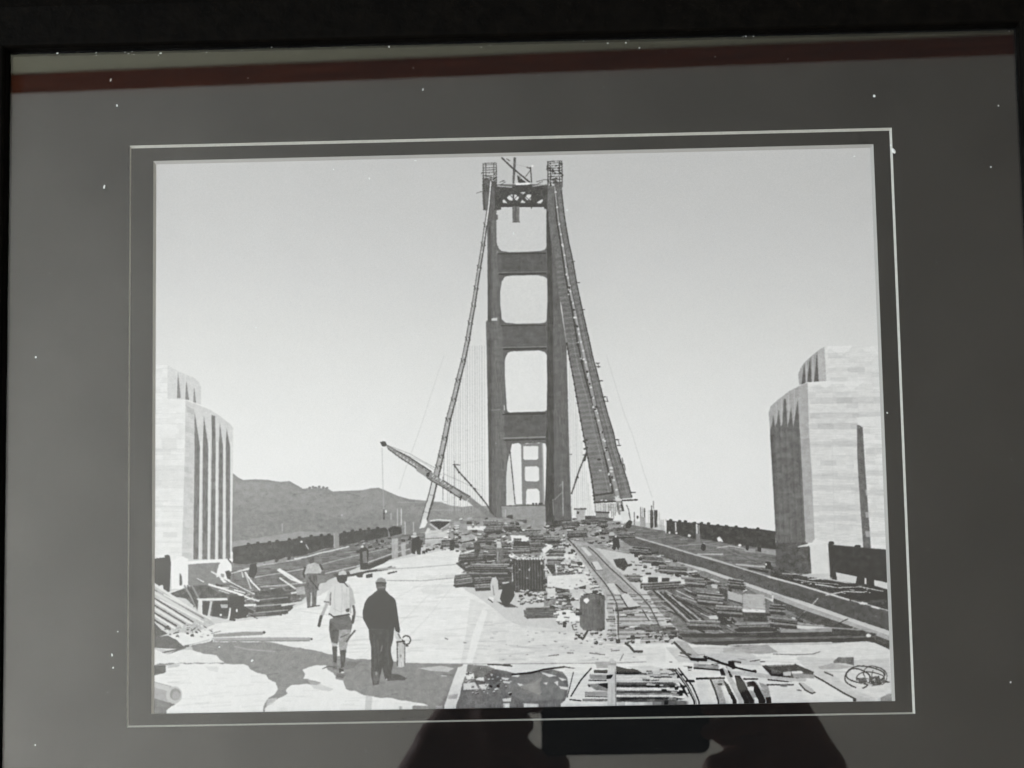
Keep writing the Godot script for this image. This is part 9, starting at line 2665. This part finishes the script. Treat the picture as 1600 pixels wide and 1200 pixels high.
func draw_people():
	p(118, [399.5, 1135.7, 427.5, 1116.9, 447, 1121.3, 435.7, 1132.2, 419, 1134.7], 4, 0, 0.7)
	p(120, [424.7, 1118.2, 455.4, 1117.3, 435.8, 1129.4], 3, 0, 0.8)
	p(214, [383.9, 960.4, 393.7, 952.3, 405, 946.9, 420.4, 945.8, 430.2, 951.5, 435.7, 962.8, 438.4, 976.8, 441.1, 992.2, 431.2, 996.2, 428.3, 1008.6, 429.7, 1018.4, 411.5, 1019.5, 391.9, 1019.8, 383.5, 1012, 389.3, 992.6, 385, 995.3, 372.5, 989.5, 379.6, 972.9], 3, 0, 1)
	p(180, [427.4, 951.5, 435.7, 962.8, 441.1, 992.2, 432.6, 996.2, 428.3, 1008.6, 428.6, 980.8], 5, 0, 0.8)
	p(172, [383.8, 973, 388, 967.5, 387.9, 992.6, 383.6, 995.3], 5, 0, 0.8)
	l(80, 2.2, [372.5, 986.7, 383.7, 988.3], 1)
	l(96, 1.7, [388, 966.1, 386.4, 995.3], 1)
	l(70, 2.0, [417.6, 947.1, 425.9, 955.6], 1)
	l(184, 2.0, [397.9, 953.7, 394.9, 980.2, 397.6, 1008.1], 0.6)
	l(184, 2.0, [412, 951.2, 413.2, 980.5, 410.1, 1015.3], 0.6)
	l(184, 2.0, [423.1, 959.8, 421.5, 987.6, 424.1, 1012.7], 0.6)
	l(184, 2.0, [392, 1001, 408.7, 1009.7, 427, 1004.4], 0.6)
	p(196, [414.7, 966.6, 428.6, 973.8, 427, 1001.7, 417.1, 1008.4], 5, 0, 0.5)
	l(176, 6.5, [379.5, 991, 370.9, 1010.4, 365.3, 1022.8], 1)
	l(78, 5.9, [366.7, 1017.3, 362.4, 1035.3], 1)
	o(66, 361.7, 1038, 3.4, 3.7, 3, 1)
	l(104, 5.1, [436.8, 996.3, 439.5, 1011.6, 436.6, 1029.7], 1)
	l(70, 4.8, [436.7, 1018.5, 435.1, 1035.2], 1)
	l(170, 2.8, [431.2, 994.8, 431.1, 1012.9], 1)
	l(56, 3.1, [383.5, 1013.4, 393.3, 1020.5, 411.5, 1018.1, 428.3, 1015.6], 1)
	p(226, [384.9, 1014.8, 393.3, 1021.9, 384.8, 1025.9], 1, 0, 1)
	p(80, [420, 1004.3, 428.4, 1001.7, 428.3, 1010, 421.3, 1009.9], 4, 0, 1)
	p(112, [384.8, 1025.9, 397.5, 1020.6, 428.3, 1018.4, 435.1, 1035.2, 432.2, 1049, 426.5, 1068.3, 422.2, 1084.9, 405.4, 1081.8, 404.1, 1070.7, 401.2, 1081.8, 390.1, 1081.6, 386, 1064.8, 383.3, 1048.1], 8, 0, 1)
	p(92, [384.8, 1028.7, 405.6, 1051.3, 401.2, 1079, 390.1, 1076, 384.7, 1049.6], 7, 0, 0.7)
	p(160, [405.7, 1048.5, 430.8, 1049, 426.5, 1068.3, 420.7, 1093.2, 405.3, 1092.9, 404.1, 1070.7], 14, 0, 1)
	l(92, 1.8, [408.3, 1065.2, 426.6, 1057.3], 1)
	l(100, 3.7, [440.6, 1050.6, 430.7, 1061.5, 420.8, 1075.2], 1)
	p(178, [388.7, 1076, 401.2, 1079, 399.8, 1085.9, 390, 1085.7], 8, 0, 1)
	p(92, [390, 1084.3, 401.2, 1084.5, 399.6, 1120.5, 392.6, 1120.4], 7, 2, 1)
	p(90, [406.7, 1092.9, 420.7, 1093.2, 416.2, 1129.1, 409.2, 1131.7], 7, 2, 1)
	p(120, [391.2, 1117.6, 401, 1120.5, 400.9, 1134.4, 391.1, 1134.2], 8, 0, 1)
	p(70, [405.1, 1131.7, 414.8, 1134.6, 413.4, 1141.5, 405, 1141.3], 5, 0, 1)
	o(232, 412, 1140.8, 3.7, 1.7, 3, 1)
	l(96, 2.0, [368.8, 1132.4, 382.8, 1127.1, 396.7, 1130.1], 1)
	p(110, [399.4, 1142.6, 418.9, 1145.7, 413.3, 1153.9, 399.3, 1150.9], 5, 0, 0.8)
	p(200, [403.7, 930.1, 406.6, 921.8, 415, 919.8, 422, 922, 423.3, 930.5], 8, 0, 1)
	p(72, [399.5, 930, 423.3, 929.1, 423.3, 941.6, 417.6, 947.1, 407.8, 946.9, 402.2, 941.2], 8, 0, 1)
	p(72, [490.3, 963.8, 507.1, 964.1, 515.4, 974, 523.7, 979.8, 529.3, 986.8, 531.9, 1003.6, 534.5, 1024.5, 538.4, 1052.3, 536.9, 1057.9, 528.6, 1053.5, 525.9, 1042.4, 525.8, 1049.3, 470, 1048.3, 463.1, 1035.7, 457.6, 1024.5, 457.7, 1009.2, 462.1, 991.2, 467.7, 981.5, 476.2, 974.7], 4, 0, 1)
	p(80, [473.3, 988.6, 504.1, 983.6, 517.9, 1003.3, 512, 1039.4, 481.2, 1041.6, 470.2, 1016.4], 4, 0, 0.5)
	l(60, 1.4, [526.4, 989.6, 530.3, 1024.4, 531.4, 1052.2], 1)
	p(88, [470, 1048.3, 525.8, 1049.3, 522.8, 1072.9, 518.4, 1089.4, 518.3, 1103.2, 523.7, 1121.3, 519.3, 1139.2, 517.7, 1155.8, 505.2, 1158.3, 499.8, 1136.1, 499.9, 1127.8, 494.1, 1149.8, 491.2, 1167.7, 478.6, 1170.2, 474.6, 1149.5, 475, 1113.5, 475.2, 1088.6, 471.2, 1066.4], 6, 0, 1)
	p(76, [500.7, 1051.6, 506.2, 1051.7, 502.7, 1127.9, 498.5, 1133.3], 4, 0, 1)
	p(110, [477.5, 1138.5, 491.4, 1138.7, 491.2, 1166.3, 480, 1167.5], 7, 0, 0.8)
	l(130, 2.2, [500.3, 1083.5, 496, 1097.3], 1)
	o(150, 485.8, 1144.1, 2.0, 3.9, 3, 1)
	o(224, 509.4, 1157.7, 3.1, 2.0, 3, 1)
	p(92, [510.9, 1144.6, 535.9, 1147.8, 552.5, 1156.4, 546.9, 1160.4, 527.4, 1160.1, 507.9, 1161.1], 6, 0, 0.85)
	p(128, [491.2, 1163.6, 502.4, 1161, 505.1, 1166.6, 493.9, 1169.1], 4, 0, 0.7)
	l(104, 2.2, [476.1, 983.1, 470.3, 1009.4, 472.9, 1033.1], 0.35)
	l(104, 2.2, [490.2, 975, 492.7, 1002.9, 489.6, 1039], 0.35)
	l(104, 2.2, [509.8, 978.1, 512.3, 1006, 509.1, 1042.1], 0.35)
	l(104, 2.2, [520.8, 989.5, 524.8, 1014.6, 527.3, 1039.6], 0.35)
	l(104, 2.2, [481.4, 1016.6, 503.7, 1022.5, 520.6, 1017.3], 0.35)
	l(52, 2.0, [466.2, 996.8, 464.6, 1019], 0.5)
	l(52, 2.0, [501.5, 969.6, 500.7, 1044.7], 0.5)
	l(52, 2.0, [514.9, 1025.5, 503.5, 1042], 0.5)
	l(120, 2.0, [481, 1058.2, 483.3, 1113.7, 481.7, 1135.8], 0.4)
	l(120, 2.0, [511.8, 1058.8, 511.3, 1100.4, 513.8, 1136.4], 0.4)
	l(120, 2.0, [489.3, 1072.3, 491.6, 1119.4], 0.4)
	l(112, 2.8, [477.6, 976.1, 490.3, 968], 0.5)
	l(108, 2.0, [507.1, 968.3, 520.9, 981.1], 0.5)
	p(98, [486.3, 945.6, 508.7, 946, 508.6, 958.6, 505.7, 965.5, 490.3, 965.2, 487.6, 958.2], 5, 0, 1)
	p(156, [486.3, 947, 490.5, 938.7, 499, 936.1, 507.3, 940.4, 510, 950.2, 498.9, 945.8], 7, 0, 1)
	l(70, 2.0, [486.3, 948.4, 508.7, 948.8], 1)
	p(160, [490.4, 956.8, 507.2, 955.8, 507.1, 959.9, 490.3, 959.6], 3, 0, 0.5)
	p(196, [531.1, 1078.5, 547.9, 1076.1, 547.3, 1130, 541.7, 1132.7, 531.9, 1131.1], 10, 2, 1)
	l(84, 2.2, [531.8, 1077.2, 531.9, 1129.8], 1)
	l(110, 2.0, [548.5, 1077.5, 548, 1128.7], 1)
	l(70, 3.1, [531.1, 1077.2, 547.9, 1076.1], 1)
	l(66, 2.5, [538.2, 1069, 547.8, 1077.5], 1)
	o(150, 539.1, 1107.8, 2.0, 4.2, 3, 1)
	p(206, [525.8, 1053.5, 532.7, 1056.4, 536.9, 1059.2, 542.3, 1073.2, 533.9, 1075.8, 527, 1067.4], 8, 0, 1)
	l(120, 2.8, [534.1, 1059.2, 539.6, 1070.4], 1)
	l(78, 2.4, [544.2, 1068.4, 546.9, 1065.6, 550.4, 1064.1, 554.3, 1064.2, 557.7, 1066, 560.2, 1069, 561.3, 1072.8, 560.7, 1076.7, 558.7, 1080, 555.5, 1082.2, 551.7, 1082.8, 548, 1081.8, 545, 1079.3], 1)
	l(70, 2.8, [550.5, 1085.8, 556.1, 1085.9], 1)
	p(190, [333.7, 907.8, 342.1, 902.4, 353.4, 901.2, 363.2, 905.6, 368.7, 919.7, 364.4, 928, 336.4, 928.8, 329.4, 924.5], 12, 0, 1)
	p(114, [335, 924.6, 365.9, 925.2, 367.2, 937.8, 357.2, 965.5, 355.6, 994.8, 345.8, 997.4, 344.6, 965.3, 343, 995.9, 336, 997.2, 333.4, 958.1], 9, 2, 1)
	l(214, 2.1, [344.6, 966.7, 345.8, 991.8], 1)
	p(98, [339.4, 892.5, 350.6, 891.3, 352, 901.1, 342.1, 903.8], 8, 0, 1)
	l(72, 3.4, [332.3, 910.6, 328, 925.9, 330.7, 932.9], 1)
	l(76, 3.7, [364.6, 905.6, 370.1, 916.9], 1)
	p(130, [357.4, 927.8, 381.3, 931.1, 378.4, 945, 358.7, 947.4], 8, 0, 1)
	l(70, 2.0, [336, 998.6, 364, 994.9], 1)
	l(72, 2.2, [339.2, 933.1, 350.3, 947.3, 361.4, 961.4], 0.8)
	p(84, [321.2, 865.5, 328.3, 860.1, 333.9, 865.8, 335.2, 882.6, 324, 885.2], 8, 0, 1)
	o(228, 324.1, 855.1, 3.1, 2.2, 3, 1)
	l(220, 1.7, [333.9, 861.6, 339.5, 871.5], 1)
	p(74, [451.9, 873.6, 463.1, 868.2, 471.5, 876.8, 468.3, 918.7, 452.9, 918.4], 9, 0, 1)
	o(220, 457.5, 868.1, 3.4, 2.8, 3, 1)
	p(150, [457.4, 879.3, 467.3, 876.7, 468.4, 904.7, 458.6, 904.6], 6, 0, 0.7)
	p(72, [567.1, 853.4, 581.2, 848.1, 586.7, 862.2, 585, 887.4, 578, 887.2, 575.3, 876, 572.4, 887.1, 565.4, 884.2], 8, 0, 1)
	o(206, 572.9, 842.3, 4.5, 2.8, 3, 1)
	o(210, 571.4, 847.9, 7.0, 2.8, 3, 1)
	p(78, [649.8, 860.6, 656.9, 855.1, 660.9, 866.4, 657.9, 880.3, 649.5, 880.2], 8, 0, 1)
	o(160, 654.2, 849.5, 4.9, 7.0, 3, 1)
	p(92, [701.6, 864.4, 712.8, 861.8, 718.2, 875.9, 712.4, 892.6, 704, 892.4], 10, 0, 1)
	o(220, 707.3, 857.5, 3.1, 2.8, 3, 1)
	p(120, [749, 879.3, 765.8, 876.8, 768.1, 907.6, 751.3, 910.1], 12, 0, 1)
	p(196, [751.9, 868.1, 761.8, 865.5, 763, 876.8, 751.8, 876.5], 8, 0, 1)
	o(216, 756.2, 865.4, 5.1, 3.1, 3, 1)
	l(170, 2.2, [754.5, 885, 752.8, 904.5], 1)
	p(206, [736.6, 954.5, 741, 940.6, 748, 937.9, 753.4, 949.2, 754.5, 965.9, 750.1, 982.6, 741.6, 990.7, 737.6, 979.5], 6, 0, 1)
	o(62, 743.8, 937.9, 4.8, 2.8, 3, 1)
	l(110, 1.4, [742.1, 958.7, 744.5, 979.7], 1)
	p(232, [733.3, 982.2, 744.5, 985.2, 741.5, 996.3, 733.2, 993.4], 3, 0, 1)
	l(60, 2.0, [731.9, 987.8, 741.5, 994.9], 1)
	p(64, [764.4, 963.3, 772.9, 953.7, 781.3, 952.5, 788.1, 961, 790.6, 977.7, 783.4, 991.5, 774.9, 1002.5, 766.5, 1002.3, 757, 988.2], 6, 0, 1)
	o(90, 784, 955.3, 4.8, 5.1, 3, 1)
	l(226, 2.8, [763.1, 953.6, 777.1, 952.4], 1)
	l(196, 2.8, [789.3, 972.1, 791.7, 994.4], 1)
	p(70, [749.9, 993.7, 783.3, 999.9, 797.1, 1007.1, 769.2, 1006.5], 4, 0, 0.8)
	p(54, [1006.6, 861.8, 1012.3, 853.5, 1019.1, 862.1, 1020.2, 876.1, 1017.1, 887.2, 1013.2, 877.3, 1010.2, 887, 1006, 884.2], 6, 0, 1)
	o(232, 1012.3, 857, 2.2, 2.2, 3, 1)
	o(190, 1004, 850.6, 6.3, 4.2, 3, 1)
	p(62, [1035.3, 828.8, 1043.9, 820.5, 1049.3, 824.8, 1044.9, 837.4, 1035, 840], 5, 0, 1)
	o(66, 1060.8, 815.3, 2.1, 3.4, 3, 1)
	p(238, [138.3, 915.3, 142.5, 901.4, 149.5, 893.1, 159.4, 889.1, 166.4, 893.4, 170.6, 904.7, 170.6, 915.9, 162.2, 920, 165, 931.2, 167.8, 938.3, 153.7, 942.2, 146.7, 935.1, 143.9, 926.6, 136.9, 929.3], 2, 0, 1)
	p(86, [156.6, 917.1, 165, 914.4, 169.2, 921.5, 167.8, 935.5, 160.8, 932.5], 10, 0, 1)
	l(70, 2.8, [162.2, 889.2, 169.2, 897.7], 1)
	p(150, [146.7, 921.1, 153.7, 922.6, 153.7, 929.6, 146.7, 929.5], 8, 0, 1)
	l(226, 3.1, [125.6, 916.5, 170.6, 942.5, 218.3, 968.5], 1)
	l(64, 1.4, [153.7, 935.2, 221.1, 970], 0.8)


func _ready():
	view_and_light()
	window()
	room()
	framed_photograph()
	phone_and_person()
